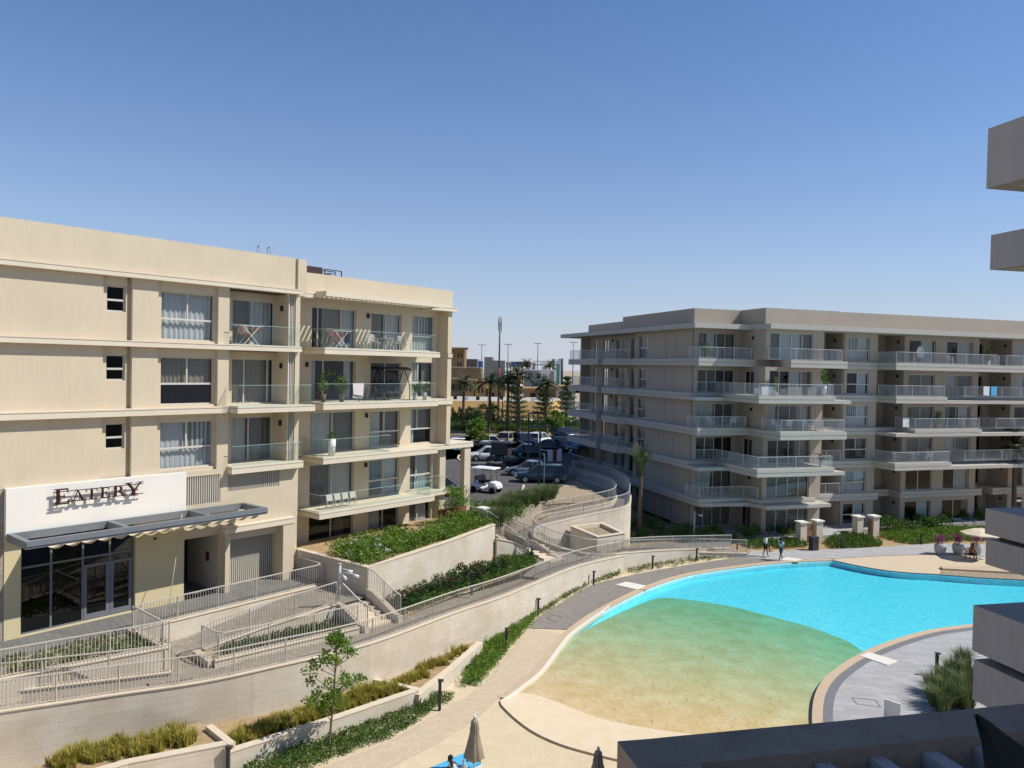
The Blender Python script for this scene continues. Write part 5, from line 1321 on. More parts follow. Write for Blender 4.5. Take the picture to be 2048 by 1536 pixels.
mb.build('stem', M_['trunk'], ar)
t = thing('garden_wall', LF(26, -.4, 4.2), 'low brown garden wall behind the arching shrub, with one pale capped pier', 'wall')
mb = MB(); mb.box(LF, 24.9, 27.4, -.55, -.35, 4.1, 5.1); mb.build('panel', M_['wood'], t)
mb = MB(); mb.box(LF, 27.5, 28.0, .6, 1.1, 3.6, 5.0); mb.build('pier', M_['stucco'], t)
mb = MB(); mb.box(LF, 27.42, 28.08, .52, 1.18, 5.001, 5.1); mb.build('cap', M_['white_wall'], t)
# red flowers: a dense bed nobody could count
bedp = [LF(14.7, 5.5), LF(14.7, 6.6), LF(19, 6.2), LF(23, 5.9), LF(25.2, 5.3), LF(25.4, 4.0), LF(21.5, 4.4)]
m1 = MB(); m2 = MB()
for p in fill(bedp, .42, 2.2):
    h = vr.uniform(.3, .75)
    for _ in range(4): clump(m1, p+Vector((vr.gauss(0, .1), vr.gauss(0, .1), vr.uniform(.1, h))), .2, .17, 26, .15, .036)
    if vr.random() < .42: clump(m2, p+Vector((0, 0, h+.12)), .07, .07, 22, .07, .024)
fb = m1.build('flower_bed_plants', M_['leaf_dark'], None, kind='stuff', label='dense dark green plants with dark red flower heads below the tall planter wall', cat='flower bed')
m2.build('blossom', M_['flower_red'], fb)
cover('ground_cover', [LF(14.5, 5.9), LF(14.5, 7.25), LF(16, 6.95), LF(19, 6.6), LF(23, 6.35), LF(26, 6.05), LF(28.1, 5.3), LF(28.5, 4.0), LF(26.5, 3.3), LF(25.4, 4.4), LF(25.0, 5.3), LF(21, 5.6)], 2.2, .2, .34, 'leafy green ground cover round the red flowers between tall planter wall and walkway', M_['leaf'], n=15, l=.12, w_=.034)
cover('ground_cover', [LF(7.6, 5.15), LF(12.0, 5.85), LF(11.85, 7.1), LF(6.2, 6.05), LF(6.4, 5.2)], 2.36, .17, .22, 'dark green ground cover in the railed bed between ramp and stairs', M_['leaf_dark'], n=16, l=.09, w_=.025)
fbp = [LF(-4, 1.5), LF(4.0, 2.3), Aw[2]+Vector((-.2, .3, 0)), Aw[1], Aw[0]]
m1 = MB(); m2 = MB()
for p in fill([Vector((p.x, p.y, 0)) for p in fbp], .36, 2.88, .4, .9):
    clump(m1, p+Vector((0, 0, .12)), .14, .12, vr.randint(25, 60), .12, .03)
    if vr.random() < .35: m1b = Vector((0, 0, .3)); clump(m2, p+m1b, .05, .05, 14, .06, .022)
fb = m1.build('flower_bed_plants', M_['leaf'], None, kind='stuff', label='low plants with scattered red blooms in the gravel bed in front of the eatery', cat='flower bed')
m2.build('blossom', M_['flower_red'], fb)
# hedge strip along the long wall
def pp(*xy): return [Vector((P(x, y).x, P(x, y).y, 0)) for x, y in xy]
cover('ground_cover', pp((440, 1580), (560, 1560), (700, 1508), (782, 1474), (870, 1424), (915, 1395), (880, 1388), (832, 1408), (700, 1462), (620, 1488), (480, 1545)), 0, .19, .34, 'dense green ground cover at the foot of the low planters, round the young tree', M_['leaf'], n=22, l=.09, w_=.026, keep=.95)
cover('ground_cover', pp((923, 1376), (955, 1372), (985, 1340), (1010, 1310), (1050, 1262), (1079, 1233), (1060, 1228), (1010, 1268), (970, 1290), (935, 1330)), 0, .19, .40, 'dense green ground cover between the planter tip and the tan path', M_['leaf_bright'], n=22, l=.10, w_=.03)
cover('ground_cover', pp((1079, 1233), (1123, 1203), (1188, 1167), (1240, 1152), (1240, 1146), (1185, 1160), (1110, 1200), (1070, 1226)), 0, .22, .30, 'thin strip of green ground cover along the curved wall beside the grey path', M_['leaf'], n=16, keep=.85)
cover('ground_cover', pp((1255, 1150), (1300, 1141), (1425, 1120), (1500, 1110), (1480, 1112), (1400, 1116), (1310, 1128), (1255, 1143)), 0, .25, .30, 'sparse low plants at the foot of the curved wall near its far end', M_['leaf'], n=14, keep=.6)
# garden in front of the right building
cover('ground_cover', pp((1480, 1088), (1500, 1098), (1600, 1096), (1618, 1092), (1600, 1080), (1560, 1074), (1500, 1077)), .0, .3, .40, 'green ground cover between the long wall and the litter bin', M_['leaf'], n=20, l=.14, w_=.04)
cover('ground_cover', pp((1645, 1087), (1665, 1097), (1700, 1097), (1760, 1093), (1762, 1086), (1730, 1073), (1680, 1070)), 0, .26, .36, 'mound of green ground cover between the wooden gate and the narrow grey path', M_['leaf'], n=24, l=.14, w_=.04)
cover('ground_cover', pp((1762, 1075), (1800, 1085), (1830, 1089), (1900, 1083), (2050, 1080), (2050, 1060), (1850, 1055), (1765, 1063)), 0, .28, .36, 'wide green ground cover behind the three flower pots', M_['leaf_bright'], n=22, l=.14, w_=.04)
bp3 = [shrub_proto('bush') for _ in range(3)]
def bushes(pxs, lab, grp, z=.1, a=.8, b=1.3):
    scatter(bp3, [P(x, y, z) for x, y in pxs], lab, grp, smin=a, smax=b)
bushes([(1440, 1078), (1465, 1082), (1495, 1078), (1520, 1072), (1545, 1070), (1570, 1074), (1585, 1070), (1540, 1062), (1510, 1064)], 'leafy green bush in the garden left of the wooden gate', 'bushes left of the wooden gate')
bushes([(1775, 1062), (1800, 1058), (1820, 1060), (1845, 1055), (1870, 1056), (1890, 1046), (1910, 1040), (1930, 1042), (1950, 1038), (1965, 1044), (1880, 1034), (1925, 1030), (1840, 1050)], 'leafy green bush against the right building, above the flower pots', 'bushes right of the narrow garden path', a=.9, b=1.5)
bushes([(1290, 1075), (1320, 1068), (1350, 1076), (1375, 1070), (1405, 1080), (1430, 1070), (1300, 1055), (1265, 1060)], 'dark bush in the shade of the right building near the palm', 'bushes in the shade by the palm', z=.0)
# fountain grasses
tp = [shrub_proto('tuft') for _ in range(2)]
def tufts(pts, lab, grp, a=.8, b=1.2):
    scatter(tp, pts, lab, grp, cat='ornamental grass', smin=a, smax=b)
tg = [P(x, y, 4.05) for x, y in ((975, 1050), (990, 1044), (968, 1040), (985, 1032), (1003, 1030), (1005, 1020), (1020, 1024), (1018, 1012), (1035, 1016), (1040, 1008), (1052, 1014), (1058, 1004), (1070, 1010), (1075, 1000), (1088, 1004), (1092, 994), (1104, 998), (1108, 990), (998, 1052))]
tufts(tg, 'tall green fountain grass on the bank beside the car park', 'fountain grasses by the car park', .9, 1.25)
tufts([P(x, y, 0) for x, y in ((1865, 1385), (1885, 1370), (1905, 1355), (1925, 1340), (1870, 1410), (1890, 1398), (1915, 1380), (1935, 1365), (1885, 1422), (1910, 1410), (1935, 1395), (1935, 1420))], 'fountain grass with pale tips beside the near grey deck', 'fountain grasses by the near deck', .8, 1.1)
cover('ground_cover', [Vector((P(x, y, 3.95).x, P(x, y, 3.95).y, 0)) for x, y in ((946, 1026), (985, 1016), (1045, 1002), (1105, 984), (1110, 996), (1060, 1018), (1015, 1040), (985, 1052), (950, 1044))], 3.95, .4, .8, 'low green planting between the car park kerb and the S-shaped ramp', M_['leaf'], n=22, l=.2, w_=.05, r=.34)
bushes([(1012, 1042), (1030, 1034)], 'round green bush among the bank grasses', 'bushes on the bank', z=3.9, a=.8, b=1.0)

def tree(name, base, h, lean, crown, label, cat, group=None, m='leaf_bright', n=26, leaf=(.13, .035), tr=.06, per=70, crs=.45):
    t = thing(name, base, label, cat, group)
    mb = MB(); top = base+Vector((lean[0], lean[1], h)); mid_ = base.lerp(top, .5)+Vector((.05, 0, 0))
    mb.tube(crom([base, mid_, top], 4), [tr*(1-.6*i/8) for i in range(9)], 8)
    mb.build('trunk', M_['trunk'], t)
    mb = MB(); cl = MB(); z0, z1, r = crown
    for i in range(n):
        a = vr.uniform(0, 6.28); zz = vr.uniform(z0, z1); k = math.sin(math.pi*min(1, max(0, (zz-z0)/(z1-z0)*.85+.12))); rr_ = r*k*vr.uniform(.35, 1.0)
        c = base+Vector((lean[0]*zz/h+math.cos(a)*rr_, lean[1]*zz/h+math.sin(a)*rr_, zz))
        s = base.lerp(top, min(1, max(.25, (zz-.5)/h)))
        mb.tube([s, s.lerp(c, .6)+Vector((0, 0, -.05)), c], [.018, .012, .006], 5, cap=False)
        clump(cl, c, crs*vr.uniform(.6, 1.1), crs*.55, per, leaf[0], leaf[1], .2)
    mb.build('branches', M_['trunk'], t); cl.build('crown', M_[m], t)
    return t
tree('young_tree', P(656, 1503), 4.0, (.25, 0), (1.5, 4.35, 1.2), 'slender young tree with open bright green crown in front of the middle planter', 'tree', n=38, leaf=(.13, .04), tr=.05, per=58, crs=.29)
tree('small_tree', P(956, 893, ZP), 3.0, (0, 0), (1.0, 3.4, 1.6), 'round bright green tree at the car park, behind the white sedan', 'tree', n=30, leaf=(.3, .09), tr=.1, per=60, crs=.6)
tree('small_tree', P(1110, 873, ZP), 3.2, (0, 0), (1.4, 3.6, 1.7), 'round bright green tree behind the cars next to the right building', 'tree', n=30, leaf=(.3, .09), tr=.1, per=60, crs=.6)

def palm_proto(h, nf=58, fl=2.6, tr=.2, droop=.75):
    t = thing('palm_tree', Vector((0, 0, 0)), 'x', 'palm tree')
    mb = MB(); N_ = 14; mb.tube([Vector((math.sin(i/N_*2)*.12, 0, h*i/N_)) for i in range(N_+1)], [tr*(1.25-.35*i/N_)*(1+.05*(i % 2)) for i in range(N_+1)], 10); mb.build('trunk', M_['palm_trunk'], t)
    top = Vector((math.sin(2)*.12, 0, h))
    mb = MB()
    for _ in range(40): leafq(mb, top+rv()*.25+Vector((0, 0, -.5)), rv()+Vector((0, 0, 1)), .5, .05)
    mb.build('boots', M_['palm_trunk'], t)
    mb = MB()
    for i in range(nf):
        a = vr.uniform(0, 6.28); e = R(vr.uniform(-10, 85)); L_ = fl*vr.uniform(.8, 1.1); dr = Vector((math.cos(a), math.sin(a), 0)); p = top.copy(); el = e; prev = p
        seg = 9
        for k in range(seg):
            st = L_/seg; d = dr*math.cos(el)+Vector((0, 0, math.sin(el))); q = p+d*st; mb.bar(p, q, .03*(1-k/seg)+.008)
            s = Vector((-dr.y, dr.x, 0)); wl = .62*math.sin(math.pi*min(1, (k+1.2)/(seg+.6)))*fl/2.6
            for m_ in range(3):
                c = p.lerp(q, m_/3)
                for sg_ in (1, -1):
                    v = (s*sg_+d*.7+Vector((0, 0, -.15))).normalized(); up_ = Vector((0, 0, 1)).cross(v).normalized()*.045
                    n0 = len(mb.v); mb.v += [c-up_, c+up_, c+v*wl]; mb.f.append((n0, n0+1, n0+2)); mb.uv.append([(0, 0)]*3); mb.sm.append(False)
            p = q; el -= R(droop*vr.uniform(7, 15))
    mb.build('fronds', M_['palm_leaf'], t)
    return t
def place(o, p, rz, s=1.0, label=None, group=None, cat=None):
    o.location = p; o.rotation_euler = (0, 0, rz); o.scale = (s, s, s)
    if label: o['label'] = label
    if group: o['group'] = group
    if cat: o['category'] = cat
    return o
pa = palm_proto(7.6, fl=3.0)
pl_ = [((926, 862), 'palm standing alone, nearest the left building', 1.0), ((977, 868), 'palm second from the left in the far row', 1.06), ((997, 850), 'thinner palm set back between the second and fourth palms', .95), ((1013, 866), 'palm in the middle of the far row, fourth from left', 1.08), ((1037, 868), 'tallest and densest palm of the far row', 1.2), ((1093, 868), 'palm at the right end of the far row, near the shaded building', 1.02)]
for i, (px, lab, s) in enumerate(pl_):
    o = pa if i == 0 else copy_tree(pa)
    place(o, P(px[0], px[1], ZP), vr.uniform(0, 6), s*.98, lab, 'palms in a row behind the car park')
pb = palm_proto(5.8, nf=52, fl=2.9, tr=.17, droop=.6)
place(pb, P(1278, 1072, .0), 1.0, 1.0, 'palm with a narrow tied crown in the shade, against the right building')
# tie its fronds upward: a slim crown
for ch in pb.children:
    if ch.name.startswith('fronds'):
        for v_ in ch.data.vertices:
            r_ = math.hypot(v_.co.x, v_.co.y); k = .40; zz = v_.co.z-5.8
            v_.co.x *= k; v_.co.y *= k; v_.co.z = 5.3+abs(zz)*.75+r_*.75-.9*max(0, r_-2.0)
pc = palm_proto(7.3, nf=50, fl=2.9, tr=.19, droop=.42)
place(pc, P(2028, 1042, .2), 2.0, 1.02, 'palm at the right edge of the photo, in front of the right building'); 
# ------------------------------------------------------------------ car park
def flat(name, pts, z, m, kind='structure'):
    mb = MB(); mb.poly([Vector((p.x, p.y, z)) for p in pts]); return mb.build(name, m, kind=kind)
def Q(x, y): return P(x, y, ZP)
flat('car_park', [LF(27.0, -1.9), LF(29.2, .5), Q(1005, 1033), Q(1060, 1003), Q(1125, 972), Q(1150, 950), Q(1150, 935), RF(1.4, -29.6), RF(1.4, -60), Q(1600, 868), Q(700, 868), LF(60, -60), LF(20, -30)], ZP+.0, M_['asphalt'])
# kerbs
def kerb(pts, label):
    mb = MB(); q = [Q(*p) for p in pts]; mb.wall_line([p+Vector((0, 0, .13)) for p in q], .18, ZP-.05); o = mb.build('kerb', M_['coping'], kind='structure'); return o
kerb([(925, 1010), (965, 1022), (1000, 1031)], ''); kerb([(1050, 972), (1046, 983), (1060, 990), (1080, 985)], ''); kerb([(921, 924), (914, 918), (916, 912), (930, 911)], '')
# bay line
M_['road_paint'] = mat('road_paint', (.5, .5, .48), .8)
mb = MB(); q = PL([(700, 872), (1180, 880)], ZP); flat('verge', [Q(700, 866), Q(1250, 876), Q(1250, 846), Q(700, 838)], ZP+.05, M_['soil'])
flat('pavement', [Q(700, 838), Q(1250, 846), Q(1250, 842), Q(700, 834)], ZP+.09, M_['coping'])

def car(name, label, px, py, yaw, L_=4.5, W_=1.8, H_=1.45, kind='sedan', col=(.7, .7, .7), z=ZP):
    """body hull lofted along x, separate greenhouse, wheels and lamps; px,py = photo pixel of the ground under the car's middle"""
    p = P(px, py, z) if z == ZP else P(px, py, z)
    t = thing('parked_car', Vector((0, 0, 0)), label, 'car', None)
    key = 'paint_%02d%02d%02d' % tuple(int(c*99) for c in col)
    if key not in M_:
        M_[key] = mat('car_paint', col, .28, spec=.5); M_[key].node_tree.nodes['Principled BSDF'].inputs['Coat Weight'].default_value = .6
    pm = M_[key]
    h2 = L_/2; wl = W_/2; belt = H_*.60; suv = kind == 'suv'
    st = [(-h2, .42, belt*.80, .78), (-h2+.12, .26, belt*.95, .93), (-h2+.7, .20, belt*1.0, 1), (0, .18, belt, 1), (h2-1.2, .20, belt*.97, 1), (h2-.35, .24, belt*.80, .95), (h2-.05, .36, belt*.62, .82)]
    if suv: st = [(-h2, .45, belt*.97, .86), (-h2+.12, .28, belt*1.0, .96), (-h2+.7, .24, belt, 1), (0, .22, belt, 1), (h2-1.1, .24, belt*.98, 1), (h2-.3, .28, belt*.88, .96), (h2-.03, .40, belt*.70, .85)]
    mb = MB(); rows = []
    for x, zl, zh, k in st:
        w_ = wl*k; rows.append([Vector((x, s*a, b)) for s, a, b in ((-1, w_*.90, zl), (-1, w_, zl+.18), (-1, w_, zl+(zh-zl)*.62), (-1, w_*.93, zh-.04), (-1, w_*.80, zh), (1, w_*.80, zh), (1, w_*.93, zh-.04), (1, w_, zl+(zh-zl)*.62), (1, w_, zl+.18), (1, w_*.90, zl))])
    n0 = len(mb.v)
    for r in rows: mb.v += r
    for i in range(len(rows)-1):
        for k in range(10):
            a = n0+i*10+k; b = n0+i*10+(k+1) % 10; mb.f.append((b, a, a+10, b+10)); mb.uv.append([(0, 0)]*4); mb.sm.append(True)
    mb.f.append(tuple(n0+k for k in range(10))); mb.f.append(tuple(n0+(len(rows)-1)*10+k for k in range(9, -1, -1))); mb.uv += [[(0, 0)]*10]*2; mb.sm += [False, False]
    body = mb.build('body', pm, t)
    # greenhouse
    b0, b1 = (-h2+.55, h2-1.25) if not suv else (-h2+.08, h2-1.15); r0, r1 = (-h2+1.25, h2-2.05) if not suv else (-h2+.45, h2-1.95)
    zb = belt-.03; zt = H_-.05; wb = wl*.90; wt = wl*.72
    g = MB(); lo = [Vector((b0, -wb, zb)), Vector((b1, -wb, zb)), Vector((b1, wb, zb)), Vector((b0, wb, zb))]; hi = [Vector((r0, -wt, zt)), Vector((r1, -wt, zt)), Vector((r1, wt, zt)), Vector((r0, wt, zt))]
    for i in range(4): j = (i+1) % 4; g.quad(lo[i], lo[j], hi[j], hi[i])
    g.build('windows', M_['car_glass'], t)
    g = MB(); top = [v+Vector((0, 0, .05)) for v in offset_poly(hi, .08)]
    out = offset_poly(hi, -.03)
    for i in range(4): j = (i+1) % 4; g.quad(out[i], out[j], top[j], top[i])
    g.poly(top); g.poly(out, flip=True); g.build('roof', pm, t)
    g = MB()
    for i in range(4): g.bar(lo[i], hi[i], .09)
    for s in (-1, 1):
        xm = (r0+r1)/2; g.bar(Vector((xm, s*wb, zb)), Vector((xm, s*wt, zt)), .09)
    g.build('pillars', pm, t)
    for sx in (-1, 1):
        for sy in (-1, 1):
            c = Vector((sx*L_*.30, sy*(wl-.11), .33)); g = MB(); g.tube([c-Vector((0, .11, 0)), c+Vector((0, .11, 0))], .33, 18); wh = g.build('wheel', M_['tyre'], t)
            g = MB(); q0 = c+Vector((0, sy*.112, 0)); g.tube([q0, q0+Vector((0, sy*.012, 0))], .21, 12); g.build('rim', M_['galv'], wh)
            g = MB(); g.tube([c-Vector((0, .09*sy, 0))+Vector((0, -sy*.03, 0)), c+Vector((0, sy*.104, 0))], .39, 18); g.build('wheel_arch', M_['tyre'], t)
    for sy in (-1, 1):
        g = MB(); g.bar(Vector((h2-.16, sy*wl*.62, belt*.62)), Vector((h2-.16, sy*wl*.90, belt*.66)), .3, .12); g.build('headlight', M_['lamp_glass'], t)
        g = MB(); g.bar(Vector((-h2+.03, sy*wl*.60, belt*.84)), Vector((-h2+.03, sy*wl*.88, belt*.84)), .12, .14); g.build('tail_light', M_['red_glass'], t)
        g = MB(); g.bar(Vector((b1-.35, sy*wl, belt+.04)), Vector((b1-.35, sy*(wl+.16), belt+.08)), .12, .12); g.build('mirror', pm, t)
    g = MB(); g.bar(Vector((-h2-.01, -.25, belt*.6)), Vector((-h2-.01, .25, belt*.6)), .02, .12); g.build('number_plate', M_['white'], t)
    t.location = p; t.rotation_euler = (0, 0, yaw); return t
M_['car_glass'] = mat('car_window', (.015, .018, .022), .08, spec=.6)
M_['tyre'] = mat('tyre_rubber', (.012, .012, .012), .85)
M_['lamp_glass'] = mat('headlamp', (.6, .62, .65), .15, spec=.6)
M_['red_glass'] = mat('tail_lamp', (.3, .01, .01), .2, spec=.6)
# yaw: direction the nose points, 0 = east (right), 90 = away from the camera
car('c', 'white saloon car parked in the back row beside the small round tree', 974, 892, R(175), 4.6, 1.8, 1.42, 'sedan', (.72, .72, .72))
car('c', 'gold-beige off-road car in the back row, seen from behind', 1017, 890, R(70), 4.7, 1.85, 1.8, 'suv', (.36, .31, .22))
car('c', 'dark blue car in the back row between the beige and the white off-roaders', 1047, 892, R(-70), 4.6, 1.85, 1.7, 'suv', (.015, .03, .07))
car('c', 'white off-road car in the back row, seen from behind at an angle', 1078, 889, R(65), 4.7, 1.9, 1.68, 'suv', (.72, .72, .72))
car('c', 'black saloon car half in the shade of the right building', 1106, 902, R(-25), 4.5, 1.8, 1.42, 'sedan', (.01, .012, .018))
car('c', 'dark grey-blue car farthest back beside the right building', 1128, 876, R(-60), 4.6, 1.85, 1.6, 'suv', (.03, .05, .07))
car('c', 'pearl white crossover with black wheels partly hidden by the tall porch column', 975, 921, R(188), 4.45, 1.84, 1.58, 'suv', (.66, .66, .63))
car('c', 'dark grey saloon car behind the covered buggy', 1060, 912, R(10), 4.5, 1.8, 1.42, 'sedan', (.05, .05, .06))
car('c', 'grey-blue saloon car behind the dark green off-roader, nose to the left', 1058, 951, R(172), 4.6, 1.82, 1.45, 'sedan', (.16, .19, .26))
car('c', 'dark green-blue off-road car nearest the curved ramp', 1082, 964, R(178), 4.7, 1.9, 1.6, 'suv', (.015, .035, .045))
car('c', 'charcoal car seen between the left building and its porch column', 880, 991, R(20), 4.5, 1.84, 1.5, 'suv', (.05, .05, .055))
car('c', 'pickup with a light blue roof cover in the shade of the right building', 1136, 903, R(-50), 4.9, 1.9, 1.75, 'suv', (.03, .12, .18))

# buggies
def buggy(label, px, py, yaw, roof, s=1.0, body=(.72, .72, .72), covered=False):
    t = thing('golf_cart', Vector((0, 0, 0)), label, 'golf cart')
    bm_ = M_['white'] if body[0] > .5 else M_['charcoal']
    mb = MB(); st = [(-1.15, .35, .62, .5), (-1.0, .28, .72, .56), (-.3, .25, .62, .58), (-.1, .25, .42, .58), (.35, .25, .42, .58), (.55, .28, .85, .56), (1.0, .32, .78, .5), (1.2, .38, .6, .42)]
    n0 = 0
    for x, zl, zh, w_ in st: mb.v += [Vector((x, -w_*.9, zl)), Vector((x, -w_, (zl+zh)/2)), Vector((x, -w_*.85, zh)), Vector((x, w_*.85, zh)), Vector((x, w_, (zl+zh)/2)), Vector((x, w_*.9, zl))]
    for i in range(len(st)-1):
        for k in range(6): a = i*6+k; b = i*6+(k+1) % 6; mb.f.append((b, a, a+6, b+6)); mb.uv.append([(0, 0)]*4); mb.sm.append(False)
    mb.f += [tuple(range(6)), tuple(range((len(st)-1)*6+5, (len(st)-1)*6-1, -1))]; mb.uv += [[(0, 0)]*6]*2; mb.sm += [False]*2
    mb.build('body', bm_, t)
    mb = MB(); mb.box(WF, -.45, .1, -.5, .5, .75, .88); mb.build('seat', M_['tyre'], t)
    mb = MB(); mb.bar(Vector((-.5, 0, .85)), Vector((-.6, 0, 1.25)), 1.0, .1, up=Vector((0, 1, 0))); mb.build('backrest', M_['curtain_grey'], t)
    for sx in (-1, 1):
        for sy in (-1, 1):
            mb = MB(); mb.tube([Vector((sx*.8, sy*.44, .23)), Vector((sx*.8, sy*.60, .23))], .23, 14); mb.build('wheel', M_['tyre'], t)
            mb = MB(); mb.tube([Vector((sx*(.62 if sx > 0 else .55), sy*.5, .8)), Vector((sx*.62 if sx > 0 else -.7, sy*.5, 1.82))], .02, 6); mb.build('roof_post', M_['black'], t)
    mb = MB(); r = [Vector((-1.0, -.6, 1.83)), Vector((.95, -.6, 1.83)), Vector((.95, .6, 1.83)), Vector((-1.0, .6, 1.83))]; tp_ = [v+Vector((0, 0, .07)) for v in offset_poly(r, .12)]
    for i in range(4): mb.quad(r[i], r[(i+1) % 4], tp_[(i+1) % 4], tp_[i])
    mb.poly(tp_); mb.poly(r, flip=True); mb.build('roof', roof, t)
    mb = MB(); mb.tube([Vector((.5, .2, .8)), Vector((.3, .2, 1.05))], .02, 6); mb.tube(crom([Vector((.3+.05*math.sin(a), .2+.17*math.cos(a), 1.05+.15*math.sin(a))) for a in [i*math.pi/4 for i in range(9)]], 2), .015, 5); mb.build('steering_wheel', M_['black'], t)
    if covered:
        mb = MB(); mb.box(WF, -.72, .6, -.54, .54, .9, 1.82); mb.build('cover', M_['charcoal'], t)
    t.location = P(px, py, ZP); t.rotation_euler = (0, 0, yaw); t.scale = (s, s, s); return t
buggy('white golf cart with a flat white roof next to the porch column', 972, 984, R(-28), M_['white'], 1.08)
buggy('small dark buggy with white seat at the far left of the car park', 915, 903, R(170), M_['white'], .85)
buggy('tall buggy with a black rain cover standing in front of the white crossover', 1004, 932, R(-20), M_['charcoal'], 1.35, (.05, .05, .05), True)
def quad_bike(label, px, py, yaw):
    t = thing('quad_bike', Vector((0, 0, 0)), label, 'quad bike')
    mb = MB(); st = [(-.75, .55, .75, .22), (-.4, .45, .82, .25), (0, .4, .72, .18), (.35, .45, .9, .2), (.7, .5, .8, .3), (.85, .55, .7, .25)]
    for x, zl, zh, w_ in st: mb.v += [Vector((x, -w_, zl)), Vector((x, -w_*.8, zh)), Vector((x, w_*.8, zh)), Vector((x, w_, zl))]
    for i in range(len(st)-1):
        for k in range(4): a = i*4+k; b = i*4+(k+1) % 4; mb.f.append((b, a, a+4, b+4)); mb.uv.append([(0, 0)]*4); mb.sm.append(True)
    mb.f += [(0, 1, 2, 3), tuple(range((len(st)-1)*4+3, (len(st)-1)*4-1, -1))]; mb.uv += [[(0, 0)]*4]*2; mb.sm += [False]*2
    mb.build('body', M_['charcoal'], t)
    for sx in (-1, 1):
        for sy in (-1, 1): mb = MB(); mb.tube([Vector((sx*.6, sy*.35, .3)), Vector((sx*.6, sy*.6, .3))], .3, 14); mb.build('wheel', M_['tyre'], t)
    mb = MB(); mb.tube([Vector((.35, 0, .8)), Vector((.2, 0, 1.1))], .025, 6); mb.tube([Vector((.12, -.38, 1.12)), Vector((.2, 0, 1.1)), Vector((.12, .38, 1.12))], .02, 6); mb.build('handlebar', M_['black'], t)
    t.location = P(px, py, ZP); t.rotation_euler = (0, 0, yaw)
quad_bike('black quad bike in front of the covered buggy', 990, 939, R(200)); quad_bike('black quad bike between the covered buggy and the grey saloon', 1032, 928, R(160))
# bins in the shade
for i, (x, c, lab) in enumerate(((1101, 'white', 'white tall bin at the shaded end of the car park, left of the brown one'), (1109, 'brown', 'red-brown tall bin between two white ones in the shade'), (1117, 'white', 'white tall bin right of the red-brown one in the shade'))):
    p = P(x, 922, ZP); t = thing('wheelie_bin', p, lab, 'bin'); m_ = M_['white'] if c == 'white' else mat('brown_bin', (.22, .05, .03), .6)
    fr = Fr(p.x, p.y, 80); mb = MB(); mb.prism([fr(-.26, -.26), fr(.26, -.26), fr(.26, .26), fr(-.26, .26)], p.z, p.z+1.15); mb.build('body', m_, t)
    mb = MB(); mb.box(fr, -.3, .3, -.3, .32, p.z+1.151, p.z+1.22); mb.build('lid', m_, t)
# lamp columns and posts
def lamp_col(px, yb, yt, arm, label, z=ZP, wd=.16, m='charcoal', armdir=1):
    b = P(px, yb, z); d = b.y; top = pd(px+(yb-yt)*.02, yt, d); h = top.z-z
    t = thing('lamp_post', b, label, 'lamp post')
    mb = MB(); mb.bar(b, b+Vector((0, 0, h)), wd); mb.build('pole', M_[m], t)
    if arm: mb = MB(); a = b+Vector((0, 0, h-wd*.5)); mb.bar(a+Vector((armdir*wd*.51, 0, 0)), a+Vector((armdir*arm, 0, 0)), wd*1.2, wd*.9); mb.build('lamp_head', M_[m], t)
    return t
lamp_col(1056, 916, 825, -1.6, 'dark square lamp column with its arm to the left, standing among the parked cars', armdir=-1)
lamp_col(1055.5, 946, 851, 2.2, 'dark lamp column joined by a flat arm to its right, behind the grey-blue saloon') 
lamp_col(1078, 973, 853, 0, 'dark square post in front of the dark green off-road car')
lamp_col(1088, 968, 908, 0, 'thin pale sign post with a small square head beside the dark green off-road car', wd=.08, m='galv')
lamp_col(907, 1000, 935, 0, 'thin pale sign post between the left building and its porch column', wd=.07, m='galv')
for x, lab in ((1088, 'small'), (907, 'small')):
    pass
lamp_col(1004, 868, 776, 0, 'thin tall dark pole between the far palms', wd=.14)
lamp_col(1066, 860, 823, -1.5, 'dark lamp column with a short arm in front of the yellow wall', armdir=-1)
def cam_pole(px, yb, z, h, label, arms):
    b = P(px, yb, z); t = thing('lamp_pole', b, label, 'lamp pole')
    mb = MB(); mb.tube([b, b+Vector((0, 0, h))], .07, 12); mb.tube([b+Vector((0, 0, h+.001)), b+Vector((0, 0, h+.06))], .085, 12); mb.build('pole', M_['galv'], t)
    for k, (dx, dy, dz, L2) in enumerate(arms):
        d = Vector((dx, dy, 0)).normalized(); a = b+Vector((0, 0, h-.2+dz))
        mb = MB(); mb.tube([a, a+d*L2+Vector((0, 0, -.05))], .025, 6); mb.build('arm', M_['galv'], t)
        e = a+d*L2; mb = MB(); mb.tube([e+Vector((0, 0, -.1)), e+d*.25+Vector((0, 0, -.16))], .07, 10); mb.build('lamp_head', M_['white'], t)
cam_pole(678, 1236, 2.36, 2.55, 'galvanised pole with cameras and spotlights rising from the railed green bed', [(1, .1, 0, .35), (1, -.2, -.15, .7), (.7, -.7, -.2, .3)])
cam_pole(1388, 1078, .1, 2.35, 'pale lamp pole with one spotlight behind the double railing near the right building', [(1, 0, 0, .4)])
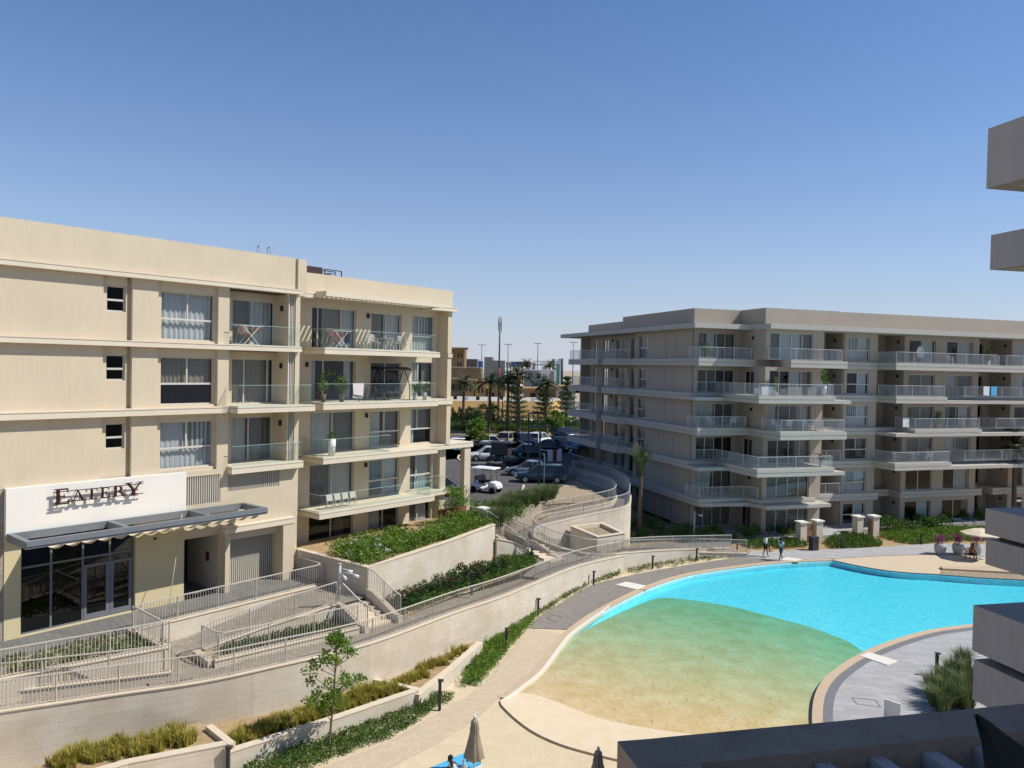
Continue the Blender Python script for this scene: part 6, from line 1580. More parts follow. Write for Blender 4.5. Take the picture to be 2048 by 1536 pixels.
# bollard lights
bols = [((1187, 1170), 0, .85, 'between wall and grey path, third along the pool from the right'), ((1076, 1230), 0, .9, 'at the corner where the grey paving begins'), ((1012, 1296), 0, .95, 'in the bright ground cover above the tan path'), ((879, 1420), 0, 1.2, 'beside the right end of the middle planter'), ((1305, 1137), 0, .85, 'near the curved wall, second from its far end'), ((1393, 1121), 0, .85, 'near the far end of the long curved wall'), ((943, 1190), 2.2, 1.15, 'among the red flowers, behind the long railing'), ((1063, 1131), 1.9, 1.0, 'at the foot of the second stairs'), ((1683, 1096), 0, .85, 'in the mound of ground cover beside the gate'), ((1842, 1089), 0, .9, 'in the ground cover left of the three flower pots'), ((1474, 1099), 0, .75, 'at the tip of the long double railing'), ((1873, 1350), 0, 1.0, 'beside the fountain grass on the near deck'), ((456, 1548), 0, .9, 'at the corner of the two left planters')]
for (x, y), z, h, lab in bols:
    b = P(x, y, z); t = thing('bollard_light', b, 'dark bollard light '+lab, 'bollard light')
    mb = MB(); mb.bar(b, b+Vector((0, 0, h)), .12); mb.build('post', M_['charcoal'], t)
    mb = MB(); mb.bar(b+Vector((.03, 0, h+.03)), b+Vector((.035, 0, h+.085)), .24, .16, up=Vector((0, 1, 0))); mb.build('head', M_['charcoal'], t)
# litter bin
b = P(1627, 1100); t = thing('litter_bin', b, 'dark grey square litter bin with round opening beside the far walkway', 'bin')
fr = Fr(b.x, b.y, RF.az); mb = MB(); mb.box(fr, -.28, .28, -.28, .28, 0, 1.05); mb.build('body', M_['charcoal'], t); mb = MB(); mb.box(fr, -.31, .31, -.31, .31, 1.051, 1.12); mb.build('lid', M_['charcoal'], t)
mb = MB(); mb.tube([fr(.04, .281, .75), fr(.04, .29, .75)], .13, 16); mb.build('opening', M_['black'], t)
# big pots with bougainvillea
for i, x in enumerate((1880, 1916, 1952)):
    b = P(x, 1108.5); lab = ('leftmost of the three grey pots of magenta flowers on the beige deck', 'middle of the three grey pots of magenta flowers on the beige deck', 'rightmost grey pot of magenta flowers, behind the seated person')[i]
    t = thing('flower_pot', b, lab, 'flower pot', 'grey pots with magenta flowers')
    mb = MB(); mb.tube([b, b+Vector((0, 0, .05)), b+Vector((0, 0, .45)), b+Vector((0, 0, .78)), b+Vector((0, 0, .84))], [.28, .33, .45, .42, .36], 24); mb.build('pot', M_['pot_grey'] if 'pot_grey' in M_ else M_.setdefault('pot_grey', mat('grey_pot', (.42, .43, .41), .6)), t)
    mb = MB(); mb2 = MB()
    for _ in range(8): c = b+Vector((vr.gauss(0, .18), vr.gauss(0, .18), 1.05+vr.uniform(-.1, .35))); clump(mb, c, .2, .2, 30, .1, .035); clump(mb2, c+Vector((0, 0, .05)), .22, .22, 46, .09, .035, .8)
    mb.build('leaves', M_['leaf'], t); mb2.build('blossom', M_['flower_pink'], t)
# white parasol on the deck
def parasol_open(px, py, label, r=1.55, h=2.3):
    b = P(px, py); t = thing('parasol', b, label, 'parasol'); n = 8
    mb = MB(); mb.tube([b, b+Vector((0, 0, h+.45))], .025, 8); mb.build('pole', M_['white'], t)
    mb = MB(); top = b+Vector((0, 0, h+.42)); ps = [b+Vector((math.cos(2*math.pi*i/n+.2)*r, math.sin(2*math.pi*i/n+.2)*r, h)) for i in range(n)]
    md = [top.lerp(p, .5)+Vector((0, 0, .05)) for p in ps]
    for i in range(n):
        j = (i+1) % n; mb.tri(md[i], md[j], top); mb.quad(ps[i], ps[j], md[j], md[i]); mb.quad(ps[i]-Vector((0, 0, .09)), ps[j]-Vector((0, 0, .09)), ps[j], ps[i])
    mb.build('canopy', M_['canvas_light'], t)
    for i in range(n):
        mb = MB(); mb.bar(top-Vector((0, 0, .06)), ps[i]-Vector((0, 0, .02)), .02); mb.build('rib', M_['white'], t)
    mb = MB(); mb.tube([b, b+Vector((0, 0, .08))], .28, 16); mb.build('foot', M_['galv'], t)
parasol_open(1960, 1118, 'open cream parasol beside the flower pots at the right', 1.45, 2.05)
def parasol_closed(px, py, label, h, z=0.0):
    b = P(px, py, z); t = thing('closed_parasol', b, label, 'parasol')
    mb = MB(); mb.tube([b, b+Vector((0, 0, h))], .025, 8); mb.build('pole', M_['white'], t)
    mb = MB(); n = 24; lv = [(h*.38, .30), (h*.40, .31), (h*.6, .22), (h*.86, .10), (h*.90, .13), (h*.94, .11), (h*.97, .04)]
    for i, (zz, r) in enumerate(lv):
        for k in range(n): a = 2*math.pi*k/n; rr_ = r*(1+.22*math.cos(8*a+i*.15)*(1-i/8)); mb.v.append(b+Vector((math.cos(a)*rr_, math.sin(a)*rr_, zz)))
    for i in range(len(lv)-1):
        for k in range(n): a = i*n+k; c = i*n+(k+1) % n; mb.f.append((a, c, c+n, a+n)); mb.uv.append([(0, 0)]*4); mb.sm.append(True)
    mb.f.append(tuple((len(lv)-1)*n+k for k in range(n))); mb.uv.append([(0, 0)]*n); mb.sm.append(False)
    mb.build('folded_canopy', M_['canvas'], t)
    mb = MB(); mb.tube([b+Vector((0, 0, h*.97)), b+Vector((0, 0, h*1.0)), b+Vector((0, 0, h*1.03))], [.05, .06, .02], 10); mb.build('finial', M_['white'], t)
    mb = MB()
    for k in range(10): a = k*.628; q = b+Vector((math.cos(a)*.12, math.sin(a)*.12, h*.90)); mb.bar(q, q+Vector((math.cos(a)*.05, math.sin(a)*.05, -.25)), .05, .01)
    mb.build('flaps', M_['canvas'], t)
parasol_closed(947, 1568, 'closed tan parasol standing in the sand beside the blue lounger', 2.35)
parasol_closed(1194, 1610, 'top of a second closed parasol just left of the dark ledge', 1.9)
# blue lounger with a person's head on it
LG_ = P(905, 1548, 0); t = thing('sun_lounger', LG_, 'sun lounger with a bright blue cushion at the bottom edge of the photo', 'sun lounger')
lf = Fr(-1.12, 27.33, 46.8)
M_['blue_cushion'] = mat('blue_cushion', (.10, .42, .68), .8)
mb = MB(); mb.box(lf, -2.0, -.72, -.44, .44, .35, .45); mb.build('cushion', M_['blue_cushion'], t)
mb = MB(); mb.box(lf, -.70, 0, -.44, .44, .35, .46); mb.build('cushion_back', M_['blue_cushion'], t)
mb = MB(); mb.box(lf, -2.03, .03, -.47, -.41, .28, .345); mb.build('frame_rail', M_['white'], t); mb = MB(); mb.box(lf, -2.03, .03, .41, .47, .28, .345); mb.build('frame_rail', M_['white'], t)
for u in (-1.95, -.05):
    for v in (-.44, .44): mb = MB(); mb.box(lf, u, u+.05, v-.025, v+.025, 0, .279); mb.build('leg', M_['white'], t)
# ------------------------------------------------------------------ people
def skinned(name, verts, edges, radii, m, parent, sub=2):
    me = bpy.data.meshes.new(name); me.from_pydata(verts, edges, []); me.update()
    o = bpy.data.objects.new(name, me); C.objects.link(o)
    s = o.modifiers.new('skin', 'SKIN'); s.use_smooth_shade = True
    for i, v in enumerate(me.skin_vertices[0].data): v.radius = radii[i] if isinstance(radii[i], tuple) else (radii[i], radii[i]); v.use_root = (i == 0)
    ss = o.modifiers.new('sub', 'SUBSURF'); ss.levels = sub; ss.render_levels = sub
    me.materials.append(m); o.parent = parent
    bpy.context.view_layer.update()
    dg = bpy.context.evaluated_depsgraph_get(); ev = o.evaluated_get(dg); nm = bpy.data.meshes.new_from_object(ev)
    o.modifiers.clear(); o.data = nm
    for p in nm.polygons: p.use_smooth = True
    return o
def person(base, yaw, label, J, shirt, shorts, hair=True, s=1.0):
    """J: dict of joint positions, x forward, y left, z up"""
    t = thing('person', Vector((0, 0, 0)), label, 'person')
    names = ['pelvis', 'waist', 'chest', 'neck', 'head', 'crown', 'shl', 'ell', 'wrl', 'hal', 'shr', 'elr', 'wrr', 'har', 'hil', 'knl', 'anl', 'tol', 'hir', 'knr', 'anr', 'tor']
    E_ = [(0, 1), (1, 2), (2, 3), (3, 4), (4, 5), (2, 6), (6, 7), (7, 8), (8, 9), (2, 10), (10, 11), (11, 12), (12, 13), (0, 14), (14, 15), (15, 16), (16, 17), (0, 18), (18, 19), (19, 20), (20, 21)]
    rd = [(.13, .10), (.12, .09), (.15, .10), .055, (.075, .09), (.06, .07), .06, .042, .028, .038, .06, .042, .028, .038, .085, .055, .036, .032, .085, .055, .036, .032]
    V = [Vector(J[n]) for n in names]
    skinned('body', V, E_, rd, M_['skin'], t)
    # nose and fingers give the outline its detail
    hd = V[4]; f = (Vector(J.get('face', (1, 0, 0)))).normalized()
    mb = MB(); mb.tube([hd+f*.075+Vector((0, 0, .03)), hd+f*.105+Vector((0, 0, -.01)), hd+f*.08+Vector((0, 0, -.025))], [.008, .016, .008], 6); mb.build('nose', M_['skin'], t)
    for a, b, n_ in ((8, 9, 0), (12, 13, 1)):
        d = (V[b]-V[a]).normalized(); sd_ = d.cross(Vector((1, 0, 0))).normalized()
        for k in range(4): mb = MB(); q = V[b]+d*.02+sd_*(k-1.5)*.018; mb.tube([q, q+d*(.06+.012*(k in (1, 2)))+Vector((.01, 0, 0)), q+d*.085+Vector((.02, 0, 0))], [.010, .009, .006], 5); mb.build('finger', M_['skin'], t)
    # clothes slightly larger than the body
    skinned('shirt', [V[0]+Vector((0, 0, .02)), V[1], V[2], V[2].lerp(V[3], .45), V[6], V[6].lerp(V[7], .75), V[10], V[10].lerp(V[11], .75)], [(0, 1), (1, 2), (2, 3), (2, 4), (4, 5), (2, 6), (6, 7)], [(.165, .125), (.15, .12), (.175, .125), .075, .08, .07, .08, .07], shirt, t)
    skinned('shorts', [V[0]+Vector((0, 0, .04)), V[0], V[14], V[14].lerp(V[15], .85), V[18], V[18].lerp(V[19], .85)], [(0, 1), (1, 2), (2, 3), (1, 4), (4, 5)], [(.15, .115), (.15, .12), .105, .088, .105, .088], shorts, t)
    mb = MB(); c = hd+Vector((0, 0, .045))-f*.02
    for i in range(6):
        for k in range(12):
            th = math.pi*.5*i/5; a = 2*math.pi*k/12; mb.v.append(c+Vector((math.cos(a)*math.sin(th)*.098, math.sin(a)*math.sin(th)*.088, math.cos(th)*.115)))
    for i in range(5):
        for k in range(12): a = i*12+k; b = i*12+(k+1) % 12; mb.f.append((b, a, a+12, b+12)); mb.uv.append([(0, 0)]*4); mb.sm.append(True)
    mb.build('hair', M_['hair'], t)
    t.location = base; t.rotation_euler = (0, 0, yaw); t.scale = (s, s, s); return t
def walk(stride=.28, lean=.03, al=.2):
    return dict(pelvis=(0, 0, .95), waist=(.01, 0, 1.12), chest=(.02+lean, 0, 1.34), neck=(.03+lean, 0, 1.50), head=(.05+lean, 0, 1.62), crown=(.045+lean, 0, 1.72),
                shl=(.02+lean, .19, 1.41), ell=(-.02+al*.4, .24, 1.14), wrl=(.05+al, .23, .92), hal=(.08+al*1.15, .22, .83), shr=(.02+lean, -.19, 1.41), elr=(-.06-al*.3, -.24, 1.14), wrr=(-.02-al*.4, -.24, .90), har=(-.01-al*.4, -.23, .81),
                hil=(0, .10, .88), knl=(stride*.55+.03, .10, .50), anl=(stride, .10, .09), tol=(stride+.16, .11, .035), hir=(0, -.10, .88), knr=(-stride*.25+.03, -.10, .49), anr=(-stride, -.10, .12), tor=(-stride+.13, -.11, .035), face=(1, 0, -.1))
M_['cloth_white'] = mat('white_cloth', (.72, .72, .70), .9); M_['cloth_black'] = mat('black_cloth', (.015, .015, .02), .9); M_['cloth_teal'] = mat('teal_striped_cloth', (.18, .38, .42), .9, .6, 14, col2=(.6, .65, .65)); M_['cloth_navy'] = mat('navy_cloth', (.02, .06, .12), .9)
person(P(1530, 1112.5, .03), R(-35), 'person in a white shirt and black shorts carrying a paper bag, walking behind the pool', walk(.16), M_['cloth_white'], M_['cloth_black'])
person(P(1562, 1120.5, .03), R(215), 'person in a pale teal shirt and navy shorts striding along the pool edge', walk(.34, .04, .25), M_['cloth_teal'], M_['cloth_navy'])
b = P(1530, 1112.5, .03); t = thing('paper_bag', b+Vector((.35, -.25, .55)), 'brown paper bag carried by the person in the white shirt', 'bag')
bf = Fr(b.x+.33, b.y-.28, 60); mb = MB(); mb.box(bf, -.14, .14, -.07, .07, b.z+.42, b.z+.80); mb.build('bag', mat('brown_paper', (.42, .25, .12), .9), t)
mb = MB(); mb.tube([bf(-.07, 0, b.z+.801), bf(-.05, 0, b.z+.9), bf(.05, 0, b.z+.9), bf(.07, 0, b.z+.801)], .008, 5); mb.build('handle', mat('bag_handle', (.3, .18, .09), .9), t)
# seated person under the parasol
M_['cloth_red'] = mat('red_yellow_print', (.35, .03, .02), .9, .9, 9, col2=(.5, .28, .03))
sitp = P(1940, 1119.5, 0)
J = dict(pelvis=(0, 0, .52), waist=(.03, 0, .68), chest=(.10, 0, .88), neck=(.17, 0, 1.02), head=(.23, 0, 1.12), crown=(.26, 0, 1.21), shl=(.10, .18, .94), ell=(.22, .24, .72), wrl=(.42, .16, .66), hal=(.50, .12, .64), shr=(.10, -.18, .94), elr=(.22, -.24, .72), wrr=(.42, -.16, .66), har=(.50, -.12, .64),
         hil=(.05, .10, .50), knl=(.46, .13, .50), anl=(.44, .13, .10), tol=(.60, .13, .04), hir=(.05, -.10, .50), knr=(.46, -.13, .50), anr=(.52, -.13, .10), tor=(.68, -.13, .04), face=(.8, 0, -.5))
person(sitp, R(-75), 'person in red and yellow print clothes bent forward on a chair under the cream parasol', J, M_['cloth_red'], M_['cloth_black'])
def chair(p, yaw, label, m, name='chair', cat='chair', group=None, s=1.0, parentless=True):
    t = thing(name, Vector((0, 0, 0)), label, cat, group)
    mb = MB(); mb.box(WF, -.23, .23, -.23, .23, .42, .46); mb.build('seat', m, t)
    for a in (-1, 1):
        for b_ in (-1, 1): mb = MB(); mb.bar(Vector((a*.21, b_*.21, .0)), Vector((a*.21, b_*.21, .419)), .035); mb.build('leg', m, t)
        mb = MB(); mb.bar(Vector((-.21, a*.24, .66)), Vector((.2, a*.24, .66)), .04, .025); mb.bar(Vector((.19, a*.24, .461)), Vector((.19, a*.24, .647)), .025); mb.build('armrest', m, t)
    mb = MB()
    for z in (.56, .66, .76, .86): mb.bar(Vector((-.24-(z-.46)*.18, -.24, z)), Vector((-.24-(z-.46)*.18, .24, z)), .02, .06)
    for a in (-1, 1): mb.bar(Vector((-.225, a*.235, .461)), Vector((-.31, a*.235, .91)), .035)
    mb.build('backrest', m, t)
    t.location = p; t.rotation_euler = (0, 0, yaw); t.scale = (s, s, s); return t
chair(sitp, R(-75), 'dark chair the person in red and yellow sits on', M_['wood'])
# the head that shows at the bottom edge belongs to someone seated beside the blue lounger
hpos = Vector((-1.62, 25.9, 0))
person(hpos, R(200), 'person with short black hair by the blue lounger, only the top of the head showing', J, M_['cloth_white'], M_['cloth_navy'])
chair(hpos, R(200), 'low chair under the person at the bottom edge, beside the blue lounger', M_['white'])
# ------------------------------------------------------------------ things on the balconies
def plant_pot(p, label, h=1.0, pot=(.72, .72, .72), kind='palm', ps=.16, ph=.45, pm='white'):
    t = thing('potted_plant', p, label, 'potted plant')
    mb = MB(); mb.tube([p, p+Vector((0, 0, ph))], [ps*.75, ps], 16); mb.build('pot', M_[pm], t)
    mb = MB(); c = p+Vector((0, 0, ph))
    if kind == 'palm':
        for i in range(16):
            a = vr.uniform(0, 6.28); e = R(vr.uniform(25, 85)); q = c.copy(); L_ = h*vr.uniform(.6, 1.0)
            for k in range(5):
                d = Vector((math.cos(a)*math.cos(e), math.sin(a)*math.cos(e), math.sin(e))); n_ = q+d*L_/5; s = d.cross(Vector((0, 0, 1))).normalized()*(.06*math.sin(math.pi*(k+1)/5.5)+.006); s0 = d.cross(Vector((0, 0, 1))).normalized()*(.06*math.sin(math.pi*k/5.5)+.006)
                mb.quad(q-s0, q+s0, n_+s, n_-s, sm=True); q = n_; e -= R(14)
    elif kind == 'cone':
        for k in range(10): z = k/10; clump(mb, c+Vector((vr.gauss(0, .02), vr.gauss(0, .02), h*(.1+.85*z))), .20*(1-.6*z), .14, 60, .09, .02)
    else:
        for _ in range(14): clump(mb, c+Vector((vr.gauss(0, .16), vr.gauss(0, .16), h*vr.uniform(.1, .95))), .2, .18, 34, .12, .035)
    mb.build('foliage', M_['leaf_bright'] if kind == 'cone' else M_['leaf'], t)
    if kind == 'bush': mb = MB(); mb.tube([c, c+Vector((.03, 0, h*.8))], [.02, .01], 5); mb.build('stem', M_['trunk'], t)
    return t
Z3, Z4_, Z2_, Z1_ = 12.26, 15.31, 9.21, 6.16
plant_pot(LF(16.15, -1.0, Z3), 'bushy climbing plant at the left end of the third floor balcony', 1.5, kind='bush', pm='trunk'); plant_pot(LF(17.1, -.6, Z3), 'leafy plant beside the towel at the left end of the third floor balcony', 1.0, kind='bush', pm='trunk')
plant_pot(LF(22.9, -.75, Z3), 'smaller potted palm, left one of two at the right end of the third floor balcony', 1.0); plant_pot(LF(23.7, -.7, Z3), 'larger potted palm at the far right end of the third floor balcony', 1.35)
plant_pot(LF(16.7, -.9, Z2_), 'tall white pot with a spiky plant on the second floor balcony', .8, ps=.24, ph=.95)
plant_pot(RF(4.9, 3.9, ZT[3]), 'bright green cone-shaped plant behind the railing of the big shaded balcony', 1.35, kind='cone', ps=.2, ph=.3); plant_pot(RF(9.8, 3.8, ZT[3]), 'tall leafy plant in a white pot behind the railing of the big balcony', 1.5, kind='bush', ps=.27, ph=.9)
plant_pot(RF(24.7, 1.6, ZT[2]), 'dark round bush on a balcony of the right building', 1.1, kind='bush', ps=.3, ph=.5, pm='trunk')
def rack(p, yaw, label, cloths):
    """folding clothes airer with things hanging on it"""
    t = thing('clothes_airer', Vector((0, 0, 0)), label, 'clothes airer')
    for s in (-1, 1):
        mb = MB(); mb.bar(Vector((-.45, s*.27, 0)), Vector((.45, s*.27, .95)), .025); mb.bar(Vector((.45, s*.25, 0)), Vector((-.45, s*.25, .95)), .025); mb.build('leg_frame', M_['white'], t)
    mb = MB()
    for k in range(8): mb.bar(Vector((-.62+k*.177, -.28, .96)), Vector((-.62+k*.177, .28, .96)), .012)
    for s in (-1, 1): mb.bar(Vector((-.66, s*.29, .96)), Vector((.66, s*.29, .96)), .022)
    mb.build('rods', M_['white'], t)
    t.location = p; t.rotation_euler = (0, 0, yaw)
    for i, (x, col, ln, nm, lb) in enumerate(cloths):
        c = thing('laundry', Vector((0, 0, 0)), lb, 'laundry')
        mb = MB(); n = 8; w_ = .17
        for sd_ in (1, -1):
            rows = [[Vector((x+sd_*(.012+.018*math.sin(j*1.1+z*.4)), -.24+.48*j/n, .98-ln*z/4*(1+.12*math.sin(j*.9+i)))) for j in range(n+1)] for z in range(5)]
            for r0_, r1_ in zip(rows[:-1], rows[1:]):
                for j in range(n): mb.quad(r0_[j], r0_[j+1], r1_[j+1], r1_[j], sm=True)
        o = mb.build('cloth', col, c); c.location = p; c.rotation_euler = (0, 0, yaw)
cm = {k: mat(k+'_cloth', v, .9, .5, 12, col2=v2) for k, v, v2 in (('pink', (.55, .16, .17), (.7, .5, .45)), ('pale_blue', (.5, .62, .7), (.75, .75, .75)), ('yellow_print', (.5, .28, .02), (.1, .04, .02)), ('floral', (.6, .6, .55), (.4, .05, .04)), ('navy_dotted', (.03, .04, .10), (.08, .1, .2)), ('white_towel', (.7, .68, .66), (.62, .5, .48)))}
yl = R(90-LF.az)
rack(LF(11.3, -.75, 15.29), yl, 'white folding clothes airer with colourful washing on the small fourth floor balcony', [(-.5, cm['pink'], .45, '', 'pink cloth on the airer of the small top left balcony'), (-.2, cm['pale_blue'], .38, '', 'pale blue cloth on the airer of the small top left balcony'), (.0, cm['yellow_print'], .75, '', 'yellow and brown print hanging low on the top left airer'), (.45, cm['pink'], .3, '', 'small red-pink cloth at the right end of the top left airer')])
rack(LF(17.0, -.8, 15.32), yl, 'clothes airer with floral washing on the wide fourth floor balcony', [(-.5, cm['pink'], .35, '', 'red cloth at the left end of the airer on the wide top balcony'), (-.2, cm['floral'], .6, '', 'floral white cloth on the airer of the wide top balcony'), (.2, cm['floral'], .45, '', 'second floral cloth on the airer of the wide top balcony'), (.55, cm['navy_dotted'], .75, '', 'dark navy dotted cloth on the airer of the wide top balcony')])
t = thing('towel', LF(18.0, -.15, 12.3), 'pale pink and white towel over the glass of the third floor balcony', 'towel')
mb = MB()
for sd_ in (-.03, .03):
    mb.quad(LF(17.55, -.2+sd_, 13.33), LF(18.35, -.2+sd_, 13.33), LF(18.3, -.2+sd_*1.4, 12.45 if sd_ < 0 else 12.6), LF(17.6, -.2+sd_*1.4, 12.5 if sd_ < 0 else 12.7))
mb.quad(LF(17.55, -.23, 13.33), LF(18.35, -.23, 13.33), LF(18.35, -.17, 13.33), LF(17.55, -.17, 13.33)); mb.build('cloth', cm['white_towel'], t)
k = 0
for fr, lst, m_ in ((LF, ((19.1, -1.0, 15.31, 200, 'cream chair behind the glass of the wide top balcony, leftmost of four'), (20.1, -1.2, 15.31, 20, 'cream chair behind the glass of the wide top balcony, second from left'), (21.3, -.9, 15.31, 200, 'cream chair behind the glass of the wide top balcony, third from left'), (22.3, -1.0, 15.31, 90, 'pale green chair at the right end of the wide top balcony')), 'rail'),
                    (LF, ((19.0, -.9, 12.26, 200, 'black chair on the third floor balcony, left of the swing seat'), (20.3, -1.0, 12.26, 30, 'black chair beside the swing seat, nearest its post')), 'charcoal'),
                    (RF, ((1.9, -1.0, ZT[2]+.005, 20, 'white slatted chair, left of two on the shaded corner balcony'), (4.1, -1.0, ZT[2]+.005, 160, 'white slatted chair, right of two on the shaded corner balcony'), (6.0, 2.6, ZT[2]+.005, 20, 'white chair at the left end of the bay balcony below'), (7.0, 2.9, ZT[2]+.005, 160, 'white chair second from left on the bay balcony'), (20.2, 1.4, ZT[1]+.005, 30, 'white chair at the left of a mid balcony, by the slanting railing'), (23.9, 1.5, ZT[1]+.005, 160, 'white chair at the right end of the same mid balcony'), (26.2, 1.5, ZT[4]+.005, 30, 'pinkish chair on the top balcony right of the hanging seat')), 'white')):
    for u, v, z, a, lab in lst: chair(fr(u, v, z), R(a)-R(fr.az), lab, M_[m_])
# glass-topped tables
def table(p, label, m, r=.42):
    t = thing('side_table', p, label, 'table'); mb = MB(); mb.tube([p+Vector((0, 0, .7)), p+Vector((0, 0, .73))], r, 20); mb.build('table_top', M_[m], t)
    for i in range(3): a = 2.1*i; mb = MB(); mb.bar(p+Vector((math.cos(a)*.3, math.sin(a)*.3, 0)), p+Vector((math.cos(a)*.12, math.sin(a)*.12, .699)), .03); mb.build('leg', M_[m], t)
table(LF(20.7, -1.0, 15.31), 'round cream table between the chairs of the wide top balcony', 'rail'); table(RF(22.0, 1.6, ZT[1]+.005), 'white table between two chairs on a mid balcony of the right building', 'white', .6)
# swing seat with a black canopy
t = thing('swing_seat', LF(21.3, -1.2, 12.26), 'black garden swing seat with a canopy on the third floor balcony', 'swing seat')
mb = MB()
for u in (20.6, 22.3): mb.tube(crom([LF(u, -.6, 12.27), LF(u+.12, -.75, 13.2), LF(u+.05, -1.2, 14.2)], 4), .03, 6); mb.tube(crom([LF(u, -1.9, 12.27), LF(u, -1.6, 13.2), LF(u+.05, -1.25, 14.2)], 4), .03, 6)
mb.build('frame', M_['black'], t)
mb = MB(); mb.quad(LF(20.5, -1.9, 14.15), LF(22.6, -1.9, 14.15), LF(22.6, -1.2, 14.3), LF(20.5, -1.2, 14.3)); mb.quad(LF(20.5, -1.2, 14.3), LF(22.6, -1.2, 14.3), LF(22.6, -.5, 14.1), LF(20.5, -.5, 14.1)); mb.build('canopy', M_['black'], t)
mb = MB(); mb.box(LF, 20.8, 22.1, -1.5, -1.0, 12.68, 12.8); mb.build('seat', M_['charcoal'], t); mb = MB(); mb.bar(LF(21.45, -1.55, 12.8), LF(21.45, -1.68, 13.25), 1.3, .08, up=LF.n); mb.build('backrest', M_['charcoal'], t)
# row of folded white chairs on the first floor
for i in range(4):
    o = thing('folding_chair', LF(16.6+i*.55, -.9, Z1_), ('folded pale chair at the left end', 'folded pale chair second from left', 'folded pale chair third from left', 'folded pale chair at the right end')[i]+' of the row on the first floor balcony', 'chair', 'folded chairs on the first floor balcony')
    mb = MB(); a = LF(16.6+i*.55, -.75, Z1_); b_ = LF(16.6+i*.55, -.95, Z1_+.85)
    for du in (-.2, .2): mb.bar(a+LF.u*du, b_+LF.u*du, .03); mb.bar(LF(16.6+i*.55+du*.9, -1.05, Z1_), LF(16.6+i*.55+du*.9, -.78, Z1_+.5), .03)
    mb.build('frame', M_['rail'], o); mb = MB(); mb.bar(a.lerp(b_, .55), a.lerp(b_, .98), .36, .02, up=LF.n); mb.build('back_panel', M_['rail'], o)
# hanging egg seat on the right building, airers and towels there
t = thing('hanging_seat', RF(21.9, 1.6, ZT[4]), 'white hanging basket seat under a curved black stand on the top balcony', 'hanging seat')
b = RF(21.3, 1.6, ZT[4]); mb = MB(); mb.tube(crom([b, b+Vector((-.05, 0, 1.0)), b+RF.u*.3+Vector((0, 0, 1.9)), b+RF.u*1.0+Vector((0, 0, 2.05))], 6), .04, 8); mb.tube([b-RF.u*.2, b+RF.u*1.6], .04, 8); mb.build('stand', M_['black'], t)
mb = MB(); c = b+RF.u*1.15+Vector((0, 0, 1.05))
for i in range(9):
    for k in range(14):
        th = math.pi*i/8; a = math.pi*(-.35+1.15*k/13); mb.v.append(c+RF.u*(math.cos(a)*math.sin(th)*.34)+RF.n*(math.sin(a)*math.sin(th)*-.34)+Vector((0, 0, math.cos(th)*.58)))
for i in range(8):
    for k in range(13): a = i*14+k; mb.f.append((a, a+1, a+15, a+14)); mb.uv.append([(0, 0)]*4); mb.sm.append(True)
mb.build('basket', M_['white'], t); mb = MB(); mb.tube([b+RF.u*1.0+Vector((0, 0, 2.05)), c+Vector((0, 0, .68))], .012, 5); mb.build('chain', M_['black'], t)
for u, v, z, nm, col, lab in ((29.4, 2.33, ZT[3], 'w', 'cloth_white', 'white towel over the railing of a balcony on the right building'), (30.3, 2.36, ZT[3], 'b', 'blue_cushion', 'light blue towel over the same railing, beside the white one'), (20.2, 2.0, ZT[2], 'c', 'cloth_white', 'white cloth on a rack behind a shaded balcony railing')):
    t = thing('towel', RF(u, v, z), lab, 'towel'); mb = MB()
    for dv in (-.035, .035): mb.quad(RF(u, v+dv, z+1.04), RF(u+.75, v+dv, z+1.04), RF(u+.72, v+dv*1.3, z+.15), RF(u+.03, v+dv*1.3, z+.2))
    mb.quad(RF(u, v-.035, z+1.04), RF(u, v+.035, z+1.04), RF(u+.75, v+.035, z+1.04), RF(u+.75, v-.035, z+1.04)); mb.build('cloth', M_[col], t)
# sofas behind the railing of the big balcony
for u, lab, m_ in ((6.2, 'pale sofa behind the railing of the big shaded balcony, left of two', 'curtain_grey'), (8.2, 'grey sofa behind the railing of the big shaded balcony, beside the tall pot', 'curtain_grey'), (3.6, 'light armchair at the corner of the big shaded balcony', 'cloth_white')):
    t = thing('sofa', RF(u, 3.0, ZT[3]), lab, 'sofa'); z = ZT[3]; mb = MB(); mb.box(RF, u, u+1.4, 2.9, 3.6, z+.02, z+.4); mb.build('seat', M_[m_], t); mb = MB(); mb.box(RF, u, u+1.4, 3.601, 3.8, z+.02, z+.75); mb.build('backrest', M_[m_], t)
    for du in (-.13, 1.4): mb = MB(); mb.box(RF, u+du+(.001 if du > 0 else -.001), u+du+.129, 2.9, 3.6, z+.02, z+.58); mb.build('armrest', M_[m_], t)

# ------------------------------------------------------------------ beyond the car park
def bg_box(name, label, cat, x0, x1, yt, yb, D, dep=12, m=None, parts=None):
    """a far building: pixels give its width and height at distance D"""
    a = pd(x0, yb, D); b = pd(x1, yb, D); zt = pd((x0+x1)/2, yt, D).z; zb = min(a.z, b.z, ZP)
    t = thing(name, Vector((a.x, D, max(0, ZP-.2))), label, cat)
    mb = MB(); mb.prism([Vector((a.x, D, 0)), Vector((b.x, D, 0)), Vector((b.x+.04*dep, D+dep, 0)), Vector((a.x+.02*dep, D+dep, 0))], ZP-.3, zt); mb.build('wall', m, t)
    return t, a.x, b.x, zt
mbk = lambda n, c, v=.1: M_.setdefault(n, mat(n, c, .9, v, .3, coords='World'))
tan, tan2, conc, brown, red = mbk('tan_render', (.42, .27, .14)), mbk('yellow_render_far', (.60, .40, .17)), mbk('raw_concrete', (.27, .27, .25), .3), mbk('brown_brick_far', (.30, .21, .12), .3), mbk('red_roof', (.16, .035, .02))
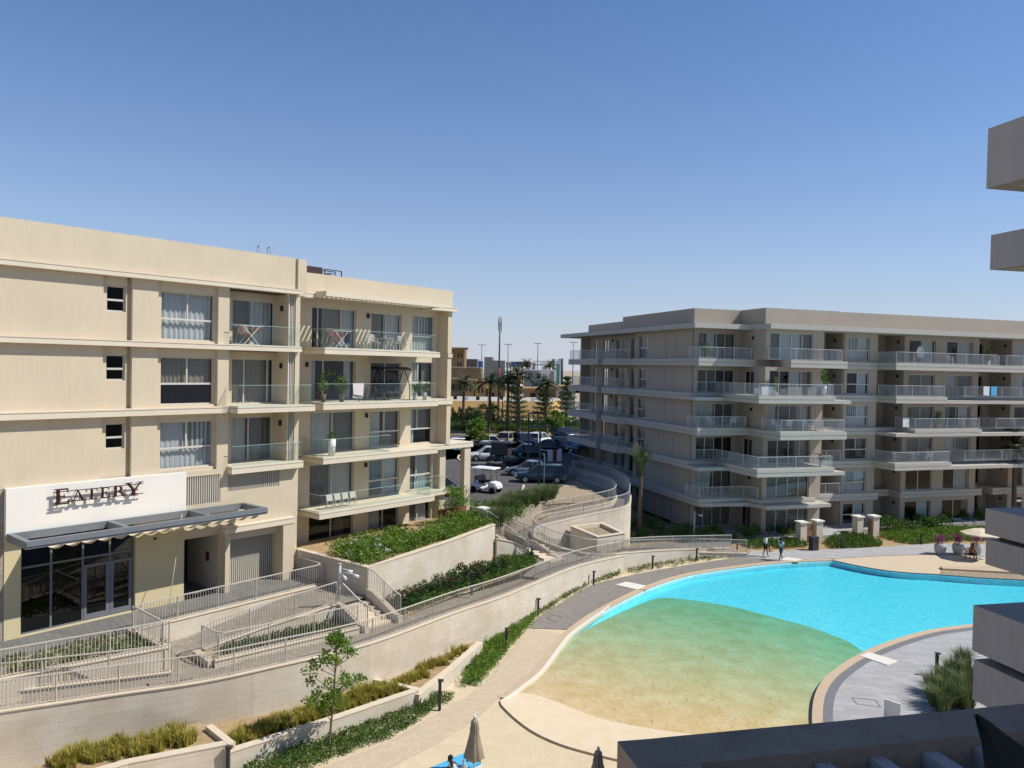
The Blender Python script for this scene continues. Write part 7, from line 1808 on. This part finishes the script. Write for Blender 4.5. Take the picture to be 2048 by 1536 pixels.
whi, blu, gry, pale = mbk('white_sheet', (.70, .70, .70)), mbk('blue_board', (.04, .13, .42), .6), mbk('grey_roof', (.34, .33, .32)), mbk('pale_stone_far', (.48, .42, .34))
def wins(t, fr_x0, fr_x1, z0, z1, D, nx, nz, wv=.45):
    k = 0
    for i in range(nx):
        for j in range(nz):
            cx = fr_x0+(fr_x1-fr_x0)*(i+.5)/nx; cz = z0+(z1-z0)*(j+.5)/nz; w_ = (fr_x1-fr_x0)/nx*wv/2; h = (z1-z0)/nz*.25
            mb = MB(); mb.box(WF, cx-w_, cx+w_, -D+.0, -D+.12, cz-h, cz+h); mb.build('window', M_['black'], t)
t, a, b, z = bg_box('block_of_flats', 'brown brick block with a flat roof at the far left, beside the left building', 'building', 880, 929, 699, 733, 420, m=brown); wins(t, a+9, b-1, ZP+5, z-1, 420, 2, 3)
mb = MB(); mb.box(WF, a-1, b+2, -421, -412, z, z+1.0); mb.build('roof', brown, t)
bg_box('far_building', 'low dark building right of the brown brick block', 'building', 929, 954, 718, 736, 430, m=mbk('dark_stone_far', (.12, .12, .13)))
t, a, b, z = bg_box('boundary_wall', 'long tan boundary wall with a white crenellated top beneath the brown block', 'wall', 880, 962, 736, 760, 330, 2, m=brown)
mb = MB()
for i in range(26): mb.box(WF, a+(b-a)*i/26, a+(b-a)*(i+.55)/26, -330.1, -329, z, z+.5)
mb.build('crenels', pale, t)
t, a, b, z = bg_box('concrete_building', 'unfinished grey concrete building left of the telecom mast', 'building', 968, 984, 714, 750, 300, m=conc)
mb = MB(); q = pd(1010, 724, 300); mb.prism([Vector((b+.01, 300, 0)), Vector((q.x, 300, 0)), Vector((q.x, 312, 0)), Vector((b+.01, 312, 0))], ZP-.3, pd(996, 721, 300).z); mb.build('wing', conc, t)
for i, (x0, x1, y0, y1, lab) in enumerate(((957, 966, 722, 735, 'small blue billboard left of the concrete building'), (1012, 1023, 724, 735, 'pale end panel of the long roadside billboard'), (1023, 1042, 723, 734, 'blue part of the long roadside billboard'), (1042, 1062, 723, 734, 'pink and blue part of the long roadside billboard'))):
    p, q = pd(x0, y0, 360), pd(x1, y1, 360); t = thing('billboard', Vector((p.x, 360, q.z)), lab, 'billboard'); mb = MB(); mb.box(WF, p.x, q.x, -360.2, -360, q.z, p.z)
    mb.build('panel', [blu, gry, blu, mbk('pink_blue_print', (.35, .2, .3), .8)][i], t)
    for dx in (.2, .8): mb = MB(); u = p.x+(q.x-p.x)*dx; mb.bar(Vector((u, 360.5, ZP)), Vector((u, 360.5, q.z)), .4); mb.build('support', M_['charcoal'], t)
# telecom mast
b = P(998, 792, ZP); D = 260; b = pd(998, 745, D); b.z = ZP; top = pd(999.5, 632, D)
t = thing('telecom_mast', b, 'tall slim red and white telecom mast with antennas near its top', 'mast')
hh = top.z-ZP; mb = MB(); mb.tube([b, b+Vector((0, 0, hh*.93))], [.34, .22], 8); mb.build('mast', M_['charcoal'], t)
for k, (f0, f1) in enumerate(((.0, .12), (.24, .36))): mb = MB(); mb.tube([b+Vector((0, 0, hh*f0)), b+Vector((0, 0, hh*f1))], .38, 8); mb.build('painted_band', [whi, mbk('faded_red', (.35, .08, .06))][k], t)
for dx, zz in ((-.5, .93), (.5, .92), (0, .95), (-.5, .86), (.5, .85)): mb = MB(); mb.bar(b+Vector((dx, 0, hh*(zz-.04))), b+Vector((dx, 0, hh*(zz+.05))), .26); mb.build('antenna', M_['grey_metal'], t)
mb = MB(); mb.bar(b+Vector((-.6, 0, hh*.9)), b+Vector((.6, 0, hh*.9)), .15); mb.tube([b+Vector((0, 0, hh*.93)), b+Vector((0, 0, hh*1.0))], .07, 5); mb.build('bracket', M_['grey_metal'], t)
# motorway lamps
for x, y, lab in ((964, 690, 'above the small blue billboard'), (1016.5, 689, 'right of the telecom mast'), (1076, 687, 'above the footbridge'), (1147, 685, 'next to the right building')):
    top = pd(x, y, 340); t = thing('street_lamp', Vector((top.x, 340, ZP)), 'tall double-armed road lamp on the horizon '+lab, 'street lamp')
    mb = MB(); mb.tube([Vector((top.x, 340, ZP)), Vector((top.x, 340, top.z))], [.28, .16], 6); mb.build('pole', M_['grey_metal'], t)
    for s in (-1, 1): mb = MB(); mb.bar(Vector((top.x, 340, top.z)), Vector((top.x+s*1.7, 340, top.z+.15)), .25); mb.build('arm', M_['grey_metal'], t)
# footbridge
t = thing('footbridge', Vector((pd(1066, 735, 350).x, 350, ZP)), 'grey steel footbridge on the horizon between two palms', 'bridge')
p, q = pd(1066, 728, 350), pd(1122, 727, 350)
mb = MB(); mb.box(WF, p.x, q.x, -351, -350, p.z-.6, p.z-.2); mb.box(WF, p.x, q.x, -351, -350, p.z+1.2, p.z+1.45); 
for i in range(20): u = p.x+(q.x-p.x)*i/19; mb.bar(Vector((u, 350, p.z-.2)), Vector((u, 350, p.z+1.2)), .14)
mb.build('deck', gry, t)
for x in (1068, 1107, 1119): u = pd(x, 730, 350).x; mb = MB(); mb.box(WF, u-.6, u+.6, -351.5, -350.6, ZP-.2, p.z+(2.5 if x > 1100 else .5)); mb.build('pier', gry, t)
for x, y0, y1, c in ((1115, 722, 740, 'teal'), ):
    p, q = pd(1112, 721, 330), pd(1121, 738, 330); t = thing('gate_tower', Vector((p.x, 330, ZP)), 'small white and teal gate tower beside the footbridge', 'tower'); mb = MB(); mb.box(WF, p.x, q.x, -331, -329, ZP-.2, p.z); mb.build('wall', whi, t); mb = MB(); mb.box(WF, p.x+.5, q.x-.5, -328.99, -328.8, ZP, p.z-1.5); mb.build('panel', mbk('teal_far', (.08, .3, .3)), t)
t = thing('chimney', Vector((pd(1124.5, 740, 320).x, 320, ZP)), 'thin dark chimney pole right of the teal gate tower', 'chimney'); u = pd(1124.5, 717, 320); mb = MB(); mb.tube([Vector((u.x, 320, ZP)), Vector((u.x, 320, u.z))], .5, 8); mb.build('pole', M_['charcoal'], t)
# mid-distance structures
bl = [('site_building', 'long white-roofed site building behind the middle palm', 1048, 1106, 742, 757, 260, 10, gry, whi), ('site_office', 'small white site office at the right end of the long site building', 1082, 1098, 746, 759, 250, 6, whi, whi), ('house', 'tan house with arches behind the far palms, left part', 925, 948, 763, 789, 190, 8, tan2, tan), ('house', 'yellow house with terrace right of the arched house', 950, 972, 766, 790, 188, 8, tan2, red), ('house', 'plain tan garden house in the middle of the row behind the wall', 975, 1010, 778, 794, 186, 8, tan, tan2), ('house', 'long low tan house right of the thickest palm', 1048, 1110, 779, 800, 200, 8, tan, tan2), ('house', 'pale house block beside the right building', 1112, 1150, 775, 800, 195, 9, pale, tan2), ('house', 'brown house wall at far left next to the left building', 895, 930, 760, 792, 192, 6, brown, tan)]
for nm, lab, x0, x1, y0, y1, D, dp, m1_, m2_ in bl:
    t, a, b, z = bg_box(nm, lab, 'building', x0, x1, y0, y1, D, dp, m1_)
    mb = MB(); mb.box(WF, a-.4, b+.4, -D+-dp+.2, -D+.5, z+.001, z+.45); mb.build('roof', m2_, t)
    n = max(2, int((b-a)/3)); wins(t, a+.5, b-.5, max(ZP, z-3.2), z-.2, D-.01, n, 1, .4)
wr = random.Random(8)
for i, (x, y) in enumerate(sorted((wr.uniform(905, 1150), wr.uniform(744, 775)) for _ in range(26))):
    D = 14.4-ZP; Dd = (H-ZP)*FPX/(y-738+.1); Dd = min(Dd, 330); wd = wr.uniform(3, 9); hh = wr.uniform(1.5, 3.2)
    c = pd(x, y, Dd); m_ = [whi, gry, pale, tan, whi][i % 5]; kindl = ['white tent', 'grey shed', 'pale hut', 'tan hut', 'white cabin'][i % 5]
    side = 'left of the mast' if x < 990 else ('behind the palms' if x < 1060 else 'near the right building')
    t = thing('site_hut', Vector((c.x, Dd, ZP)), f'{kindl} {side}, {ordn(i)} from the left among the far huts', 'hut', 'huts on the far site'); mb = MB()
    mb.prism([Vector((c.x, Dd, 0)), Vector((c.x+wd, Dd, 0)), Vector((c.x+wd+.5, Dd+6, 0)), Vector((c.x+.4, Dd+6, 0))], ZP-.1, ZP+hh); mb.build('wall', m_, t)
    mb = MB(); a_ = [Vector((c.x-.2, Dd-.2, ZP+hh+.001)), Vector((c.x+wd+.2, Dd-.2, ZP+hh+.001)), Vector((c.x+wd+.7, Dd+6.2, ZP+hh+.001)), Vector((c.x+.2, Dd+6.2, ZP+hh+.001))]; r_ = [(a_[0]+a_[3])/2+Vector((0, 0, .9)), (a_[1]+a_[2])/2+Vector((0, 0, .9))]
    mb.quad(a_[0], a_[1], r_[1], r_[0]); mb.quad(a_[2], a_[3], r_[0], r_[1]); mb.tri(a_[0], r_[0], a_[3]); mb.tri(a_[1], a_[2], r_[1]); mb.build('roof', whi if i % 2 else m_, t)
# flat-roofed sandy yellow hall with small roof fittings
D0 = 150; ztop = pd(1000, 804, D0).z
t = thing('yellow_hall', Vector((pd(890, 825, D0).x, D0, ZP)), 'long low yellow hall with a pale flat roof behind the palms', 'building')
x0, x1 = pd(860, 825, D0).x, pd(1108, 825, D0).x
mb = MB(); mb.prism([Vector((x0, D0, 0)), Vector((x1, D0+6, 0)), Vector((x1+3, D0+28, 0)), Vector((x0, D0+24, 0))], ZP-.2, ztop, top=False); mb.build('wall', tan2, t)
mb = MB(); mb.poly([Vector((x0, D0, ztop)), Vector((x1, D0+6, ztop)), Vector((x1+3, D0+28, ztop)), Vector((x0, D0+24, ztop))]); mb.build('roof', mbk('hall_roof', (.46, .42, .36)), t)
for i in range(9):
    c = Vector((x0+4+i*2.3+wr.uniform(-.5, .5), D0+5+wr.uniform(0, 9), ztop)); mb = MB(); mb.bar(c, c+Vector((0, 0, .7)), .7, .5); mb.build('roof_fitting', whi if i % 2 else M_['black'], t)
# fences: dark upright bars
def bar_fence(label, y, x0, x1, h, gap, m='black', w_=.05):
    a, b = P(x0, y, ZP), P(x1, y+(x1-x0)*.02, ZP); t = thing('bar_fence', a, label, 'fence'); mb = MB(); L_ = (b-a).length; n = int(L_/gap)
    for i in range(n+1): q = a.lerp(b, i/n); mb.bar(q, q+Vector((0, 0, h)), w_)
    mb.build('bars', M_[m], t)
    for z in (.2, h-.15): mb = MB(); mb.bar(a+Vector((0, 0, z)), b+Vector((0, 0, z)), .04); mb.build('rail', M_[m], t)
bar_fence('black bar fence along the back of the car park', 868, 880, 1150, 2.0, .33)
bar_fence('black bar fence in front of the yellow hall', 843, 880, 1150, 2.2, .45)
cover('hedge', [P(880, 862, ZP), P(1200, 868, ZP), P(1200, 861, ZP), P(880, 855, ZP)], ZP, .8, .9, 'clipped green hedge strip behind the car park fence', M_['leaf'], n=40, l=.3, w_=.09, r=.6)
cover('hedge', [P(880, 850, ZP), P(1200, 857, ZP), P(1200, 851, ZP), P(880, 844, ZP)], ZP, .9, 1.0, 'second green hedge strip in front of the yellow hall', M_['leaf_dark'], n=40, l=.3, w_=.09, r=.6)
# cypresses
def cyp(px, py, h, lab, grp):
    b = P(px, py, ZP); t = thing('cypress', b, lab, 'tree', grp); mb = MB(); mb.tube([b, b+Vector((0, 0, h*.3))], .08, 6); mb.build('trunk', M_['trunk'], t); mb = MB()
    for k in range(9): z = k/8; clump(mb, b+Vector((0, 0, h*(.12+.85*z))), .38*(1-.8*z)+.05, h*.1, 60, .22, .06, .3)
    mb.build('crown', M_['leaf_dark'], t)
names_ = 'first second third fourth fifth sixth seventh eighth ninth tenth eleventh twelfth thirteenth'.split()
for i in range(13): cyp(905+i*4.6, 846+(i % 3)*2, wr.uniform(1.8, 3.4), f'slim dark cypress, {names_[i]} from the left in the row beside the first palm', 'cypresses beside the first palm')
# tiered conifers
def tiers(px, py, h, lab):
    b = P(px, py, ZP); t = thing('conifer', b, lab, 'tree'); mb = MB(); mb.tube([b, b+Vector((0, 0, h))], [.14, .03], 7); mb.build('trunk', M_['trunk'], t); mb = MB()
    for k in range(9):
        z = h*(.22+.76*k/8); r = (1-k/9.5)*h*.27
        for j in range(9):
            a = 2*math.pi*(j+.5*(k % 2))/9+vr.uniform(-.2, .2)
            for s in range(4): clump(mb, b+Vector((math.cos(a)*r*(s+1)/4, math.sin(a)*r*(s+1)/4, z+.1*s)), .32, .12, 12, .3, .07)
    mb.build('crown', M_['leaf_dark'], t)
tiers(1031, 858, 8.4, 'tiered dark conifer in the middle, behind the thickest palm'); tiers(1087, 858, 8.0, 'tiered dark conifer right of the thickest palm'); tiers(1132, 862, 8.6, 'tiered dark conifer nearest the right building')
for x, y, D, lab in ((1054, 716, 300, 'small distant palm left of the footbridge'), (1099, 718, 300, 'small distant palm right of the footbridge')):
    o = copy_tree(pa); top = pd(x, y, D); place(o, Vector((top.x, D, ZP)), x, (top.z-ZP)/9.5, lab); del o['group']
tree('olive_tree', P(965, 856, ZP), 3.4, (0, 0), (1.0, 3.8, 1.8), 'small olive-green tree left of the third palm, in front of the yellow hall', 'tree', m='leaf_olive', n=24, leaf=(.3, .08), tr=.1, per=44, crs=.6)
tree('olive_tree', P(985, 856, ZP), 3.6, (0, 0), (1.2, 4.0, 1.7), 'small green tree right of the second palm, in front of the yellow hall', 'tree', m='leaf', n=24, leaf=(.3, .08), tr=.1, per=44, crs=.6)
# skimmers in the pool wall
for x, y, lab in ((1284, 1181, 'dark skimmer opening in the pool edge near the pale stone panel'), (1590, 1126.5, 'dark skimmer opening in the far pool edge below the two walkers')):
    p = P(x, y, -.02); t = thing('pool_skimmer', p, lab, 'skimmer'); mb = MB(); mb.bar(p-Vector((.22, -.08, 0)), p+Vector((.22, -.08+.1, 0)), .06, .09); mb.build('opening', M_['black'], t)
# pale fin panel standing on the near deck
p = P(1768, 1440); t = thing('screen_panel', p, 'small triangular white panel rising above the dark ledge on the near deck', 'screen')
mb = MB(); a = P(1767, 1440); b = P(1800, 1452); mb.prism([a, b, b+Vector((.03, .05, 0)), a+Vector((.03, .05, 0))], 0, .9, top=True); mb.build('panel', M_['white_wall'], t)

# a little more life on the shaded balconies
plant_pot(RF(1.2, -.9, ZT[4]), 'leafy potted plant at the left end of the top corner balcony', 1.0, kind='bush', pm='trunk')
plant_pot(RF(30.6, 1.8, ZT[4]), 'potted plant at the right end of the long top balcony', 1.2, kind='bush', ps=.2)
plant_pot(RF(9.9, 3.6, ZT[1]), 'small palm in a white pot behind the lowest bay balcony railing', 1.1)
chair(RF(3.6, -.9, ZT[4]+.005), R(170-RF.az), 'folding chair on the top corner balcony', M_['wood'])
chair(RF(8.6, 3.4, ZT[2]+.005), R(20-RF.az), 'white chair at the right of the middle bay balcony', M_['white'])
chair(RF(9.8, 3.4, ZT[2]+.005), R(170-RF.az), 'second white chair at the right of the middle bay balcony', M_['white'])
chair(RF(33.5, 1.4, ZT[1]+.005), R(30-RF.az), 'white chair on the balcony behind the right palm', M_['white'])
chair(RF(35.4, 1.4, ZT[1]+.005), R(160-RF.az), 'second white chair on the balcony behind the right palm', M_['white'])
table(RF(34.5, 1.5, ZT[1]+.005), 'white table on the balcony behind the right palm', 'white', .5)
table(RF(9.2, 3.3, ZT[2]+.005), 'white table between two chairs on the middle bay balcony', 'white', .4)
